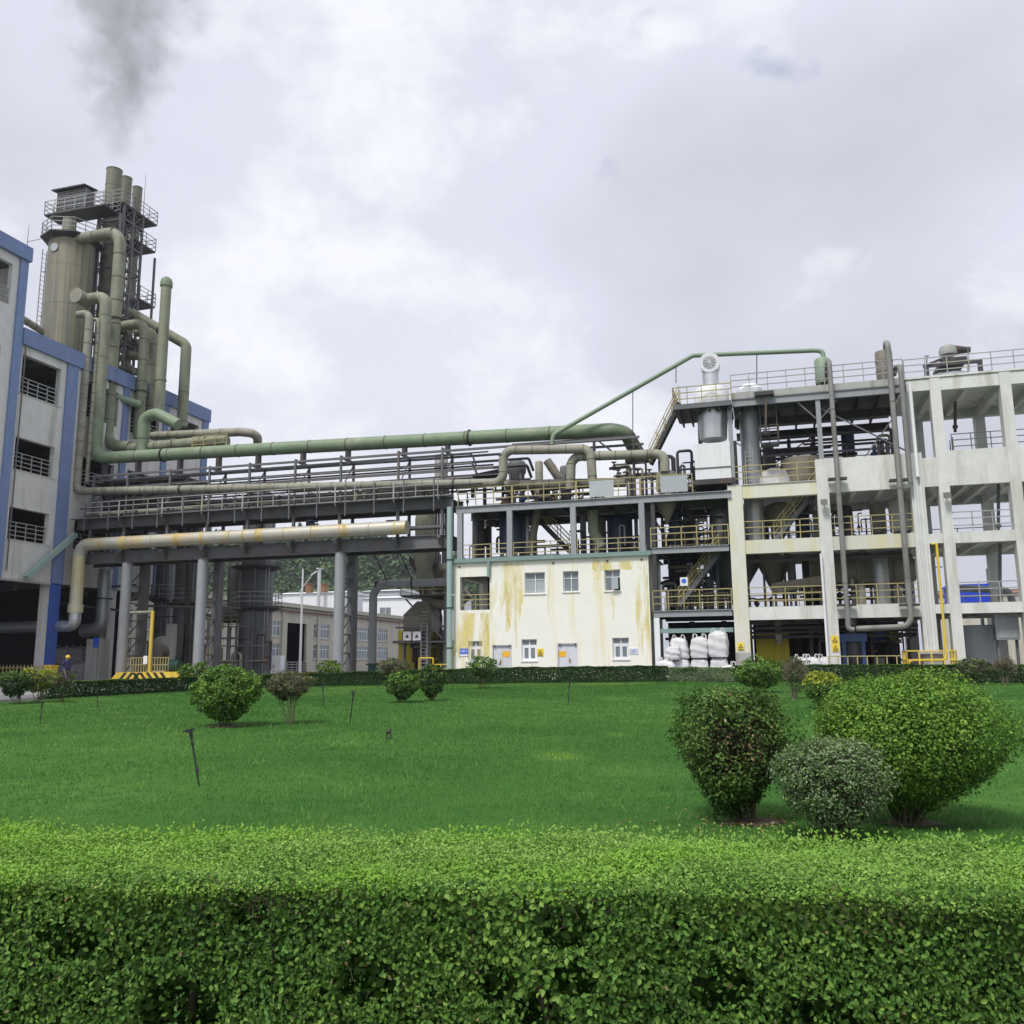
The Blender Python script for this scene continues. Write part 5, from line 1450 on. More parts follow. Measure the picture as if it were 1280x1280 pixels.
# ------------------------------------------------------------------ steel deck over the cream building
DZ = 11.55
DU0, DU1 = float(pv(572, 640, 0)[0]), float(pv(914, 615, 0)[0])
def steel_deck():
    T = Thing('steel_deck', 'steel framed equipment deck above the cream building', 'deck', ((DU0 + DU1) / 2, 3, ZR + .1))
    for v in (.0, 3.0, 6.0):
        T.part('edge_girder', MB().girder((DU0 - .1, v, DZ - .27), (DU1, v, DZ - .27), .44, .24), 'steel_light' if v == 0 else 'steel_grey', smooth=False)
    T.part('deck_plate', MB().box(DU0, DU1, .125, 5.87, DZ - .05, DZ - .004), 'steel_dark', smooth=False)
    u = DU0 + .8
    while u < DU1:
        T.part('joist', MB().box(u - .05, u + .05, .13, 5.86, DZ - .40, DZ - .055), 'steel_dark', smooth=False); u += 1.45
    for x in (575.5, 637.5, 717, 803):
        u = float(pv(x, 665, 0)[0])
        for v in (.0, 3.0, 6.0):
            T.part('post', MB().box(u - .17, u + .17, v - .15, v + .15, ZR + .105, DZ - .50), 'steel_light' if v == 0 else 'steel_grey', smooth=False)
    for x0, x1 in ((572, 640), (640, 720), (720, 800), (800, 866)):
        a, b = float(pv(x0, 620, 0)[0]), float(pv(x1, 610, 0)[0])
        T.part('railing', MB().rail((a + .05, -.05, DZ), (b - .02, -.05, DZ), 1.15, 1.15, .03), 'rail_yellow', smooth=False)
    T.part('railing', MB().rail((DU0, 5.9, DZ), (DU1, 5.9, DZ), 1.15, 1.4, .03), 'rail_yellow', smooth=False)
    for k, (x0, x1, y0, y1) in enumerate(((737, 767, 602, 620), (826, 859, 597, 616))):
        a, b = pv(x0, y1, -.1), pv(x1, y0, -.1)
        T.part('guard_panel', MB().box(a[0], b[0], -.13, -.09, DZ + .05, DZ + 1.05), 'tank_bluegrey', smooth=False)
    # railing along the cream roof
    for x0, x1 in ((572, 634), (642, 712), (722, 799)):
        a, b = float(pv(x0, 690, -.02)[0]), float(pv(x1, 690, -.02)[0])
        T.part('roof_railing', MB().rail((a, -.02, ZR + .105), (b, -.02, ZR + .105), 1.0, 1.15, .028), 'rail_yellow', smooth=False)
steel_deck()
def vessel(label, x0, x1, y0, y1, v, m, cone=0.0, dome=True, legs=True, name='process_vessel', cat='vessel', floor=None, plates=0):
    """upright vessel whose outline fills the pixel box at depth v"""
    a, b = pv(x0, (y0 + y1) / 2, v), pv(x1, (y0 + y1) / 2, v)
    u = float(a[0] + b[0]) / 2; r = rpx(x1 - x0, u, v)
    zt, zb = float(pv((x0 + x1) / 2, y0, v)[2]), float(pv((x0 + x1) / 2, y1, v)[2])
    fl = zb if floor is None else floor
    T = Thing(name, label, cat, (u, v, fl))
    h = zt - zb
    prof = []
    if cone: prof += [(r * .14, zb), (r * .16, zb + .05), (r, zb + h * cone)]
    else: prof += [(r * .96, zb), (r, zb + .08)]
    if dome: prof += [(r, zt - r * .45), (r * .86, zt - r * .2), (r * .5, zt - r * .04), (r * .15, zt)]
    else: prof += [(r, zt - .04), (r * .97, zt)]
    s = T.part('shell', MB().lathe((u, v, 0), prof, 22), m)
    mb = MB()
    for k in range(plates): z = zb + h * (k + 1) / (plates + 1); mb.cyl((u, v, z - .04), (u, v, z + .04), r * 1.04, n=22)
    if plates: T.part('ring_flanges', mb, m, parent=s)
    if legs and fl < zb - .1 or cone:
        for k in range(4):
            t = math.pi / 4 + k * math.pi / 2
            T.part('leg', MB().box(u + r * .8 * math.cos(t) - .07, u + r * .8 * math.cos(t) + .07, v + r * .8 * math.sin(t) - .07, v + r * .8 * math.sin(t) + .07, fl, zb + h * max(cone, .12)), 'steel_grey', smooth=False)
    return u, r, zt, zb
R1 = ZR + .11
vessel('dark blue vessel at the left under the steel deck', 624, 655, 642, 690, 2.2, 'vessel_blue', floor=R1)
vessel('slim silver vessel right of the dark blue vessel', 656, 662, 645, 690, 2.4, 'galvanised', floor=R1)
vessel('large dark blue vessel in the right bay under the deck', 759, 790, 643, 690, 3.6, 'vessel_blue', floor=R1)
vessel('pale cylinder behind the duct under the deck', 744, 758, 645, 690, 5.0, 'pipe_beige', floor=R1)
vessel('dark vessel in the left bay of the steel deck', 596, 606, 648, 692, 3.8, 'tank_grey', floor=R1)
q = pv(741, 640, 1.6)
pipe('olive chute narrowing and bending to the right under the deck', [(q[0], 1.6, DZ - .5), (q[0], 1.6, float(pv(740, 664, 1.6)[2])), P(752, 684, 1.6)], .34, 'pipe_olive', bend=.3, rings=.9, name='chute')
pipe('slanting pale pipe leaning in the second bay under the deck', [P(672, 637, 2.5), P(662, 692, 2.5)], .26, 'vessel_tan', rings=1.2)
def flight(label, p, q, wd=.8, m='steel_dark', rm='rail_yellow', name='steel_stair'):
    T = Thing(name, label, 'stairs', tuple(p))
    p, q = Vector(p), Vector(q)
    n = max(4, int(abs(q.z - p.z) / .22))
    for o in (0, wd): T.part('stringer', MB().bar(p + Vector((0, o, 0)), q + Vector((0, o, 0)), .06, .26), m, smooth=False)
    for i in range(n):
        c = p.lerp(q, (i + .5) / n); T.part('tread', MB().box(c.x - .14, c.x + .14, c.y + .035, c.y + wd - .035, c.z - .02, c.z + .02), m, smooth=False)
    for o in (-.02, wd + .02): T.part('handrail', MB().rail(p + Vector((0, o, .1)), q + Vector((0, o, .1)), 1.0, 1.0, .025, 3, False), rm, smooth=False)
flight('dark steel stair crossing the second bay above the cream building', P(712, 690, 3.2), P(668, 645, 3.2), .9)
# on the deck
vessel('domed olive vessel on the deck fed by an arched pipe', 820, 846, 588, 614, 1.2, 'pipe_olive', floor=DZ)
solo('vessel_cone', 'pointed hopper cone under the steel deck below the domed vessel', 'hopper', MB().lathe((float(pv(833, 622, 1.2)[0]), 1.2, 9.9), [(.05, 0), (.62, 1.2), (.62, 1.25)], 16), 'vessel_tan', (float(pv(833, 622, 1.2)[0]), 1.2, 9.9))
c = pv(831, 590, .7)
pipe('pale ribbed pipe arching from the deck to the domed vessel', [P(713, 612, .7), P(714, 571, .7), P(831, 567, .7), (float(c[0]), .7, float(c[2]))], .30, 'pipe_beige', bend=.62, rings=1.0, ring_w=.045)
pipe('pale ribbed header lying behind the deck railing', [P(632, 606, 1.6), P(782, 603, 1.6)], .30, 'pipe_beige', rings=1.0, ring_w=.045)
vessel('grey riveted chimney piece behind the bridge end', 543, 560, 569, 632, 5.0, 'concrete_grey', dome=False, floor=8.5, plates=3)
vessel('cone bottomed steel silo behind the first arched pipe', 634, 658, 575, 610, 4.5, 'steel_grey', cone=.55, floor=DZ, name='silo', cat='silo')
vessel('small pale cylinder right of the cone bottomed silo', 669, 679, 576, 618, 4.8, 'pipe_beige', floor=DZ)
vessel('grey drum behind the arched pipes on the deck', 700, 712, 582, 616, 5.0, 'steel_grey', floor=DZ)
pipe('slanting tan duct behind the arched pipes on the deck', [P(684, 576, 4.0), P(702, 603, 4.0), P(711, 622, 4.0)], .3, 'vessel_tan', rings=1.0)
solo('belt_cover', 'dark sloping belt conveyor cover at the deck end of the bridge', 'conveyor', MB().bar(P(570, 604, 3.4), P(628, 592, 3.4), 1.0, .5), 'steel_dark', P(570, 604, 3.4), smooth=False)
T = Thing('pipe_manifold', 'tangle of valves and short pipes on the deck left of the domed vessel', 'pipework', (float(pv(795, 610, 3.0)[0]), 3.0, DZ))
rnd = random.Random(5)
for k in range(13):
    x = rnd.uniform(758, 815); y0 = rnd.uniform(578, 600); v = rnd.uniform(2.2, 4.6); a = Vector(P(x, y0, v)); b = a + Vector((rnd.uniform(.4, 1.8), rnd.uniform(-.3, .3), 0))
    T.part('branch_pipe', MB().tube([a, b, (b.x, b.y, DZ)], rnd.choice((.07, .1, .16)), 8), rnd.choice(('vessel_tan', 'steel_grey', 'pipe_beige', 'steel_dark')))
    if k % 2: T.part('valve_body', MB().lathe((a.x + .3, a.y, a.z - .12), [(.1, 0), (.2, .1), (.2, .2), (.06, .3), (.06, .5), (.18, .5), (.18, .54)], 10), rnd.choice(('vessel_tan', 'steel_dark', 'machine_blue')))
pipe('tan horizontal pipe with flanges above the deck manifold', [P(782, 575, 3.4), P(812, 573, 3.4)], .3, 'vessel_tan', rings=.6)
mb = MB()
T = Thing('bridge_end_frame', 'dark steel frame carrying the bend of the green main', 'frame', (float(pv(770, 560, 2.0)[0]), 2.0, DZ))
for x, v in ((743, .9), (792, .9), (743, 2.4), (792, 2.4)):
    q = pv(x, 570, v); T.part('post', MB().box(q[0] - .08, q[0] + .08, v - .08, v + .08, DZ, float(pv(x, 541 if x > 780 else 552, v)[2])), 'steel_dark', smooth=False)
T.part('beam', MB().bar(P(640, 556, .9), P(793, 545, .9), .12), 'steel_dark', smooth=False)
T.part('beam', MB().bar(P(640, 558, 2.4), P(793, 548, 2.4), .12), 'steel_dark', smooth=False)
T.part('diagonal', MB().bar(P(792, 541, .9), P(808, 570, .9), .1), 'steel_dark', smooth=False)
T.part('diagonal', MB().bar(P(745, 549, .9), P(770, 568, .9), .1), 'steel_dark', smooth=False)

def clutter(name, label, seed, xa, xb, va, vb, z0, z1, n, cross=8):
    T = Thing(name, label, 'pipework', (float(pv((xa + xb) / 2, 640, va)[0]), (va + vb) / 2, z0))
    rnd = random.Random(seed)
    ua, ub = float(pv(xa, 640, va)[0]), float(pv(xb, 640, va)[0])
    for k in range(n):
        u, v = rnd.uniform(ua, ub), rnd.uniform(va, vb); h = rnd.uniform(.35, 1.0) * (z1 - z0); r = rnd.choice((.04, .06, .09, .13)); u2 = u + rnd.uniform(-.9, .9)
        m = rnd.choice(('steel_dark', 'steel_dark', 'steel_grey', 'pipe_beige', 'vessel_tan', 'steel_dark', 'galvanised'))
        T.part('riser', MB().tube([(u, v, z0), (u, v, z0 + h), (u2, v, z0 + h)] + ([(u2, v, z0 + h * rnd.uniform(.2, .8))] if k % 3 else []), r, 8, r * 2, seg=3), m)
        if k % 3 == 0: T.part('valve', MB().lathe((u, v, z0 + h * .45), [(r * 1.2, 0), (r * 2.4, .08), (r * 2.4, .2), (r, .26), (r, .4), (r * 2.2, .4), (r * 2.2, .43)], 10), rnd.choice(('steel_dark', 'machine_blue', 'vessel_tan', 'rust_brown')))
    for k in range(cross):
        z, v = rnd.uniform(z0 + .4, z1), rnd.uniform(va, vb); a = rnd.uniform(ua, (ua + ub) / 2); T.part('cross_pipe', MB().tube([(a, v, z), (a + rnd.uniform(1.5, (ub - ua) * .6), v, z)], rnd.choice((.05, .07, .1)), 8), rnd.choice(('steel_dark', 'steel_grey', 'vessel_tan')))
clutter('deck_pipework', 'mixed small pipes and valves on the deck behind the arched pipes', 31, 580, 760, 2.2, 5.4, DZ, DZ + 2.3, 30, 10)
clutter('under_deck_pipework', 'mixed small pipes and valves under the steel deck', 32, 582, 800, 2.6, 5.6, R1, DZ - .6, 26, 10)
clutter('corner_pipework', 'tangle of pipes on the deck under the steep stair', 33, 842, 905, 2.4, 5.2, DZ, DZ + 3.2, 22, 9)
clutter('ground_pipework', 'dark pipes around the dust collector legs', 34, 515, 560, 6.5, 8.0, GZ, 6.5, 14, 5)
clutter('first_floor_pipework', 'small pipes and valves on the first floor of the concrete frame', 35, 935, 1140, 3.2, 6.0, 4.63, 6.6, 22, 6)
clutter('tower_foot_pipework', 'dark small pipes around the grey towers under the bridge', 36, 170, 345, 4.5, 5.6, GZ, 6.0, 22, 8)
mat('stain_wash', (0.80, 0.67, 0.16), 0.85, var=0.15, scale=3, rand=0)
t = MATS['stain_wash'].node_tree
tc = t.nodes.new('ShaderNodeTexCoord'); mp_ = t.nodes.new('ShaderNodeMapping'); mp_.inputs['Scale'].default_value = (2.2, 2.2, .35)
nn_ = t.nodes.new('ShaderNodeTexNoise'); nn_.inputs['Scale'].default_value = 1.0; nn_.inputs['Detail'].default_value = 6
t.links.new(tc.outputs['Object'], mp_.inputs[0]); t.links.new(mp_.outputs[0], nn_.inputs['Vector'])
mr_ = t.nodes.new('ShaderNodeMapRange'); mr_.inputs['From Min'].default_value, mr_.inputs['From Max'].default_value, mr_.inputs['To Max'].default_value = .40, .66, .65
t.links.new(nn_.outputs['Fac'], mr_.inputs['Value']); t.links.new(mr_.outputs[0], t.nodes['Principled BSDF'].inputs['Alpha'])
for (x0, x1, y0, y1) in ((567.5, 612, 766, 836), (613, 655, 703, 790), (740, 806, 700, 716), (797, 810, 718, 836)):
    a, b, z0, z1 = RW(x0, x1, y0, y1); mb = MB(); n = 14; rnd = random.Random(int(x0))
    for i in range(n + 1):
        f = 1 - .55 * abs(math.sin(i * 2.3 + x0)) * rnd.uniform(.3, 1); u = a + (b - a) * i / n
        mb.v += [(u, -.0025, z1), (u, -.0025, z1 + (z0 - z1) * f)]
    for i in range(n): mb.f.append([2 * i, 2 * i + 1, 2 * i + 3, 2 * i + 2])
    TW.part('yellow_stain', mb, 'stain_wash', smooth=False)
# ------------------------------------------------------------------ steel bay between the cream building and the concrete frame
SU0, SU1 = A1 + .2, float(pv(912, 700, 0)[0])
Z1, Z2, Z3 = 4.62, 8.5, 11.8
def steel_bay():
    T = Thing('steel_bay', 'dark open steel bay of platforms between cream building and concrete frame', 'platform', ((SU0 + SU1) / 2, 3, GZ))
    for z, nm in ((8.32, 'upper'), (4.55, 'lower')):
        for v in (.1, 3.2, 6.2):
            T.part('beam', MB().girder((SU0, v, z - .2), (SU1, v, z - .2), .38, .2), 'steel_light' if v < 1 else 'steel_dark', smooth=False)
        T.part('deck_plate', MB().box(SU0, SU1, .22, 6.1, z - .05, z - .005), 'steel_dark', smooth=False)
        u = SU0 + .5
        while u < SU1: T.part('joist', MB().box(u - .05, u + .05, .23, 6.09, z - .3, z - .055), 'steel_dark', smooth=False); u += 1.1
        T.part('railing', MB().rail((SU0, .0, z), (SU1, .0, z), 1.2, .95, .032), 'rail_yellow', smooth=False)
        T.part('railing', MB().rail((SU0 + .6, 2.4, z), (SU1 - .3, 2.4, z), 1.15, .6, .03), 'rail_yellow', smooth=False)
        T.part('railing', MB().rail((SU0, 6.2, z), (SU1, 6.2, z), 1.15, 1.1, .03), 'rail_yellow', smooth=False)
    T.part('lower_beam', MB().bar((SU0, .15, 3.35), (SU1, .15, 3.35), .16, .26), 'teal_trim', smooth=False)
    for x, v in ((822, .1), (822, 6.2), (906, 6.2), (866, 6.2)):
        u = float(pv(x, 800, v)[0]); T.part('post', MB().box(u - .16, u + .16, v - .16, v + .16, GZ, 4.13), 'white_panel' if v < 1 else 'steel_dark', smooth=False)
        T.part('post', MB().box(u - .12, u + .12, v - .12, v + .12, 4.6, 7.9), 'steel_dark', smooth=False); T.part('post', MB().box(u - .12, u + .12, v - .12, v + .12, 8.35, DZ - .5), 'steel_dark', smooth=False)
    T.part('back_wall', MB().box(SU0 + .1, SU1 - .1, 6.6, 6.8, GZ, 4.1), 'interior_shade', smooth=False)
steel_bay()
flight('grey steel stair rising in the dark steel bay', P(849, 757, 1.1), P(899, 690, 1.1), .8, 'steel_grey')
vessel('grey conical hopper beside the yellowed concrete column', 884, 948, 683, 757, 4.6, 'tank_grey', cone=.62, dome=False, floor=Z1, name='hopper', cat='hopper')
vessel('ribbed silver tank in the upper steel bay', 888, 915, 634, 681, 3.6, 'galvanised', floor=8.32, plates=3)
vessel('deep blue vessel at the centre of the upper steel bay', 836, 853, 636, 681, 3.4, 'vessel_blue', floor=8.32)
vessel('silver vessel right of the deep blue vessel', 854, 866, 637, 681, 4.6, 'galvanised', floor=8.32)
vessel('tall dark vessel at the left of the upper steel bay', 806, 820, 640, 682, 4.6, 'vessel_blue', floor=8.32)
vessel('dark blue vessel on the lower platform of the steel bay', 836, 860, 695, 757, 4.4, 'vessel_blue', floor=4.55)
T = Thing('blue_posts', 'pair of dark blue posts before the conical hopper', 'posts', P(894, 757, 2.6))
for x in (889, 897):
    q = pv(x, 720, 2.6); T.part('post', MB().box(q[0] - .1, q[0] + .1, 2.5, 2.7, 4.6, 7.9), 'vessel_blue', smooth=False)
T = Thing('bay_pipework', 'dense dark vertical pipework at the back of the steel bay', 'pipework', (SU0 + 2, 4.5, GZ))
rnd = random.Random(9)
for k in range(26):
    u = rnd.uniform(SU0 + .2, SU1 - .2); v = rnd.uniform(4.2, 6.0); z0, z1 = rnd.choice(((4.6, 8.0), (8.4, 11.0), (GZ, 4.1), (4.6, 8.0)))
    T.part('riser', MB().tube([(u, v, z0), (u, v, z1 - rnd.uniform(.1, 1.5)), (u + rnd.uniform(-1, 1), v, z1 - rnd.uniform(.1, 1.5))], rnd.choice((.05, .07, .1)), 8), rnd.choice(('steel_dark', 'steel_dark', 'steel_grey', 'vessel_blue', 'rail_yellow')))
for k in range(14):
    z = rnd.choice((5.3, 6.1, 6.9, 7.4, 9.2, 9.9, 10.5, 1.6, 2.6, 3.0)); v = rnd.uniform(4.2, 6.0); T.part('cross_pipe', MB().tube([(SU0 + .1, v, z), (SU1 - rnd.uniform(.1, 2), v, z + rnd.uniform(-.1, .1))], rnd.choice((.05, .08)), 8), rnd.choice(('steel_dark', 'steel_grey')))
q = pv(855, 727, -.03)
T = Thing('stair_notice', 'white and blue notice at the foot of the bay stair', 'sign', (q[0], -.05, 4.6)); p = T.part('plate', MB().box(q[0] - .22, q[0] + .22, -.08, -.05, q[2] - .25, q[2] + .25), 'sign_white', smooth=False); T.part('emblem', MB().cyl((q[0], -.081, q[2] + .03), (q[0], -.09, q[2] + .03), .14, n=16), 'sign_blue', parent=p)
# white bulk bags at its foot
BG = 'white bulk bags before the steel bay'
def bag_at(label, x, y, v, r=.5, h=1.2, lean=0.0, dz=0.0):
    q = pv(x, y, v); bulk_bag(label, (float(q[0]), v, GZ + dz), r, h, 'bag_white', group=BG, lean=lean)
bag_at('slumped white bulk bag at the left front corner of the pile', 834, 830, -.7, .55, 1.1, -.1)
bag_at('small half empty white bag lying on the leftmost bags', 840, 815, -.5, .44, .8, .1, 1.1)
bag_at('white bulk bag under the leaning upper bag, second from left', 851, 830, -.1, .52, 1.2)
bag_at('white bulk bag leaning on top of the left half of the pile', 851, 812, .0, .5, 1.2, -.12, 1.19)
bag_at('white bulk bag under the middle column of the pile', 875, 830, -.2, .5, 1.22)
bag_at('white bulk bag on top of the middle column of the pile', 875, 812, -.2, .5, 1.2, 0, 1.22)
bag_at('white bulk bag under the tallest column of the pile', 899, 830, -.2, .5, 1.25)
bag_at('highest white bulk bag with blue print at the right', 898, 808, -.2, .55, 1.5, 0, 1.25)
bag_at('slumped white bag at the right end beside the yellowed column', 909, 830, -.6, .5, .8, .1)

# ------------------------------------------------------------------ concrete frame building
CU = {'c1': (13.28, 14.12), 'c2': (18.28, 18.93), 'c3': (23.25, 23.95), 'c4': (24.68, 25.24), 'c5': (28.24, 28.80), 'c6': (32.0, 32.56)}
DEP = 7.2
def concrete_frame():
    T = Thing('concrete_frame_building', 'open white concrete frame building with railings on every floor', 'building', (21, 3.5, GZ))
    tops = {'c1': Z3 - .02, 'c2': 13.03, 'c3': 13.03, 'c4': 17.3, 'c5': 17.3, 'c6': 17.3}
    for k, (a, b) in CU.items():
        c = T.part('column', MB().box(a, b, 0, .72, GZ, tops[k]), 'concrete_yellowed' if k == 'c1' else 'concrete_white', smooth=False)
        T.part('rear_column', MB().box(a, b, DEP - .7, DEP, GZ, tops[k] - .01), 'concrete_white', smooth=False)
        if k == 'c1': T.part('grey_base', MB().box(a - .012, b + .012, -.012, .732, GZ, 2.05), 'concrete_grey', parent=c, smooth=False)
        if k in ('c1', 'c2', 'c3', 'c4', 'c5'):
            for z0, z1 in ((3.85, Z1), (7.72, Z2), (11.0, Z3)):
                T.part('tie_beam', MB().box(a + .1, b - .1, .725, DEP - .705, z0 + .05, z1 - .21), 'concrete_white', smooth=False)
            for z1 in (Z1, Z2): T.part('slab_strip', MB().box(a - .004, b + .004, .725, DEP - .705, z1 - .2, z1 - .004), 'concrete_white', smooth=False)
            if tops[k] > 17: T.part('slab_strip', MB().box(a - .004, b + .004, .725, DEP - .705, 17.002, 17.25), 'concrete_white', smooth=False)
            if tops[k] > 17: T.part('tie_beam', MB().box(a + .1, b - .1, .725, DEP - .705, 16.5, 17.0), 'concrete_white', smooth=False)
    spans = [('c1', 'c2', 'A'), ('c2', 'c3', 'A'), ('c4', 'c5', 'B'), ('c5', 'c6', 'B'), ('c3', 'c4', 'J')]
    for p, q, kind in spans:
        a, b = CU[p][1] + .003, CU[q][0] - .003
        for z0, z1 in ((3.88, Z1), (7.72, Z2)):
            if kind == 'J': z0, z1 = z0 + .15, z1 - .1
            if kind == 'B': z0, z1 = z0 + .12, z1 - .06
            T.part('beam', MB().box(a, b, .06, .5, z0, z1), 'concrete_yellowed' if (kind == 'A' and z0 > 7) else 'concrete_white', smooth=False)
            T.part('rear_beam', MB().box(a, b, DEP - .5, DEP - .06, z0, z1), 'concrete_white', smooth=False)
            T.part('floor_slab', MB().box(a, b, .505, DEP - .505, z1 - .2, z1 - .004), 'concrete_white', smooth=False)
            m = (a + b) / 2
            if kind != 'J':
                T.part('secondary_beam', MB().box(m - .12, m + .12, .505, DEP - .505, z1 - .55, z1 - .205), 'concrete_white', smooth=False)
                T.part('railing', MB().rail((a, .2, z1), (b, .2, z1), 1.15, 1.05, .03), 'rail_yellow' if kind == 'A' else 'rail_grey', smooth=False)
                T.part('rear_railing', MB().rail((a, DEP - .2, z1), (b, DEP - .2, z1), 1.15, 1.3, .03), 'rail_grey', smooth=False)
    # third floor: beam in the first bay, deep wall bands in the others
    a, b = CU['c1'][1] + .003, CU['c2'][0] - .003
    T.part('beam', MB().box(CU['c1'][0] - .02, b, -.01, .5, Z3 - .015, Z3 + .02), 'concrete_white', smooth=False)
    T.part('beam', MB().box(a, b, .06, .5, 11.0, Z3 - .02), 'concrete_yellowed', smooth=False)
    T.part('rear_beam', MB().box(a, b, DEP - .5, DEP - .06, 11.0, Z3), 'concrete_white', smooth=False)
    T.part('floor_slab', MB().box(a, b, .505, DEP - .505, Z3 - .22, Z3 - .02), 'concrete_white', smooth=False)
    T.part('railing', MB().rail((CU['c1'][0], .1, Z3 + .02), (b, .1, Z3 + .02), 1.15, 1.0, .03), 'rail_yellow', smooth=False)
    for p, q in (('c2', 'c3'), ('c3', 'c4'), ('c4', 'c5'), ('c5', 'c6')):
        a, b = CU[p][1] + .003, CU[q][0] - .003
        J = (p == 'c3')
        T.part('wall_band', MB().box(a, b, .05, .35, 11.05, 12.7 if J else 13.03), 'concrete_white', smooth=False)
        T.part('rear_wall_band', MB().box(a, b, DEP - .35, DEP - .05, 11.05, 12.3), 'concrete_white', smooth=False)
        T.part('floor_slab', MB().box(a, b, .355, DEP - .355, 11.5, 11.7), 'concrete_white', smooth=False)
        if not J:
            for t in (.33, .67): T.part('secondary_beam', MB().box(a + (b - a) * t - .12, a + (b - a) * t + .12, .355, DEP - .355, 11.1, 11.495), 'concrete_white', smooth=False)
    # roof of the taller right part
    for p, q in (('c4', 'c5'), ('c5', 'c6')):
        a, b = CU[p][1] + .003, CU[q][0] - .003
        T.part('roof_beam', MB().box(a, b, .04, .5, 16.55, 17.28), 'concrete_white', smooth=False)
        T.part('rear_roof_beam', MB().box(a, b, DEP - .5, DEP - .04, 16.55, 17.1), 'concrete_white', smooth=False)
        T.part('roof_slab', MB().box(a, b, .505, DEP - .505, 17.05, 17.25), 'concrete_white', smooth=False)
        m = (a + b) / 2; T.part('secondary_beam', MB().box(m - .12, m + .12, .505, DEP - .505, 16.65, 17.045), 'concrete_white', smooth=False)
    T.part('roof_beam', MB().box(CU['c3'][0] + .2, CU['c4'][0] - .003, .04, .5, 16.6, 17.26), 'concrete_white', smooth=False)
    T.part('roof_slab', MB().box(CU['c3'][0] + .2, CU['c4'][0] - .003, .505, DEP, 17.05, 17.25), 'concrete_white', smooth=False)
    T.part('coping', MB().box(CU['c3'][0] + .15, 32.8, -.03, .56, 17.303, 17.42), 'concrete_white', smooth=False)
    T.part('roof_railing', MB().rail((CU['c3'][0] + .2, .2, 17.42), (32.5, .2, 17.42), 1.15, 1.15, .028), 'rail_grey', smooth=False)
    T.part('roof_railing', MB().rail((CU['c3'][0] + .2, DEP - .2, 17.25), (32.5, DEP - .2, 17.25), 1.15, 1.3, .028), 'rail_grey', smooth=False)
    # corbelled foot and thin conduit on the joint column
    T.part('pedestal', MB().box(CU['c3'][0] - .12, CU['c3'][1] + .12, -.12, .84, GZ, GZ + 1.3), 'concrete_grey', smooth=False)
    T.part('pedestal_cap', MB().box(CU['c3'][0] - .3, CU['c3'][1] + .3, -.3, 1.0, GZ + 1.303, GZ + 1.42), 'concrete_grey', smooth=False)
    for du in (.15, .32, .5): T.part('conduit', MB().tube([(CU['c3'][0] + du, -.05, GZ + 1.45), (CU['c3'][0] + du, -.05, 12.9)], .035, 6), 'white_panel')
    # inner stair platform on the top right floor
    p = T.part('stair_platform', MB().box(26.2, 32.5, 3.4, 5.2, 13.4, 13.6), 'steel_dark', smooth=False)
    T.part('platform_railing', MB().rail((26.2, 3.4, 13.6), (32.5, 3.4, 13.6), 1.15, 1.1, .028), 'rail_grey', parent=p, smooth=False)
    for u in (26.3, 29.5, 32.2): T.part('platform_leg', MB().box(u - .08, u + .08, 3.5, 3.7, 11.71, 13.395), 'steel_dark', parent=p, smooth=False)
    # back wall of the ground floor, its shade painted near-black
    T.part('ground_floor_wall', MB().box(14.2, 22.8, DEP - .95, DEP - .75, GZ, 3.85), 'interior_shade', smooth=False)
concrete_frame()
flight('olive steel stair in the second floor bay of the concrete frame', P(968, 676, 1.2), P(1020, 612, 1.2), .8, 'steel_grey')
flight('short steel stair at the top right floor behind the tall column', (float(pv(1190, 560, 3.6)[0]), 3.6, 11.75), (26.3, 3.6, 13.5), .8, 'steel_dark', 'rail_grey')
for k, (x, y) in enumerate(((1221, 640), (1140, 640))):
    q = pv(1247, 640, 2.5)
# warning signs on the columns
for lab, x, y in (('yellow hazard sign low on the yellowed first column', 926, 808), ('upper yellow hazard sign on the second concrete column', 1043.5, 799.5), ('lower yellow hazard sign on the second concrete column', 1044.5, 809.5)):
    q = pv(x, y, -.02); T = Thing('hazard_sign', lab, 'sign', (q[0], -.02, float(q[2]) - .25)); warning(T, x, y, -.012, .19)

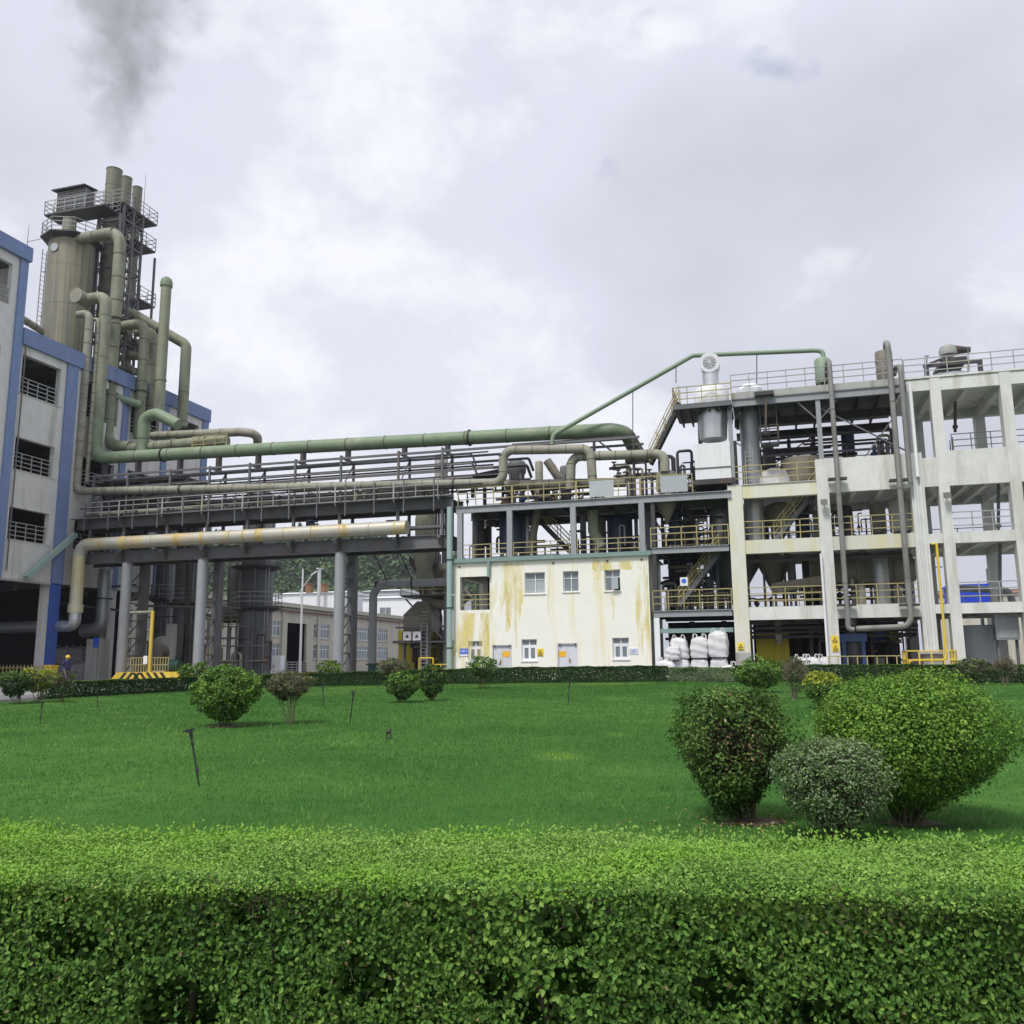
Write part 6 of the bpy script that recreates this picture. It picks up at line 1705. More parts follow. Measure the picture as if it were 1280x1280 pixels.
# ------------------------------------------------------------------ steel roof over the first concrete bays
RZ = 17.15
def steel_roof():
    u0, u1 = float(pv(914, 492, 0)[0]), CU['c3'][0] + .12
    ul = float(pv(842, 500, 0)[0])
    T = Thing('steel_roof_deck', 'flat steel roof deck on slim posts with dark underside', 'roof deck', ((u0 + u1) / 2, 3, Z3))
    T.part('fascia', MB().box(u0, u1, -.02, .14, RZ - .08, RZ + .30), 'concrete_grey', smooth=False)
    T.part('edge_girder', MB().girder((u0, .06, RZ - .33), (u1, .06, RZ - .33), .46, .2), 'steel_light', smooth=False)
    T.part('deck_plate', MB().box(u0, u1, .145, 7.4, RZ - .1, RZ + .02), 'steel_dark', smooth=False)
    u = u0 + .4
    while u < u1: T.part('joist', MB().box(u - .06, u + .06, .2, 7.3, RZ - .42, RZ - .105), 'steel_dark', smooth=False); u += 1.15
    for v in (3.6, 7.2): T.part('cross_girder', MB().girder((u0, v, RZ - .68), (u1, v, RZ - .68), .5, .22), 'steel_dark', smooth=False)
    T.part('landing', MB().box(ul, u0 - .004, -.5, 3.4, RZ - .45, RZ - .33), 'steel_dark', smooth=False)
    u = ul + .3
    while u < u0: T.part('joist', MB().box(u - .05, u + .05, -.45, 3.3, RZ - .75, RZ - .455), 'steel_dark', smooth=False); u += .6
    T.part('landing_edge', MB().box(ul, u0 - .004, -.56, -.505, RZ - .58, RZ - .28), 'steel_grey', smooth=False)
    T.part('railing', MB().rail((ul, -.45, RZ - .32), (u0, -.45, RZ - .32), 1.15, .95, .03), 'rail_yellow', smooth=False)
    T.part('railing', MB().rail((ul, -.45, RZ - .32), (ul, 3.3, RZ - .32), 1.15, 1.0, .03), 'rail_yellow', smooth=False)
    T.part('railing', MB().rail((u0, .05, RZ + .3), (u1, .05, RZ + .3), 1.15, 1.05, .028), 'rail_grey', smooth=False)
    T.part('railing', MB().rail((u0, 7.3, RZ + .02), (u1, 7.3, RZ + .02), 1.15, 1.2, .028), 'rail_grey', smooth=False)
    for k, (x, z0) in enumerate(((913.5, Z3 + .02), (1025, 13.04 if False else Z3 + .02), (1138, 13.04))):
        u = float(pv(x, 545, .1)[0])
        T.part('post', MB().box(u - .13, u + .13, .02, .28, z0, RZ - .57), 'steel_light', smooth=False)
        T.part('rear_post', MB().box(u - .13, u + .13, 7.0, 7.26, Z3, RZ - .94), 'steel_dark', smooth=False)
    q = [float(pv(x, 545, .1)[0]) for x in (913.5, 1025, 1138)]
    for e0, e1 in (((q[0], 7.1, Z3 + 1), (q[1], 7.1, RZ - 1)), ((q[1], 7.18, Z3 + 1), (q[0], 7.18, RZ - 1)), ((q[1], .4, RZ - .9), (q[2], .4, 13.1)), ((q[2], .48, RZ - .9), (q[1] + 2.4, .48, 13.1)), ((q[1], .15, RZ - 1.8), (q[1] - 1.2, .15, RZ - .5)), ((q[1], .15, RZ - 1.8), (q[1] + 1.2, .15, RZ - .5))):
        T.part('brace', MB().bar(e0, e1, .075), 'steel_grey', smooth=False)
    q = pv(873, 560, .0)
    T.part('post', MB().box(q[0] - .12, q[0] + .12, 2.0, 2.24, DZ, RZ - .76), 'steel_dark', smooth=False)
    h = pv(955, 490, -.3); T.part('hoist_bracket', MB().box(h[0] - .55, h[0] + .55, -.5, -.021, RZ - .12, RZ + .1), 'steel_dark', smooth=False)
    h2 = pv(957, 540, -.3); T.part('hoist_chain', MB().bar((float(h[0]) + .1, -.3, RZ - .1), (float(h2[0]), -.3, float(h2[2])), .12), 'steel_dark', smooth=False)
    T.part('hoist_hook', MB().lathe((float(h2[0]), -.3, float(h2[2]) - .25), [(.06, 0), (.2, .1), (.2, .28), (.08, .36)], 10), 'steel_dark')
    return ul, u0
RUL, RU0 = steel_roof()
flight('steep steel stair from the deck up to the roof landing', P(812, 578, 2.0), P(849, 503, 2.0), .8, 'steel_dark')
# silver hopper and white box hanging under the landing
def silver_hopper():
    v = .9
    c = pv(891, 530, v); u = float(c[0])
    z = lambda y: float(pv(891, y, v)[2])
    T = Thing('silver_hopper', 'silver tapered hopper over a white box with a hooded vent on top', 'hopper', (u, v, DZ))
    T.part('cone', MB().lathe((u, v, 0), [(.80, z(550)), (.95, z(514)), (.95, z(500))], 24), 'silver_cladding')
    a, b = pv(869.5, 600, v - .95), pv(912, 552, v - .95)
    bx = T.part('white_box', MB().box(a[0], b[0], v - .95, v + .95, float(a[2]), float(b[2])), 'white_panel', smooth=False)
    n = 6
    for i in range(1, n): uu = a[0] + (b[0] - a[0]) * i / n; T.part('seam', MB().box(uu - .015, uu + .015, v - .962, v - .952, a[2] + .02, b[2] - .02), 'sign_white', parent=bx, smooth=False)
    T.part('band', MB().box(a[0] - .02, b[0] + .02, v - .99, v - .963, a[2] + .65, a[2] + .72), 'steel_grey', parent=bx, smooth=False)
    T.part('support_frame', MB().box(a[0] - .1, b[0] + .2, v - 1.05, v + 1.05, float(a[2]) - .32, float(a[2]) - .01), 'steel_dark', smooth=False)
    zr = RZ - .32
    T.part('top_vessel', MB().lathe((u, v, 0), [(1.05, zr), (1.05, zr + 1.0), (.95, zr + 1.25), (.6, zr + 1.4)], 24), 'white_panel')
    T.part('vent_neck', MB().cyl((u, v, zr + 1.35), (u, v, zr + 2.25), .5, n=20), 'silver_cladding')
    zz = float(pv(889, 456, v)[2])
    T.part('vent_hood', MB().cyl((u, v + .55, zz), (u, v - .45, zz), .60, .60, 24), 'silver_cladding')
    T.part('hood_rim', MB().cyl((u, v - .45, zz), (u, v - .52, zz), .63, n=24), 'silver_cladding')
    T.part('hood_grille', MB().cyl((u, v - .521, zz), (u, v - .54, zz), .40, n=20), 'rail_grey')
    mb = MB()
    for k in range(5):
        t = k * math.pi / 5; mb.bar((u - .38 * math.cos(t), v - .56, zz - .38 * math.sin(t)), (u + .38 * math.cos(t), v - .56, zz + .38 * math.sin(t)), .035)
    T.part('grille_bars', mb, 'silver_cladding', smooth=False)
silver_hopper()
def tall_duct():
    v = 2.0; u = float(pv(938, 560, v)[0])
    T = Thing('tall_duct', 'tall silver round duct passing through the concrete floors', 'duct', (u, v, Z2))
    T.part('shaft', MB().lathe((u, v, 0), [(.56, Z2), (.56, Z3 - .25), (.56, Z3 + .3), (.58, RZ - .12)], 24), 'galvanised')
    T.part('base_ring', MB().cyl((u, v, Z3 + .02), (u, v, Z3 + .14), .75, n=20), 'steel_dark')
    mb = MB()
    for o in (-.22, .22): mb.bar((u + o - .1, v - .75, Z3), (u + o - .1, v - .75, Z3 + 2.4), .05)
    for i in range(9): mb.bar((u - .32, v - .75, Z3 + .2 + .25 * i), (u + .12, v - .75, Z3 + .2 + .25 * i), .03)
    T.part('ladder', mb, 'rail_grey', smooth=False)
tall_duct()
q = pv(937, 483, 2.0)
T = Thing('roof_drum', 'small white drum with round port on the roof deck', 'drum', (q[0], 2.0, RZ + .02))
T.part('shell', MB().lathe((q[0], 2.0, RZ + .02), [(.75, 0), (.75, .95), (.5, 1.25), (.2, 1.35)], 20), 'white_panel'); T.part('port', MB().cyl((q[0] - .1, 1.28, RZ + .6), (q[0] - .1, 1.15, RZ + .6), .42, n=18), 'silver_cladding')
# green thin line with roof vessel
z = lambda x, y, v: float(pv(x, y, v)[2])
pipe('thin green pipe rising diagonally from the bridge to the roof', [P(690, 556, 0.3), P(691, 544, 0.3), P(866, 444.5, .8), P(1018, 438, 1.4), P(1029, 439, 1.4), P(1029, 452, 1.4)], .14, 'pipe_greenlight', bend=.45, n=12)
for k, (x, y0, y1, v) in enumerate(((791, 489, 542, .5), (845, 458, 477, .7), (946, 443, 478, 1.1))):
    solo('pipe_prop', ('long thin prop under the diagonal green pipe', 'short prop at the bend of the diagonal green pipe', 'prop under the level part of the green roof pipe')[k], 'prop', MB().cyl(P(x, y0, v), P(x, y1 + 2, v), .03, n=6), 'steel_dark', P(x, y1 + 2, v))
vessel('small green vessel on the roof deck at the end of the thin pipe', 1018.5, 1038, 447, 480, 1.4, 'pipe_greenlight', floor=RZ + .02)
vessel('olive cylinder on the roof deck beside the tall bent pipe', 1095, 1116, 440, 477, 1.6, 'vessel_tan', dome=False, floor=RZ + .02, plates=2)
def downpipe(label, pts, r, m='steel_light', clamps=()):
    T = pipe(label, pts, r, m, bend=.55, rings=5.0, n=14)
    for c in clamps: T.part('clamp', MB().box(c[0] - .5, c[0] + .5, c[1] - .1, c[1] + .35, c[2] - .06, c[2] + .06), 'steel_dark', smooth=False)
v = -.45
u1 = float(pv(1050, 640, v)[0])
downpipe('grey downpipe in front of the second concrete column', [P(1033, 470, .9), (u1, v, z(1040, 440, v)), (u1, v, z(1062, 786, v)), P(1068, 787, v)], .14, 'pipe_grey', clamps=[(u1, v, z(1050, 598, v)), (u1, v, z(1060, 756, v))])
u2 = float(pv(1124, 600, v)[0])
downpipe('tall grey downpipe bending back low down across the ground floor', [P(1107, 448, 1.6), P(1107, 428, 1.6), (u2, v, z(1112, 429, v)), (u2, v, z(1138, 783, v)), P(1070, 786, v)], .155, 'pipe_grey', clamps=[(u2, v, z(1136, 756, v)), (u2, v, z(1120, 600, v))])
u3 = float(pv(1134, 560, v)[0])
downpipe('shorter grey downpipe beside the tall bent downpipe', [P(1117, 470, 1.2), P(1120, 459, 1.0), (u3, v, z(1127, 458, v)), (u3, v, z(1137, 604, v))], .14, 'pipe_grey')
u4 = float(pv(1145, 560, v)[0])
downpipe('thin white pipe on the joint between the concrete parts', [(u4, -.2, z(1140, 478, -.2)), (u4, -.2, z(1148, 596, -.2))], .10, 'white_panel')
u5 = float(pv(1028, 720, -.2)[0])
downpipe('slim white conduit left of the second concrete column', [(u5, -.2, z(1026, 692, -.2)), (u5, -.2, GZ)], .07, 'white_panel')
for k, (x, y0, y1, vv) in enumerate(((1248, 664, 605, 1.5), (1250, 752, 680, 1.5), (1194, 540, 502, 2.0))):
    solo('hanging_pipe', ('thin hanging pipe on the second floor of the right bay', 'thin hanging pipe on the first floor of the right bay', 'dark hanging pipe under the right roof')[k], 'pipe', MB().cyl(P(x, y0, vv), P(x, y1, vv), .09, n=10).cyl(P(x, y0 - 8, vv), P(x, y0 - 5, vv), .15, n=10), 'steel_grey' if k < 2 else 'steel_dark', P(x, y0, vv))
# yellow gas pipe with guard rail
vy = -.55
uy = float(pv(1176, 740, vy)[0])
T = Thing('gas_pipe', 'bright yellow vertical gas pipe between the joint columns', 'pipe', (uy, vy, GZ))
zb = z(1186, 825, vy)
T.part('pipe_run', MB().tube([(uy - .25, vy, z(1170, 680, vy)), (uy, vy, z(1171, 679, vy)), (uy, vy, zb), (uy - 1.9, vy, zb), (uy - 1.9, vy, GZ)], .068, 12, .25), 'yellow_bright')
T.part('valve', MB().lathe((uy - 1.9, vy, GZ + .02), [(.16, 0), (.16, .45), (.24, .5), (.24, .58), (.12, .62)], 12), 'yellow_bright')
T = Thing('gas_guard_rail', 'yellow guard rail around the foot of the gas pipe', 'railing', (uy - .8, -1.2, GZ))
a_, b_ = float(pv(1134, 825, -1.2)[0]), float(pv(1196, 825, -1.2)[0])
T.part('front_rails', MB().rail((a_, -1.2, GZ), (b_, -1.2, GZ), 1.5, .55, .035), 'yellow_bright', smooth=False); T.part('side_rails', MB().rail((b_, -1.2, GZ), (b_, .4, GZ), 1.5, .5, .035), 'yellow_bright', smooth=False); T.part('side_rails', MB().rail((a_, -1.2, GZ), (a_, .4, GZ), 1.5, .5, .035), 'yellow_bright', smooth=False)
a_, b_ = float(pv(1036, 830, -1.0)[0]), float(pv(1134, 830, -1.0)[0])
solo('low_fence', 'low cream picket fence before the second concrete bay', 'fence', MB().rail((a_, -1.0, GZ), (b_, -1.0, GZ), 1.25, .5, .03, 2), 'rail_yellow', ((a_ + b_) / 2, -1.0, GZ), smooth=False)

# ------------------------------------------------------------------ equipment on the floors
vessel('cone shaped grey hopper behind the frame stair', 958, 992, 628, 676, 3.6, 'vessel_tan', cone=.5, floor=Z2, name='hopper', cat='hopper')
vessel('beige round column behind the second floor railing', 1088, 1107, 630, 667, 4.4, 'pipe_beige', dome=False, floor=Z2)
vessel('grey insulated tank with pipe on the second floor', 1112, 1139, 622, 665, 2.6, 'concrete_grey', floor=Z2, plates=2)
vessel('rusty open tank on the third floor behind the railing', 979, 1027, 574, 604, 2.4, 'vessel_tan', dome=False, floor=Z3, plates=1)
mb = MB().lathe((float(pv(968, 595, 2.0)[0]), 2.0, Z3), [(.9, 0), (1.0, .5), (.7, 1.1), (.3, 1.25)], 14)
solo('plastic_heap', 'white plastic covered heap on the third floor', 'heap', mb, 'bag_white', (float(pv(968, 595, 2.0)[0]), 2.0, Z3))
a_, b_ = pv(1012, 716, 4.4), pv(1132, 713, 4.4)
T = Thing('rotary_drum', 'long horizontal tan drum on the first floor of the frame', 'drum', (float(a_[0] + b_[0]) / 2, 4.4, Z1))
T.part('shell', MB().cyl((a_[0], 4.4, a_[2]), (b_[0], 4.4, a_[2]), 1.05, n=28), 'vessel_tan')
for t in (.12, .5, .88):
    c = a_[0] + (b_[0] - a_[0]) * t; T.part('riding_ring', MB().cyl((c - .1, 4.4, a_[2]), (c + .1, 4.4, a_[2]), 1.16, n=28), 'vessel_tan'); T.part('cradle', MB().prism([(3.4, Z1), (5.4, Z1), (5.0, a_[2] - .98), (3.8, a_[2] - .98)], 'u', c - .2, c + .2), 'concrete_grey', smooth=False)
T.part('end_cone', MB().cyl((b_[0], 4.4, a_[2]), (b_[0] + .7, 4.4, a_[2]), 1.05, .5, 28), 'vessel_tan')
vessel('thick silver upright duct before the tan drum', 1092, 1111, 698, 757, 2.2, 'galvanised', dome=False, floor=Z1, plates=2)
vessel('small pale motor drum on the first floor', 1072, 1082, 731, 757, 1.8, 'pipe_beige', floor=Z1)
vessel('grey inverted cone behind the first floor railing', 946, 990, 694, 742, 4.6, 'vessel_tan', cone=.85, dome=False, floor=Z1, name='hopper', cat='hopper')
vessel('grey square looking bin on the first floor left bay', 985, 995, 700, 742, 3.0, 'tank_grey', dome=False, floor=Z1)
T = Thing('screen_machine', 'dark vibrating screen machine on the first floor left bay', 'machine', P(1000, 757, 2.6))
q = pv(1000, 740, 2.6)
T.part('body', MB().prism([(q[0] - 1.6, Z1 + .9), (q[0] + 1.4, Z1 + 1.4), (q[0] + 1.4, Z1 + 1.9), (q[0] - 1.6, Z1 + 1.5)], 'v', 2.2, 3.6), 'vessel_tan', smooth=False)
for du in (-1.4, 1.2):
    for dv in (2.3, 3.5): T.part('leg', MB().box(q[0] + du - .07, q[0] + du + .07, dv - .07, dv + .07, Z1, Z1 + 1.0), 'steel_grey', smooth=False)
T.part('guard_rail', MB().rail((q[0] - 1.6, 2.1, Z1), (q[0] + 1.4, 2.1, Z1), 1.3, .7, .03), 'rail_yellow', smooth=False)
for k, (zz, m) in enumerate(((7.35, 'cable'), (15.2, 'steel_dark'), (14.55, 'steel_dark'), (14.0, 'steel_grey'), (13.55, 'steel_grey'))):
    vv = (.75, 3.0, 3.4, 2.6, 4.0)[k]
    pipe(('dark pipe slung under the second floor beams', 'highest dark pipe crossing under the steel roof', 'second pipe crossing under the steel roof', 'third pipe crossing under the steel roof', 'lowest pipe crossing under the steel roof')[k], [(14.2, vv, zz), (22.9 if k else 23.1, vv, zz)], .12 if k < 2 else .08, m, rings=2.0, n=10)
mb = MB().rail((18.9, 5.0, 13.1), (23.2, 5.0, 13.1), 1.1, .8, .03)
T = Thing('pump_set', 'dark pump set with yellow rails under the steel roof', 'pump', (21, 4.5, 11.7))
T.part('base', MB().box(18.95, 23.2, 3.8, 5.6, 12.7, 13.09), 'steel_dark', smooth=False)
for u in (19.2, 23.0): T.part('leg', MB().box(u - .1, u + .1, 4.0, 5.4, 11.71, 12.695), 'steel_dark', smooth=False)
T.part('rails', mb, 'rail_yellow', smooth=False)
q = pv(1092, 550, 4.6); T.part('pump_body', MB().lathe((float(q[0]), 4.6, 13.095), [(.5, 0), (.5, .4), (.25, .6), (.25, 1.1), (.12, 1.15), (.12, 1.6)], 14), 'machine_blue')
# wall mounted cage by the tall duct
T = Thing('ladder_cage', 'small dark hanging cage platform beside the tall duct', 'platform', P(963, 560, .3))
q0, q1 = pv(951, 558, .3), pv(974, 558, .3)
T.part('floor', MB().box(q0[0], q1[0], .0, .7, q0[2], q0[2] + .12), 'steel_dark', smooth=False); T.part('cage', MB().rail((q0[0], 0, q0[2] + .12), (q1[0], 0, q0[2] + .12), 1.1, .5, .03, 4), 'steel_dark', smooth=False)
for u in (q0[0] + .05, q1[0] - .05): T.part('hanger', MB().bar((u, .35, q0[2] + .1), (u, .35, RZ - .43), .05), 'steel_dark', smooth=False)

clutter('second_floor_pipework', 'small pipes and ducts on the second floor of the concrete frame', 37, 935, 1140, 3.4, 6.0, Z2 + .01, 10.9, 20, 8)
clutter('third_floor_pipework', 'small pipes and valves under the steel roof', 38, 950, 1135, 3.4, 6.4, Z3 + .01, 15.6, 24, 10)
clutter('frame_ground_pipework', 'dark small pipes in the ground floor of the frame', 40, 985, 1140, 3.6, 5.6, GZ, 3.8, 18, 8)
clutter('steel_bay_clutter', 'dark valves and pipes crowding the steel bay platforms', 41, 822, 905, 2.6, 4.4, 8.33, 11.0, 18, 8)
clutter('steel_bay_low_clutter', 'dark valves and pipes on the lower steel bay platform', 42, 822, 905, 2.6, 4.4, 4.56, 7.8, 18, 8)
vessel('dark vessel at the back of the first floor, left bay', 1004, 1022, 700, 757, 5.2, 'tank_grey', floor=Z1)
vessel('dark blue vessel at the back of the second floor, left bay', 994, 1012, 628, 676, 5.4, 'vessel_blue', floor=Z2)
vessel('dark vessel behind the railing of the second floor, middle bay', 1048, 1066, 632, 668, 5.2, 'tank_grey', floor=Z2)
vessel('small dark vessel under the steel roof near the tall duct', 954, 968, 556, 604, 5.0, 'tank_grey', floor=Z3)
vessel('dark vessel under the steel roof before the rear post', 1052, 1068, 536, 572, 5.4, 'vessel_blue', floor=11.7)
for k, (u_, zz_) in enumerate(((18.6, 10.4), (25.0, 10.4))):
    T = Thing('floodlight', ('small grey floodlight on the second concrete column', 'small grey floodlight on the tall joint column')[k], 'lamp', (u_, -.02, zz_))
    T.part('bracket', MB().box(u_ - .03, u_ + .03, -.25, -.003, zz_, zz_ + .05), 'steel_dark', smooth=False); T.part('lamp_housing', MB().prism([(-.5, zz_ - .15), (-.28, zz_ - .05), (-.28, zz_ + .2), (-.42, zz_ + .2)], 'u', u_ - .18, u_ + .18), 'steel_grey', smooth=False)
# ------------------------------------------------------------------ roof machine at the right
a_, b_ = pv(1158, 470, 1.6), pv(1225, 466, 1.6)
T = Thing('roof_tank_agitator', 'dark open tank with agitator motor on the right roof', 'machine', (float(a_[0] + b_[0]) / 2, 2.6, 17.25))
ua, ub = float(a_[0]), float(b_[0]); um = (ua + ub) / 2
T.part('tank', MB().lathe((um, 2.7, 17.26), [((ub - ua) / 2 * .93, 0), ((ub - ua) / 2 * .93, .7), ((ub - ua) / 2 * .55, .95), (.3, 1.0)], 24), 'tank_bluegrey')
for u in (ua, ub):
    for vv in (1.4, 4.0): T.part('leg', MB().box(u - .12, u + .12, vv - .1, vv + .1, 17.255, 18.35), 'steel_dark', smooth=False)
for vv in (1.4, 4.0): T.part('top_beam', MB().box(ua - .13, ub + .13, vv - .11, vv + .11, 18.355, 18.52), 'steel_dark', smooth=False)
T.part('bridge_beam', MB().box(um - .6, um + .75, 1.3, 4.1, 18.525, 18.8), 'steel_dark', smooth=False)
zz = 18.805
T.part('gearbox', MB().lathe((um + .05, 2.6, zz), [(.34, 0), (.2, .14), (.2, .4), (.48, .55), (.52, .8), (.44, 1.05), (.18, 1.2)], 16), 'concrete_grey')
T.part('motor', MB().cyl((um + .3, 2.6, zz + .85), (um + 1.25, 2.6, zz + .75), .3, .16, 14), 'steel_dark')
T.part('slant_brace', MB().bar((um - 1.6, 1.3, 18.4), (um - .6, 1.3, 18.75), .12), 'steel_dark', smooth=False)
for k, (x, y0, y1) in enumerate(((1158.5, 445, 457), (1210, 434, 452))):
    solo('roof_rod', ('short T shaped rod left of the roof agitator', 'thin rod right of the roof agitator motor')[k], 'rod', MB().cyl(P(x, y0, .3), P(x, 470, .3), .03, n=6).bar(P(x - 3, y0, .3), P(x + 3, y0, .3), .05), 'steel_grey', P(x, 470, .3))

# ------------------------------------------------------------------ ground floor of the concrete frame and beyond
a_, b_ = pv(945, 800, 3.4), pv(986, 800, 3.4)
T = Thing('yellow_booth', 'plain yellow booth wall in the ground floor of the frame', 'booth', (float(a_[0] + b_[0]) / 2, 3.8, GZ))
T.part('wall', MB().box(a_[0], b_[0], 3.4, 4.6, GZ, float(pv(965, 791, 3.4)[2])), 'yellow_wall', smooth=False)
T.part('plinth', MB().box(a_[0] - .03, b_[0] + .03, 3.36, 3.398, GZ, GZ + .35), 'concrete_grey', smooth=False)
solo('vent_drop', 'grey square vent hanging before the yellow booth', 'duct', MB().box(float(pv(969, 790, 2.0)[0]), float(pv(977, 790, 2.0)[0]), 1.8, 2.3, float(pv(973, 800, 2)[2]), 3.95).cyl((float(pv(973, 790, 2.0)[0]), 2.05, float(pv(973, 805, 2)[2])), (float(pv(973, 790, 2.0)[0]), 2.05, float(pv(973, 800, 2)[2])), .25, .2, 12), 'vessel_tan', (float(pv(973, 790, 2.0)[0]), 2.05, 2.3), smooth=False)
for k, x in enumerate((1001, 1016, 1032)):
    q = pv(x, 830, .4 + .2 * k); bulk_bag(('white bulk bag in the ground floor, nearest the yellow booth', 'white bulk bag in the ground floor, middle of three', 'white bulk bag in the ground floor beside the second column')[k], (float(q[0]), .6 + .25 * k, GZ), .48, 1.2, 'bag_white', group='white bags in the frame ground floor')
a_, b_ = pv(1053, 815, 1.6), pv(1082, 815, 1.6)
T = Thing('blue_press', 'dark blue bag filling machine behind the second column', 'machine', (float(a_[0] + b_[0]) / 2, 2.2, GZ))
for u in (a_[0] + .1, b_[0] - .1):
    for vv in (1.6, 2.9): T.part('leg', MB().box(u - .1, u + .1, vv - .1, vv + .1, GZ, 2.6), 'machine_blue', smooth=False)
T.part('head', MB().box(a_[0] - .1, b_[0] + .1, 1.45, 3.05, 2.603, 3.05), 'machine_blue', smooth=False)
T.part('hopper', MB().lathe((float(a_[0] + b_[0]) / 2, 2.25, 1.35), [(.3, 0), (.55, .6), (.55, 1.25)], 16), 'tank_grey')
T.part('spout', MB().cyl((float(a_[0] + b_[0]) / 2, 2.25, 3.053), (float(a_[0] + b_[0]) / 2, 2.25, 3.9), .28, n=14), 'galvanised')
for k, (x0, x1, y0, y1, m, lab) in enumerate(((1089, 1107, 789, 804, 'sign_blue', 'blue slatted panel in the dark ground floor'), (1112, 1127, 789, 804, 'yellow_wall', 'yellow slatted panel in the dark ground floor'))):
    T = Thing('slatted_panel', lab, 'panel', P((x0 + x1) / 2, y1, 4.6))
    a_, b_ = pv(x0, y1, 4.6), pv(x1, y0, 4.6)
    for i in range(5):
        zz = a_[2] + (b_[2] - a_[2]) * i / 5; T.part('slat', MB().box(a_[0], b_[0], 4.55, 4.6, zz, zz + (b_[2] - a_[2]) * .13), m, smooth=False)
    for u in (a_[0] - .07, b_[0]): T.part('post', MB().box(u, u + .07, 4.5, 4.65, GZ, float(b_[2])), 'steel_dark', smooth=False)
q = pv(1099, 822, 3.2)
T = Thing('pallet_stack', 'brown cartons on a pallet in the dark ground floor', 'cartons', (float(q[0]), 3.2, GZ))
for k, (du, zz) in enumerate(((-.45, .15), (.15, .15), (-.3, .65))): T.part('carton', MB().box(q[0] + du, q[0] + du + .56, 2.9, 3.5, GZ + zz, GZ + zz + .48), 'vessel_tan', smooth=False)
T.part('pallet', MB().box(q[0] - .55, q[0] + .8, 2.8, 3.6, GZ, GZ + .14), 'bark_grey', smooth=False)
T = Thing('ground_pipe_rack', 'dark horizontal pipe rack above the ground floor opening', 'pipe rack', (20, 1.4, GZ))
for k, (zz, r) in enumerate(((3.45, .09), (3.2, .07), (2.95, .11))): T.part('pipe_run', MB().tube([(14.2, 1.3 + .35 * k, zz), (23.2, 1.3 + .35 * k, zz)], r, 8), 'steel_dark')
for u in (14.5, 18.0, 19.4, 22.9): T.part('hanger', MB().box(u - .05, u + .05, 1.2, 2.2, 3.5, 3.92), 'steel_dark', smooth=False)
T.part('railing', MB().rail((18.9, 3.2, 2.75), (23.0, 3.2, 2.75), 1.1, .7, .04, 4), 'steel_dark', smooth=False)
for u in (18.95, 20.9, 22.9): T.part('post', MB().box(u - .07, u + .07, 3.15, 3.3, GZ, 2.75), 'steel_dark', smooth=False)
vessel('wide blue grey tank on the ground at the right', 1194, 1246, 782, 838, 3.2, 'tank_bluegrey', dome=False, floor=GZ)
q = pv(1257, 782, 1.0)
T = Thing('wall_cabinet', 'grey metal cabinet on posts at the right edge', 'cabinet', (float(q[0]), 1.0, GZ))
a_, b_ = pv(1245, 800, 1.0), pv(1271, 766, 1.0)
T.part('body', MB().box(a_[0], b_[0], .8, 1.6, a_[2], b_[2]), 'galvanised', smooth=False)
T.part('door', MB().box(a_[0] + .1, b_[0] - .1, .76, .797, a_[2] + .1, b_[2] - .1), 'steel_light', smooth=False)
for u in (a_[0] + .1, b_[0] - .1): T.part('leg', MB().box(u - .06, u + .06, 1.1, 1.3, GZ, a_[2] - .003), 'steel_grey', smooth=False)
a_, b_ = pv(1188, 740, 30), pv(1239, 740, 30)
T = Thing('blue_container', 'bright blue corrugated container behind the right bays', 'container', (float(a_[0] + b_[0]) / 2, 31, GZ))
z0, z1 = float(pv(1215, 757, 30)[2]), float(pv(1215, 730, 30)[2])
T.part('wall', MB().box(a_[0], b_[0], 30.1, 33, z0, z1 - .25), 'container_blue', smooth=False)
n = 16
for i in range(n): u = a_[0] + (b_[0] - a_[0]) * (i + .25) / n; T.part('corrugation', MB().box(u, u + (b_[0] - a_[0]) / n * .5, 30.04, 30.098, z0 + .1, z1 - .35), 'container_blue', smooth=False)
T.part('roof', MB().box(a_[0] - .1, b_[0] + .1, 29.95, 33.1, z1 - .247, z1), 'container_blue', smooth=False)
for u in (a_[0] + .3, b_[0] - .3):
    for vv in (30.3, 32.8): T.part('leg', MB().box(u - .12, u + .12, vv - .12, vv + .12, GZ, z0 - .003), 'steel_grey', smooth=False)
pipe('thick grey pipe crossing before the blue container', [P(1195, 735, 8.5), P(1262, 738, 8.5), P(1267, 760, 8.5)], .22, 'steel_light', rings=1.6, bend=.5)
q = pv(1234, 720, 60); solo('far_mast', 'thin far mast above the red roofed house', 'mast', MB().cyl((q[0], 60, GZ), (q[0], 60, float(pv(1226, 711, 60)[2])), .08, n=6), 'steel_grey', (q[0], 60, GZ))
q = pv(1168, 715, 60); T = Thing('utility_pole', 'far utility pole with crossarm seen through the joint columns', 'pole', (q[0], 60, GZ))
T.part('pole', MB().cyl((q[0], 60, GZ), (q[0], 60, float(pv(1168, 706, 60)[2])), .14, .1, 8), 'concrete_grey'); T.part('crossarm', MB().bar((q[0] - .9, 60, float(pv(1168, 709, 60)[2])), (q[0] + .9, 60, float(pv(1168, 709, 60)[2])), .12), 'steel_dark', smooth=False)

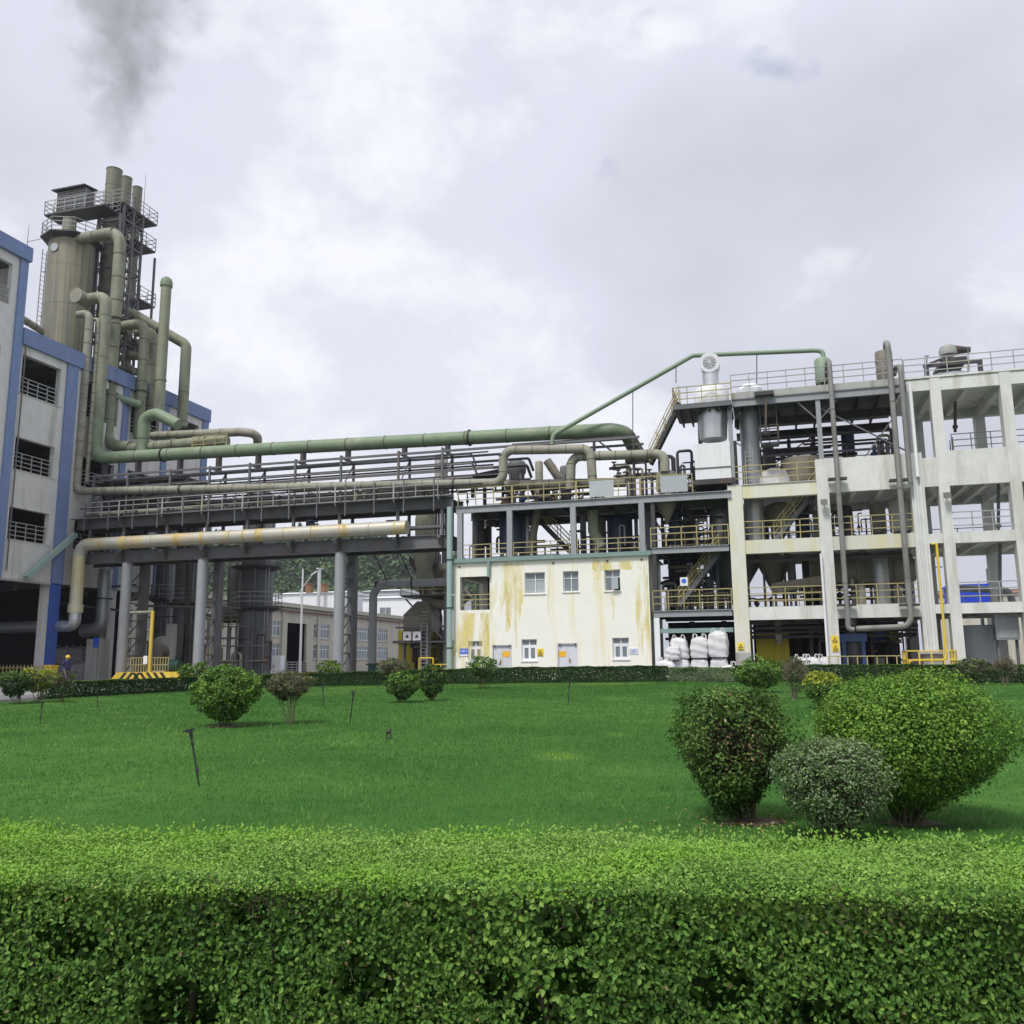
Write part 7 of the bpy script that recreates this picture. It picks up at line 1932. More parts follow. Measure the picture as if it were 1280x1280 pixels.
# ------------------------------------------------------------------ smoke from the nearest stack
def smoke():
    su, sv, sz = S1[0], 7.4, S1[1]
    top = pv(166, -60, 9.0)
    prof = []
    a = Vector((su, sv, sz + .15)); b = Vector((float(top[0]), 9.0, float(top[2])))
    mb = MB(); n = 20; k = 12
    for j in range(k):
        t = j / (k - 1); c = a.lerp(b, t) + Vector((-.5 * math.sin(t * 5), 0, 0)); r = .8 + 8.8 * t ** .65
        for i in range(n):
            w = 2 * math.pi * i / n; mb.v.append((c.x + r * math.cos(w), c.y + r * math.sin(w), c.z))
    for j in range(k - 1):
        for i in range(n): mb.f.append([j * n + i, j * n + (i + 1) % n, (j + 1) * n + (i + 1) % n, (j + 1) * n + i])
    mb.f.append(list(reversed(range(n)))); mb.f.append([(k - 1) * n + i for i in range(n)])
    m = bpy.data.materials.new('smoke'); m.use_nodes = True
    t = m.node_tree; t.nodes.clear(); L = t.links.new
    out = t.nodes.new('ShaderNodeOutputMaterial'); vol = t.nodes.new('ShaderNodeVolumePrincipled')
    vol.inputs['Color'].default_value = (.70, .70, .72, 1); vol.inputs['Anisotropy'].default_value = 0.2
    tc = t.nodes.new('ShaderNodeTexCoord')
    def nd(kind, **kw):
        x = t.nodes.new(kind)
        for p, q in kw.items(): setattr(x, p, q)
        return x
    sep = nd('ShaderNodeSeparateXYZ'); L(tc.outputs['Object'], sep.inputs[0])
    H = b.z - a.z
    tt = nd('ShaderNodeMath', operation='DIVIDE'); L(sep.outputs['Z'], tt.inputs[0]); tt.inputs[1].default_value = H
    # distance from the leaning axis, relative to the plume's width there
    ax = nd('ShaderNodeMath', operation='MULTIPLY'); L(tt.outputs[0], ax.inputs[0]); ax.inputs[1].default_value = b.x - a.x
    ay = nd('ShaderNodeMath', operation='MULTIPLY'); L(tt.outputs[0], ay.inputs[0]); ay.inputs[1].default_value = b.y - a.y
    dx = nd('ShaderNodeMath', operation='SUBTRACT'); L(sep.outputs['X'], dx.inputs[0]); L(ax.outputs[0], dx.inputs[1])
    dy = nd('ShaderNodeMath', operation='SUBTRACT'); L(sep.outputs['Y'], dy.inputs[0]); L(ay.outputs[0], dy.inputs[1])
    cb = nd('ShaderNodeCombineXYZ'); L(dx.outputs[0], cb.inputs[0]); L(dy.outputs[0], cb.inputs[1])
    ln = nd('ShaderNodeVectorMath', operation='LENGTH'); L(cb.outputs[0], ln.inputs[0])
    pw = nd('ShaderNodeMath', operation='POWER'); L(tt.outputs[0], pw.inputs[0]); pw.inputs[1].default_value = .65
    rr = nd('ShaderNodeMath', operation='MULTIPLY_ADD'); L(pw.outputs[0], rr.inputs[0]); rr.inputs[1].default_value = 8.2; rr.inputs[2].default_value = .6
    q = nd('ShaderNodeMath', operation='DIVIDE'); L(ln.outputs['Value'], q.inputs[0]); L(rr.outputs[0], q.inputs[1])
    n1 = nd('ShaderNodeTexNoise'); n1.inputs['Scale'].default_value = .36; n1.inputs['Detail'].default_value = 5; n1.inputs['Roughness'].default_value = .6; n1.inputs['Distortion'].default_value = .4
    L(tc.outputs['Object'], n1.inputs['Vector'])
    s = nd('ShaderNodeMath', operation='MULTIPLY_ADD'); L(q.outputs[0], s.inputs[0]); s.inputs[1].default_value = -.36; L(n1.outputs['Fac'], s.inputs[2])
    mr = nd('ShaderNodeMapRange'); L(s.outputs[0], mr.inputs['Value']); mr.inputs['From Min'].default_value = .24; mr.inputs['From Max'].default_value = .55; mr.inputs['To Max'].default_value = .24
    # thin just above the mouth
    fd = nd('ShaderNodeMapRange'); L(tt.outputs[0], fd.inputs['Value']); fd.inputs['From Min'].default_value = .02; fd.inputs['From Max'].default_value = .08; fd.inputs['To Min'].default_value = .25
    ml = nd('ShaderNodeMath', operation='MULTIPLY'); L(mr.outputs[0], ml.inputs[0]); L(fd.outputs[0], ml.inputs[1])
    L(ml.outputs[0], vol.inputs['Density']); L(vol.outputs[0], out.inputs['Volume'])
    MATS['smoke'] = m
    solo('smoke_plume', 'grey smoke plume rising from the tallest stack', 'smoke', mb, 'smoke', (a.x, a.y, a.z), kind='stuff')
smoke()
# ------------------------------------------------------------------ air
m = bpy.data.materials.new('haze'); m.use_nodes = True
t = m.node_tree; t.nodes.clear()
out = t.nodes.new('ShaderNodeOutputMaterial'); vol = t.nodes.new('ShaderNodeVolumePrincipled')
vol.inputs['Color'].default_value = (.80, .85, .93, 1); vol.inputs['Density'].default_value = .00025; vol.inputs['Anisotropy'].default_value = 0.3
t.links.new(vol.outputs[0], out.inputs['Volume'])
MATS['haze'] = m
mb = MB().box(-1700, 1700, -250, 2800, -5.5, 92)
if HAZE:
    solo('haze', None, None, mb, 'haze', (0, 0, -5.5), frame='w', kind='stuff', smooth=False)

# ================================================================== GARDEN
# ------------------------------------------------------------------ grass
def grass_blades(n, ylo, yhi, half, hmin, hmax, wmin, wmax):
    # even per unit of ground, inside the strip |x| < half * y + 2
    y = rng.uniform(ylo, yhi, n)
    x = (rng.random(n) * 2 - 1) * (half * y + 2)
    hy = np.interp(x, HX, HY)
    ok = y < hy + 0.2
    x, y = x[ok], y[ok]
    k = len(x)
    cl = np.sin(x * 1.7 + 2 * np.sin(y * 0.9)) * np.sin(y * 1.3 + x * 0.4) + 0.6 * np.sin(x * 5.1 + y * 3.3)
    h = (hmin + (hmax - hmin) * rng.random(k) ** 1.6) * (1 + 0.28 * cl)
    wd = (wmin + (wmax - wmin) * rng.random(k)) * np.maximum(y, 6) / 8.0
    a = rng.random(k) * 2 * math.pi
    lean = rng.normal(size=(k, 2)) * 0.45
    z = gz(x, y)
    bx, by = np.cos(a) * wd / 2, np.sin(a) * wd / 2
    V = np.stack([np.stack([x - bx, y - by, z - 0.004], 1), np.stack([x + bx, y + by, z - 0.004], 1),
                  np.stack([x + lean[:, 0] * h, y + lean[:, 1] * h, z + h], 1)], 1).reshape(-1, 3)
    big = np.sin(x * 0.35 + 1.3) * np.sin(y * 0.31 + 0.4 * x * 0.3)
    t = np.clip(0.50 + 0.16 * cl + 0.22 * big + 0.10 * np.sin(x * 0.9 + 3 * np.sin(y * .23)) * np.sin(y * 0.7 - x * .3) + rng.normal(size=k) * 0.24, 0, 1)
    # one worn, yellowed patch in the middle of the lawn and some light ones near the hedge
    for (c, rx, ry, s) in PATCH:
        t = np.clip(t + s * np.exp(-(((x - c[0]) / rx) ** 2 + ((y - c[1]) / ry) ** 2)), 0, 1.6)
    return V, np.repeat(t, 3)
PATCH = [(gp(700, 946), 0.42, 0.75, 1.3), (gp(445, 932), 0.4, 0.5, 0.5), (gp(770, 873), 1.0, 1.2, 0.5), (gp(770, 855), 1.6, 1.5, 0.6), (gp(1075, 915), 1.5, 1.6, 0.4), (gp(1255, 880), 2.0, 2.2, 0.35), (gp(450, 860), 1.5, 1.3, 0.4), (gp(330, 917), 0.6, 0.6, 0.5)]
for _k in range(60):
    _p = gp(random.uniform(0, 1280), random.choice((random.uniform(862, 1030), random.uniform(862, 920)))); PATCH.append((_p, random.uniform(.15, .7), random.uniform(.15, .6), random.choice((-.35, .3, .4, .55))))
A1 = grass_blades(640000, 5.5, 47, 0.66, 0.014, 0.045, 0.0035, 0.008)
A3 = grass_blades(9000, 6.0, 26, 0.66, 0.06, 0.13, 0.004, 0.008)
Vg = np.concatenate([A1[0], A3[0]]); Tg = np.concatenate([A1[1], np.clip(A3[1] + 0.3, 0, 1)])
t = MATS['blade'].node_tree
cr = [q for q in t.nodes if q.type == 'VALTORGB'][0]
mrn = t.nodes.new('ShaderNodeMapRange'); mrn.inputs['From Max'].default_value = 1.6
at = [q for q in t.nodes if q.type == 'ATTRIBUTE'][0]
t.links.new(at.outputs['Fac'], mrn.inputs['Value']); t.links.new(mrn.outputs[0], cr.inputs[0])
el = cr.color_ramp.elements
el[0].color = (0.028, 0.098, 0.020, 1); el[1].position = 0.31; el[1].color = (0.068, 0.180, 0.034, 1)
el[2].position = 0.62; el[2].color = (0.175, 0.32, 0.075, 1)
k = el.new(1.0); k.color = (0.30, 0.45, 0.04, 1)
me = fast_mesh('grass', Vg, np.arange(len(Vg)).reshape(-1, 3), 'blade', Tg)
ob = bpy.data.objects.new('grass', me); C.objects.link(ob)
props(ob, 'short mown green grass covering the lawn', 'grass', kind='stuff')

# ------------------------------------------------------------------ clipped front hedge
def front_hedge():
    T = Thing('clipped_hedge', 'long clipped green hedge with flat top in the foreground', 'hedge', (0, 2.95, 0), frame='w')
    T.e.rotation_euler = (0, 0, -0.095); T.e.location = (0, 3.02, 0)
    X0, X1 = -3.6, 3.6
    yf, yb = 2.56, 3.3
    def top(x, y):
        return 0.985 + 0.005 * np.sin(x * 11 + 3 * np.sin(y * 7)) + 0.010 * np.sin(x * 2.1 + 1) + 0.006 * np.sin(x * 5.3 + y * 4) + 0.006 * np.sin(y * 9 + x) - 0.012 * (x / 3)
    def front(x, z):
        return yf + 0.018 * np.sin(x * 3.1 + z * 5) + 0.014 * np.sin(x * 7.7 - z * 6 + 1) + 0.03 * (1 - z)
    # holes in the side where the leaves are thin
    holes = [(random.uniform(X0, X1), random.uniform(0.15, 0.93), random.uniform(0.03, 0.085)) for _ in range(36)]
    holes += [(-0.95, 0.60, 0.10), (0.85, 0.62, 0.085), (0.17, 0.88, 0.06), (0.2, 0.74, 0.05), (-0.75, 0.90, 0.05)]
    H = np.array(holes)
    def side(n, Lm, depth):
        x = rng.uniform(X0, X1, n); z = rng.uniform(0.0, 0.985, n)
        d = np.abs(rng.normal(size=n)) * depth
        hd = np.min(((x[:, None] - H[:, 0]) / 1.3) ** 2 + (z[:, None] - H[:, 1]) ** 2 - H[:, 2] ** 2, 1)
        keep = (hd > 0) | (rng.random(n) < 0.10)
        x, z, d = x[keep], z[keep], d[keep]
        k = len(x)
        y = front(x, z) + d + 0.012 * rng.normal(size=k)
        nn = np.stack([rng.normal(size=k) * 0.55, -1 + rng.normal(size=k) * 0.4, 0.35 + rng.normal(size=k) * 0.5], 1)
        L = Lm * rng.uniform(0.6, 1.25, k)
        cl = np.sin(x * 4.1 + 2 * np.sin(z * 5)) * np.sin(z * 7 + x * 1.3)
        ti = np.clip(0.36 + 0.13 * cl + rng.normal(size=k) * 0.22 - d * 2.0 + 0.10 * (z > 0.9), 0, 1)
        return np.stack([x, y, z], 1), nn, L, L * rng.uniform(0.5, 0.68, k), ti
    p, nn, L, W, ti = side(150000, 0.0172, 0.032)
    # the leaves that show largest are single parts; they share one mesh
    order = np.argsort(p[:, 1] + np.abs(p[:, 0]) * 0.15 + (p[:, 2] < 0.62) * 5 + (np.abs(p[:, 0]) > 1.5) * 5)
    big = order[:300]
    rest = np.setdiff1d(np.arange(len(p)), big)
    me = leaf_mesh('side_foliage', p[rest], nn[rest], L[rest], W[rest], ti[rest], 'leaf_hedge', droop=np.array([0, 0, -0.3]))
    ob = T.mesh_part('side_foliage', me, kind='stuff'); ob.location = -T.o
    variants = []
    for k in range(6):
        o1 = np.zeros((1, 3)); n1 = np.array([[0, 0, 1.0]])
        variants.append(leaf_mesh('leaf', o1, n1, np.array([0.021]), np.array([0.012 + 0.0005 * k]), np.array([0.25 + 0.12 * k]), 'leaf_hedge'))
    for i in big:
        ob = bpy.data.objects.new('leaf', random.choice(variants)); C.objects.link(ob)
        ob.parent = T.e
        ob.location = Vector(p[i]) - T.o + Vector((0, -0.012, 0))
        q = Vector(nn[i]).to_track_quat('Z', 'Y')
        ob.rotation_euler = (q @ Matrix.Rotation(random.uniform(0, 6.28), 4, 'Z').to_quaternion()).to_euler()
        s = random.uniform(0.75, 1.15); ob.scale = (s, s, s)
    # clipped top
    n = 190000
    x = rng.uniform(X0, X1, n); y = yf - 0.02 + (yb - yf + 0.04) * rng.random(n)
    d = np.abs(rng.normal(size=n)) * 0.016
    z = top(x, y) - d + 0.006 * rng.normal(size=n)
    ed = np.minimum(np.abs(y - yf), np.abs(y - yb))
    z -= 0.012 * np.exp(-(ed / 0.02) ** 2)
    nn = np.stack([rng.normal(size=n) * 0.6, rng.normal(size=n) * 0.6 - 0.15, np.full(n, 1.0)], 1)
    L = 0.0115 * rng.uniform(0.55, 1.4, n)
    cl = np.sin(x * 2.3 + 1.7 * np.sin(y * 6)) * np.sin(y * 8 + x * 3.3) + 0.5 * np.sin(x * 9 + y * 13)
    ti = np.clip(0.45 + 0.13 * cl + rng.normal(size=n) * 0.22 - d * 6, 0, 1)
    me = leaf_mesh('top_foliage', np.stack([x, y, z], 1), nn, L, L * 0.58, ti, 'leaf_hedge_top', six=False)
    ob = T.mesh_part('top_foliage', me, kind='stuff'); ob.location = -T.o
    # dead leaves caught in the hedge
    nd_ = 450
    x = rng.uniform(X0, X1, nd_); z = rng.uniform(0.2, 0.97, nd_); y = front(x, z) + 0.01 * rng.normal(size=nd_)
    me = leaf_mesh('dead_leaves', np.stack([x, y, z], 1), np.stack([rng.normal(size=nd_), -1 + 0 * x, rng.normal(size=nd_)], 1), 0.017 * rng.uniform(.6, 1.2, nd_), 0.010, rng.random(nd_), 'leaf_dry')
    ob = T.mesh_part('dead_leaves', me, kind='stuff'); ob.location = -T.o
    # taller shoots that the shears missed
    n = 5200
    x = rng.uniform(X0, X1, n); y = np.where(rng.random(n) < 0.55, rng.normal(yb, 0.05, n), yf + (yb - yf) * rng.random(n))
    z = top(x, y) + rng.random(n) ** 2 * 0.024
    nn = np.stack([rng.normal(size=n), rng.normal(size=n), 0.6 + 0 * x], 1)
    me = leaf_mesh('shoots', np.stack([x, y, z], 1), nn, 0.015 * rng.uniform(0.6, 1.4, n), 0.008, np.clip(0.6 + rng.normal(size=n) * 0.2, 0, 1), 'leaf_hedge_top')
    ob = T.mesh_part('shoots', me, kind='stuff'); ob.location = -T.o
    # back side
    n = 16000
    x = rng.uniform(X0, X1, n); z = rng.uniform(0, 0.97, n); y = yb + 0.03 * np.sin(x * 4) - np.abs(rng.normal(size=n)) * 0.04
    nn = np.stack([rng.normal(size=n) * 0.5, 1 + rng.normal(size=n) * 0.4, 0.3 + 0 * x], 1)
    me = leaf_mesh('back_foliage', np.stack([x, y, z], 1), nn, 0.034, 0.022, np.clip(0.4 + rng.normal(size=n) * 0.2, 0, 1), 'leaf_hedge', six=False)
    ob = T.mesh_part('back_foliage', me, kind='stuff'); ob.location = -T.o
    # woody inside: fine bare twigs, and inner leaves tinted dark as the core's shade
    mb = MB()
    for k in range(420):
        x = random.uniform(X0, X1); z = random.uniform(0.2, 0.97)
        y = yf + random.uniform(0.0, 0.13)
        d = Vector((random.gauss(0, 0.5), random.gauss(-0.2, 0.35), random.gauss(0.75, 0.35))).normalized() * random.uniform(0.02, 0.06)
        z2 = min(z + d.z, 0.965)
        y2 = max(y + d.y, yf - 0.006)
        mb.bar((x, y, z), (x + d.x, y2, z2), 0.0014)
    for k in range(420):     # the browned band just under the top edge
        x = random.choice([-0.72, -0.55, 0.2, 0.95, -1.9, 2.2]) + random.gauss(0, 0.16); z = 0.93 + random.gauss(0, 0.03)
        d = Vector((random.gauss(0, 0.6), -abs(random.gauss(0, 0.4)), random.gauss(0.2, 0.5))).normalized() * random.uniform(0.015, 0.045)
        y = yf + random.uniform(-0.005, 0.05)
        mb.bar((x, y, z), (x + d.x, max(y + d.y, yf - 0.02), min(z + d.z, 0.97)), 0.0017)
    T.part('twigs', mb, 'bark_twig', kind='stuff', smooth=False)
    for k in range(24):
        mb = MB(); x = X0 + (k + 0.5) * (X1 - X0) / 24 + random.uniform(-0.08, 0.08); y = random.uniform(2.75, 3.05)
        mb.tube([(x, y, 0), (x + random.uniform(-0.05, 0.05), y - 0.03, 0.35), (x + random.uniform(-0.15, 0.15), y - 0.1, 0.9)], 0.012, n=6)
        T.part('stem', mb, 'bark')
    n = 62000
    x = rng.uniform(X0, X1, n); y = np.where(rng.random(n) < .6, yf + 0.30 + 0.05 * rng.normal(size=n), yf + 0.12 + rng.random(n) * (yb - yf - 0.2)); z = rng.random(n) * 0.93
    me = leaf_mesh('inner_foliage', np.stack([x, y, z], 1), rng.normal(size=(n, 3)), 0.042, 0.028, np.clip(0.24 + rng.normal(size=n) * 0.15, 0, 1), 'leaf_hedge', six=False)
    ob = T.mesh_part('inner_foliage', me, kind='stuff'); ob.location = -T.o
front_hedge()

# ------------------------------------------------------------------ far hedge, in three lengths
def far_hedge(pa, pb, label, hs, n, m, thin=1.0, top_m=None):
    x0, x1 = gp(*pa)[0], gp(*pb)[0]
    xm = (x0 + x1) / 2
    T = Thing('low_hedge', label, 'hedge', (xm, hedge_y(xm) + 0.3, float(gz(xm, hedge_y(xm)))), frame='w', group='hedges along the far edge of the lawn')
    def gen(k, where):
        x = rng.uniform(x0, x1, k)
        h = np.interp(x, [-16, -9, 0, 20], [0.60, 0.64, 0.80, 0.82]) * hs
        fy = np.interp(x, HX, HY)
        if where == 'front':
            z = rng.random(k) * h; y = fy + np.abs(rng.normal(size=k)) * 0.12 + 0.03 * np.sin(x * 3)
            nn = np.stack([rng.normal(size=k) * 0.5, -1 + rng.normal(size=k) * 0.4, 0.3 + rng.normal(size=k) * 0.5], 1)
        else:
            z = h - np.abs(rng.normal(size=k)) * 0.03 + 0.02 * np.sin(x * 2.2) + 0.015 * np.sin(x * 7); y = fy + rng.random(k) * 0.65
            nn = np.stack([rng.normal(size=k) * 0.5, rng.normal(size=k) * 0.5, 1 + 0 * x], 1)
        z = z * thin + (1 - thin) * rng.random(k) * h
        t = np.clip(0.38 + 0.2 * np.sin(x * 1.1) * np.sin(z * 6 + x * 2) + rng.normal(size=k) * 0.2 + (0.1 if where == 'top' else 0), 0, 1)
        return np.stack([x, y, z + gz(x, y)], 1), nn, t
    for where, part in (('front', 'side_foliage'), ('top', 'top_foliage')):
        p, nn, t = gen(n if where == 'front' else int(n * 0.7), where)
        L = rng.uniform(0.05, 0.10, len(p))
        me = leaf_mesh(part, p, nn, L, L * 0.6, t, m if where == 'front' else (top_m or m), six=False)
        ob = T.mesh_part(part, me, kind='stuff'); ob.location = -T.o
    mb = MB()
    k = int((x1 - x0) / 0.5)
    for i in range(k):
        x = x0 + (i + 0.5) * (x1 - x0) / k; y = hedge_y(x) + 0.3; z = float(gz(x, y))
        mb.bar((x, y, z), (x + random.uniform(-.1, .1), y, z + 0.5 * hs), 0.035)
    T.part('stems', mb, 'bark', kind='stuff')
far_hedge((75, 872), (835, 852), 'low dark clipped hedge in front of the pipe bridge and cream building', 1.0, 62000, 'leaf_dark', top_m='leaf_mid')
far_hedge((836, 852), (914, 852), 'loose weedy stretch of hedge in front of the white bulk bags', 0.9, 7000, 'leaf_pale', thin=0.7, top_m='leaf_mid')
far_hedge((915, 852), (1288, 854), 'low dark clipped hedge in front of the concrete frame building', 1.0, 26000, 'leaf_dark', top_m='leaf_mid')

# ------------------------------------------------------------------ shrubs
def shrub(label, base, xl, xr, ytop, m, n, leaf, ybot=None, flat=0.85, lump=0.13, stems=7, bark='bark', m2=None, m2_part=0.0, m2_zone=None, shell=0.16, name='round_shrub', twig=0, depth=1.0, fill=0.35, group='clipped shrubs on the lawn', openb=0.2, cat='shrub', taper=0.38):
    """base: pixel of the foot; xl, xr, ytop, ybot: where the crown reaches in the photograph at the foot's distance"""
    b = gp(*base)
    D = b[1]
    def at(x, y):
        d = ray(x, y)
        return CAM + d * (D / d[1])
    ybot = ybot if ybot is not None else base[1] - 0.18 * (base[1] - ytop)
    L, R_, Tp, Bt = at(xl, (ytop + ybot) / 2), at(xr, (ytop + ybot) / 2), at((xl + xr) / 2, ytop), at((xl + xr) / 2, ybot)
    c = np.array([(L[0] + R_[0]) / 2, D, (Tp[2] + Bt[2]) / 2])
    rx = (R_[0] - L[0]) / 2 * 0.93; rz = (Tp[2] - Bt[2]) / 2; ry = rx * depth
    T = Thing(name, label, cat, (b[0], b[1], float(gz(b[0], b[1]))), frame='w', group=group)
    K = 46
    kd = unit(rng.normal(size=(K, 3))); ka = rng.uniform(-0.6, 1.0, K)
    kb = unit(rng.normal(size=(9, 3))); kw = rng.uniform(-1, 1, 9)
    def rad(d):
        q = np.exp(-((1 - d @ kd.T) / 0.035))
        s = 0.97 + lump * 1.25 * (q * ka).sum(1) + lump * 0.75 * (np.exp(-((1 - d @ kb.T) / 0.16)) * kw).sum(1)
        # narrower towards the foot
        return s * 0.97
    k1 = int(n * (1 - fill)); k2 = n - k1
    nc = max(20, k1 // 20)
    cd_ = unit(rng.normal(size=(nc, 3)) + np.array([0, 0, 0.12])); pick = rng.integers(0, nc, k1); ctint = rng.normal(size=nc) * 0.13; cshift = rng.normal(size=nc) * 0.045
    d = unit(cd_[pick] + rng.normal(size=(k1, 3)) * 0.075)
    s = 1 - np.abs(rng.normal(size=k1)) * shell + 0.02 * rng.normal(size=k1) + cshift[pick] + 0.16 * (rng.random(k1) < 0.05) * rng.random(k1)
    p1 = d * (rad(d) * s)[:, None]
    d2 = unit(rng.normal(size=(k2, 3)))
    p2 = d2 * (rad(d2) * rng.uniform(0.35, 0.92, k2))[:, None]
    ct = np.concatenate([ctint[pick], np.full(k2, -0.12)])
    dd = np.concatenate([d, d2]); p = np.concatenate([p1, p2]); q = p.copy()
    # superellipse: flatter top
    p[:, 2] = np.sign(p[:, 2]) * np.abs(p[:, 2]) ** flat
    p[:, :2] *= (1 - taper * np.clip(-p[:, 2:3] + .1, 0, 1) ** 1.1)
    for ax_, lo_, hi_ in ((0, .0008, .9992), (2, .0005, .9992)):
        e0, e1 = np.quantile(p[:, ax_], (lo_, hi_)); p[:, ax_] = (p[:, ax_] - e0) / (e1 - e0) * 2 - 1
    p = p * np.array([rx, ry, rz]) + c
    ok = (rng.random(n) > openb * np.clip(-q[:, 2] * 1.6, 0, 1)) & (p[:, 2] > gz(p[:, 0], p[:, 1]) + 0.02)
    p, dd, q, ct = p[ok], dd[ok], q[ok], ct[ok]
    nn = dd * 0.9 + np.array([0, 0, 0.55]) + rng.normal(size=p.shape) * 0.55
    cl = np.exp(-((1 - dd @ kd.T) / 0.05)) @ (rng.uniform(-0.25, 0.25, K))
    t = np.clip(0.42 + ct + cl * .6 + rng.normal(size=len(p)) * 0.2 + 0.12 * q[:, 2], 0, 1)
    Ls = leaf * rng.uniform(0.65, 1.3, len(p))
    six = leaf < 0.075 and D < 12 and n < 30000
    if m2:
        if m2_zone == 'top': sel = rng.random(len(p)) < np.clip((q[:, 2] - 0.05) * 3, 0, 1) * m2_part
        elif m2_zone == 'front': 
            zz = np.exp(-((q[:, 0] + 0.05) ** 2 / 0.16 + (q[:, 2] - 0.15) ** 2 / 0.12)) * (q[:, 1] < 0.1)
            thin = rng.random(len(p)) < zz * 0.72
            p, dd, q, nn, t, Ls, zz = [a[~thin] for a in (p, dd, q, nn, t, Ls, zz)]
            sel = rng.random(len(p)) < zz * m2_part
        else: sel = rng.random(len(p)) < m2_part
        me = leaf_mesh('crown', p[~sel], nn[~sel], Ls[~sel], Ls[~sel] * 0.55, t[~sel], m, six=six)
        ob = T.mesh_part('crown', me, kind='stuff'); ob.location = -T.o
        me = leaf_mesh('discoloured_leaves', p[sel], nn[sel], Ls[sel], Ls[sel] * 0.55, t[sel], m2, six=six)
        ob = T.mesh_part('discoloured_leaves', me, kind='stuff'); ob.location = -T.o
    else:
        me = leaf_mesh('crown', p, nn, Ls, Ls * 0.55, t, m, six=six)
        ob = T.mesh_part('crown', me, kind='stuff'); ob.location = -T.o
    g = float(gz(b[0], b[1]))
    for k in range(stems):
        a = 2 * math.pi * (k + random.uniform(-0.3, 0.3)) / stems
        mb = MB()
        f0 = (b[0] + 0.10 * rx * math.cos(a), b[1] + 0.10 * rx * math.sin(a), g - 0.02)
        f1 = (c[0] + random.uniform(.18, .42) * rx * math.cos(a), c[1] + 0.32 * ry * math.sin(a), g + (c[2] - g) * random.uniform(0.45, .65))
        f2 = (c[0] + 0.70 * rx * math.cos(a + .2), c[1] + 0.70 * ry * math.sin(a + .2), c[2] + 0.35 * rz)
        r = (0.011 * rx / 0.8 + 0.005) * random.uniform(0.55, 1.1); a += random.uniform(-.25, .25)
        mb.tube([f0, f1, f2], r, n=6, bend=0.3 * rx, seg=3, radii=[r, r, r * 0.8, r * 0.6, r * 0.4, r * 0.3])
        T.part('stem', mb, bark)
    if twig:
        mb = MB()
        for k in range(twig):
            d = unit(rng.normal(size=3) + np.array([0, -0.2, 0.3])); s0, s1 = random.uniform(0.1, 0.5), random.uniform(0.7, 0.97)
            A = c + d * s0 * np.array([rx, ry, rz]) + np.array([0, 0, -0.25 * rz]); B = c + unit(d + rng.normal(size=3) * 0.18) * s1 * np.array([rx, ry, rz])
            if min(A[2], B[2]) < g + 0.05 or B[2] < c[2] - .25 * rz: continue
            mb.bar(tuple(A), tuple(B), 0.003 + 0.0003 * D)
        T.part('twigs', mb, bark, kind='stuff', smooth=False)
    return T
G2 = 'three large shrubs in the right foreground'
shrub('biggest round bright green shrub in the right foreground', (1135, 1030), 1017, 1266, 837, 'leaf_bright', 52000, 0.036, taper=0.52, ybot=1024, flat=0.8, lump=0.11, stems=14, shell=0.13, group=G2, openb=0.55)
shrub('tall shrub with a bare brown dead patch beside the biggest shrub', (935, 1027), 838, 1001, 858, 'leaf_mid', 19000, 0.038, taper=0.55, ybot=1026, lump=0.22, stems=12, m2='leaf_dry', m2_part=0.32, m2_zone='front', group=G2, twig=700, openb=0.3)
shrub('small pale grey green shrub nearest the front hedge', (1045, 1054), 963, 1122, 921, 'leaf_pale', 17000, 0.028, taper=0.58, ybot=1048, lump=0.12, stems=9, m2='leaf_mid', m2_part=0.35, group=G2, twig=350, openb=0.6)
shrub('large dense green shrub on the left lawn', (281, 908), 234, 330, 831, 'leaf_bright', 9500, 0.085, ybot=903, stems=8, lump=0.12, m2='leaf_mid', m2_part=0.4, openb=0.7)
shrub('sparse brownish twiggy shrub beside the large left shrub', (363, 905), 329, 395, 838, 'leaf_greyed', 2600, 0.06, ybot=878, stems=9, bark='bark_grey', m2='leaf_brown', m2_part=0.35, twig=420, name='twiggy_shrub')
shrub('green shrub behind the large left shrub', (240, 861), 221, 262, 828, 'leaf_mid', 2200, 0.11, stems=5, m2='leaf_bright', m2_part=0.6, m2_zone='top')
shrub('small greyish shrub tucked behind the large left shrub', (254, 862), 243, 266, 833, 'leaf_greyed', 900, 0.10, stems=5)
shrub('yellow topped shrub at the far left of the lawn', (47, 878), 22, 74, 835, 'leaf_yellow', 2600, 0.085, ybot=866, stems=6, flat=0.9, m2='leaf_greyed', m2_part=0.25, bark='bark_grey', twig=120)
shrub('dark green shrub at the left edge of the picture', (24, 880), -6, 42, 838, 'leaf_dark', 2300, 0.09, stems=5, m2='leaf_mid', m2_part=0.5, m2_zone='top')
shrub('thin loose shrub right of the yellow topped shrub', (76, 878), 60, 96, 838, 'leaf_mid', 700, 0.075, stems=7, twig=120, m2='leaf_greyed', m2_part=0.4)
shrub('lime yellow shrub by the left hedge near the street lamp', (412, 855), 394, 431, 825, 'leaf_lime', 1700, 0.11, ybot=848, stems=5, m2='leaf_dark', m2_part=0.3)
shrub('dull grey green shrub behind the two round shrubs', (492, 858), 466, 517, 822, 'leaf_greyed', 2400, 0.11, stems=6, m2='leaf_brown', m2_part=0.3, twig=160, bark='bark_grey')
shrub('low dome shaped green shrub left of its upright neighbour', (500, 878), 478, 527, 838, 'leaf_mid', 3200, 0.085, ybot=875, stems=6, m2='leaf_bright', m2_part=0.5, m2_zone='top', openb=0.05)
shrub('upright dark green shrub right of the low dome shrub', (540, 876), 521, 559, 830, 'leaf_dark', 2600, 0.085, ybot=873, stems=6, flat=0.7, m2='leaf_mid', m2_part=0.5, openb=0.05)
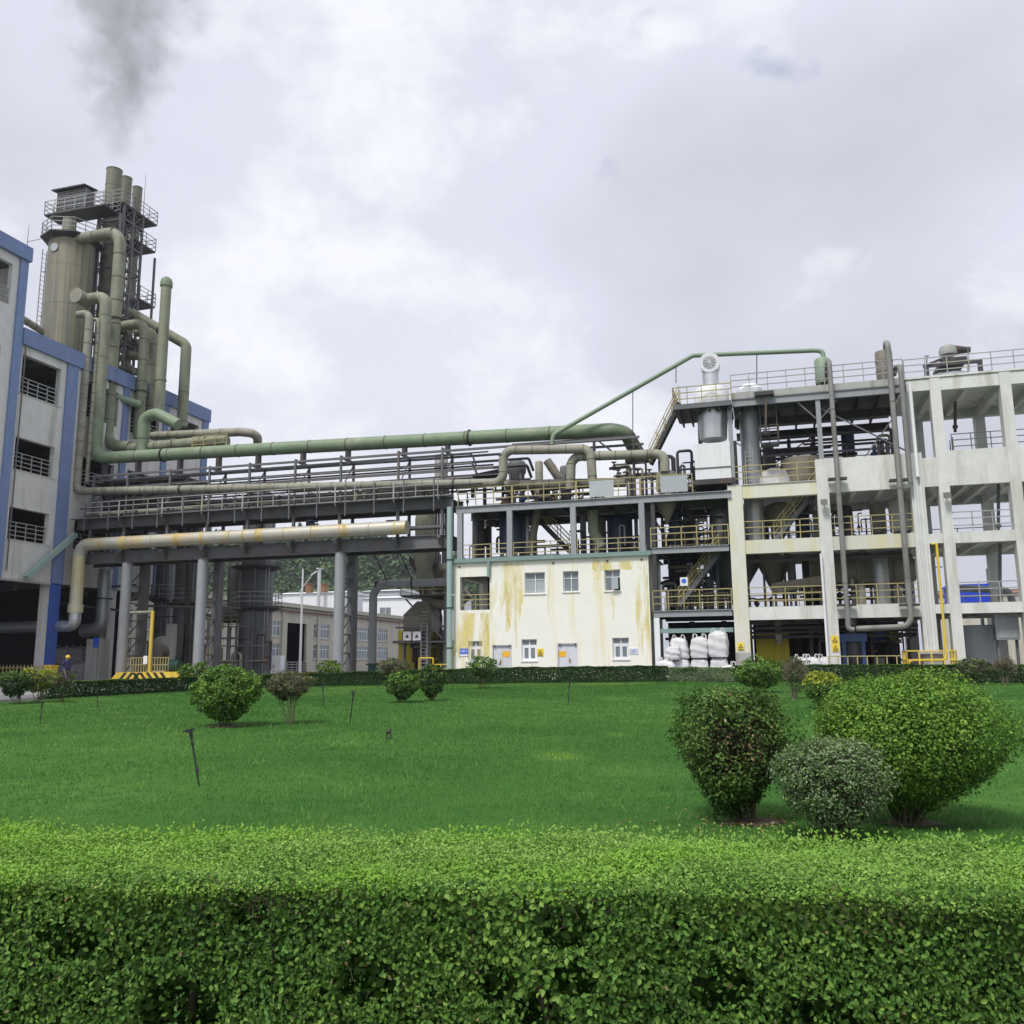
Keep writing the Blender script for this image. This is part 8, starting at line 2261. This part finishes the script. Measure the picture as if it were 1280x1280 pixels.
shrub('ball shaped shrub on a short stem before the cream building', (602, 861), 581, 627, 820, 'leaf_mid', 2600, 0.095, ybot=850, stems=6, m2='leaf_bright', m2_part=0.6, m2_zone='top')
shrub('round green shrub left of the bare grey shrub on the right', (948, 866), 913, 987, 819, 'leaf_bright', 4300, 0.10, ybot=862, stems=6, m2='leaf_mid', m2_part=0.5)
shrub('bare grey twiggy shrub between the round and the yellowish shrub', (993, 874), 973, 1014, 820, 'leaf_greyed', 1100, 0.07, ybot=866, stems=12, twig=420, bark='bark_grey', name='twiggy_shrub', m2='leaf_mid', m2_part=0.35)
shrub('yellow green shrub half hidden by the biggest shrub', (1026, 886), 999, 1059, 838, 'leaf_mid', 3600, 0.075, ybot=882, stems=6, m2='leaf_yellow', m2_part=1.0, m2_zone='top')
shrub('dull olive shrub before the blue grey tank on the right', (1216, 856), 1193, 1240, 822, 'leaf_greyed', 1800, 0.10, stems=8, twig=200, bark='bark_grey', m2='leaf_mid', m2_part=0.3)
shrub('bare leafless shrub at the right edge by the hedge', (1256, 857), 1238, 1274, 818, 'leaf_brown', 240, 0.06, stems=9, twig=300, bark='bark_grey', name='twiggy_shrub')

# fallen leaves under the browned shrub
b = gp(945, 1032)
n = 150
x = b[0] + rng.normal(size=n) * 0.55; y = b[1] + rng.normal(size=n) * 0.30
me = leaf_mesh('fallen_leaves', np.stack([x, y, gz(x, y) + 0.035], 1), np.stack([rng.normal(size=n) * .3, rng.normal(size=n) * .3, np.ones(n)], 1), rng.uniform(0.03, 0.06, n), 0.025, rng.random(n), 'leaf_dry')
ob = bpy.data.objects.new('fallen_leaves', me); C.objects.link(ob)
props(ob, 'dry yellow leaves fallen under the browned shrub', 'leaves', kind='stuff')
# bare earth under the biggest shrub
def earth(label, px, rx, ry):
    c = gp(*px); mb = MB(); n = 22; k = 0
    mb.v.append((c[0], c[1], float(gz(c[0], c[1])) + 0.045))
    for i in range(n):
        a = 2 * math.pi * i / n; r = random.uniform(0.75, 1.1)
        X, Y = c[0] + rx * r * math.cos(a), c[1] + ry * r * math.sin(a)
        mb.v.append((X, Y, float(gz(X, Y)) + 0.008))
    for i in range(n): mb.f.append([0, 1 + i, 1 + (i + 1) % n])
    ob = solo('bare_earth', None, None, mb, 'bark', (c[0], c[1], float(gz(c[0], c[1]))), frame='w'); ob['kind'] = 'structure'
earth('', (1140, 1030), 0.30, 0.2)
earth('', (940, 1028), 0.35, 0.22)
earth('', (281, 908), 0.5, 0.35)

# ------------------------------------------------------------------ lawn sprinklers, spotlight, stone
def sprinkler(label, foot, head, arm=0.0):
    f = gp(*foot); D = f[1]
    d = ray(*head); h = CAM + d * (D / d[1])
    T = Thing('lawn_sprinkler', label, 'sprinkler', tuple(f), frame='w', group='stake sprinklers on the lawn')
    f, h = Vector(f), Vector(h); s = (h - f).length / 0.6
    mb = MB(); mb.cyl(f - Vector((0, 0, 0.05)), f.lerp(h, 0.9), 0.011 * s ** .5, n=8); T.part('riser', mb, 'plastic_black')
    mb = MB(); mb.cyl(f.lerp(h, 0.25), f.lerp(h, 0.36), 0.026 * s ** .5, 0.018, n=8); T.part('valve', mb, 'plastic_black')
    mb = MB(); mb.cyl(f.lerp(h, 0.74), f.lerp(h, 0.80), 0.024 * s ** .5, n=8); T.part('collar', mb, 'plastic_black')
    mb = MB(); mb.cyl(f.lerp(h, 0.86), h, 0.02, 0.03, n=8)
    mb.bar(h + Vector((-0.09, 0, 0.0)), h + Vector((0.05, 0, 0.03)), 0.022)
    T.part('spray_head', mb, 'plastic_black')
    if arm:
        mb = MB(); mb.bar(h + Vector((-arm, 0, -0.01)), h + Vector((0.02, 0, 0.01)), 0.03); T.part('swing_arm', mb, 'plastic_black')
sprinkler('nearest black stake sprinkler with side arm on the left lawn', (250, 983), (238, 914), 0.06)
sprinkler('leaning black sprinkler right of the brownish twiggy shrub', (437, 905), (442, 865))
sprinkler('slim sprinkler just right of the brownish twiggy shrub', (405, 884), (403, 858))
sprinkler('upright sprinkler on the lawn below the doors of the cream building', (710, 880), (712, 852))
sprinkler('small sprinkler at the left in front of the dark shrub', (50, 905), (53, 878))
sprinkler('small sprinkler left of the large green shrub', (122, 885), (122, 860))
sprinkler('pale leaning sprinkler stake near the left hedge', (167, 866), (171, 849))
sprinkler('far sprinkler in front of the weedy hedge stretch', (783, 862), (783, 848))
f = gp(486, 924)
T = Thing('ground_spotlight', 'small dark ground spotlight standing alone on the lawn', 'spotlight', tuple(f), frame='w')
mb = MB(); mb.box(f[0] - .06, f[0] + .06, f[1] - .02, f[1] + .02, f[2] - .02, f[2] + .03); T.part('base', mb, 'plastic_black')
for k in (-1, 1):
    mb = MB(); mb.bar((f[0] + k * .045, f[1], f[2]), (f[0] + k * .03, f[1], f[2] + .17), .018); T.part('bracket', mb, 'plastic_black')
mb = MB(); mb.cyl((f[0] - .02, f[1] - .05, f[2] + .12), (f[0] + .0, f[1] + .06, f[2] + .16), .035, .042, n=12); T.part('lamp_housing', mb, 'steel_dark')
f = gp(130, 863)
mb = MB(); mb.lathe((f[0], f[1], f[2] - .02), [(.6, 0), (.55, .05), (.3, .1), (.1, .11)], 12, (1, .6))
solo('flat_stone', 'flat pale stone slab lying before the left hedge', 'stone', mb, 'stone', tuple(f), frame='w')
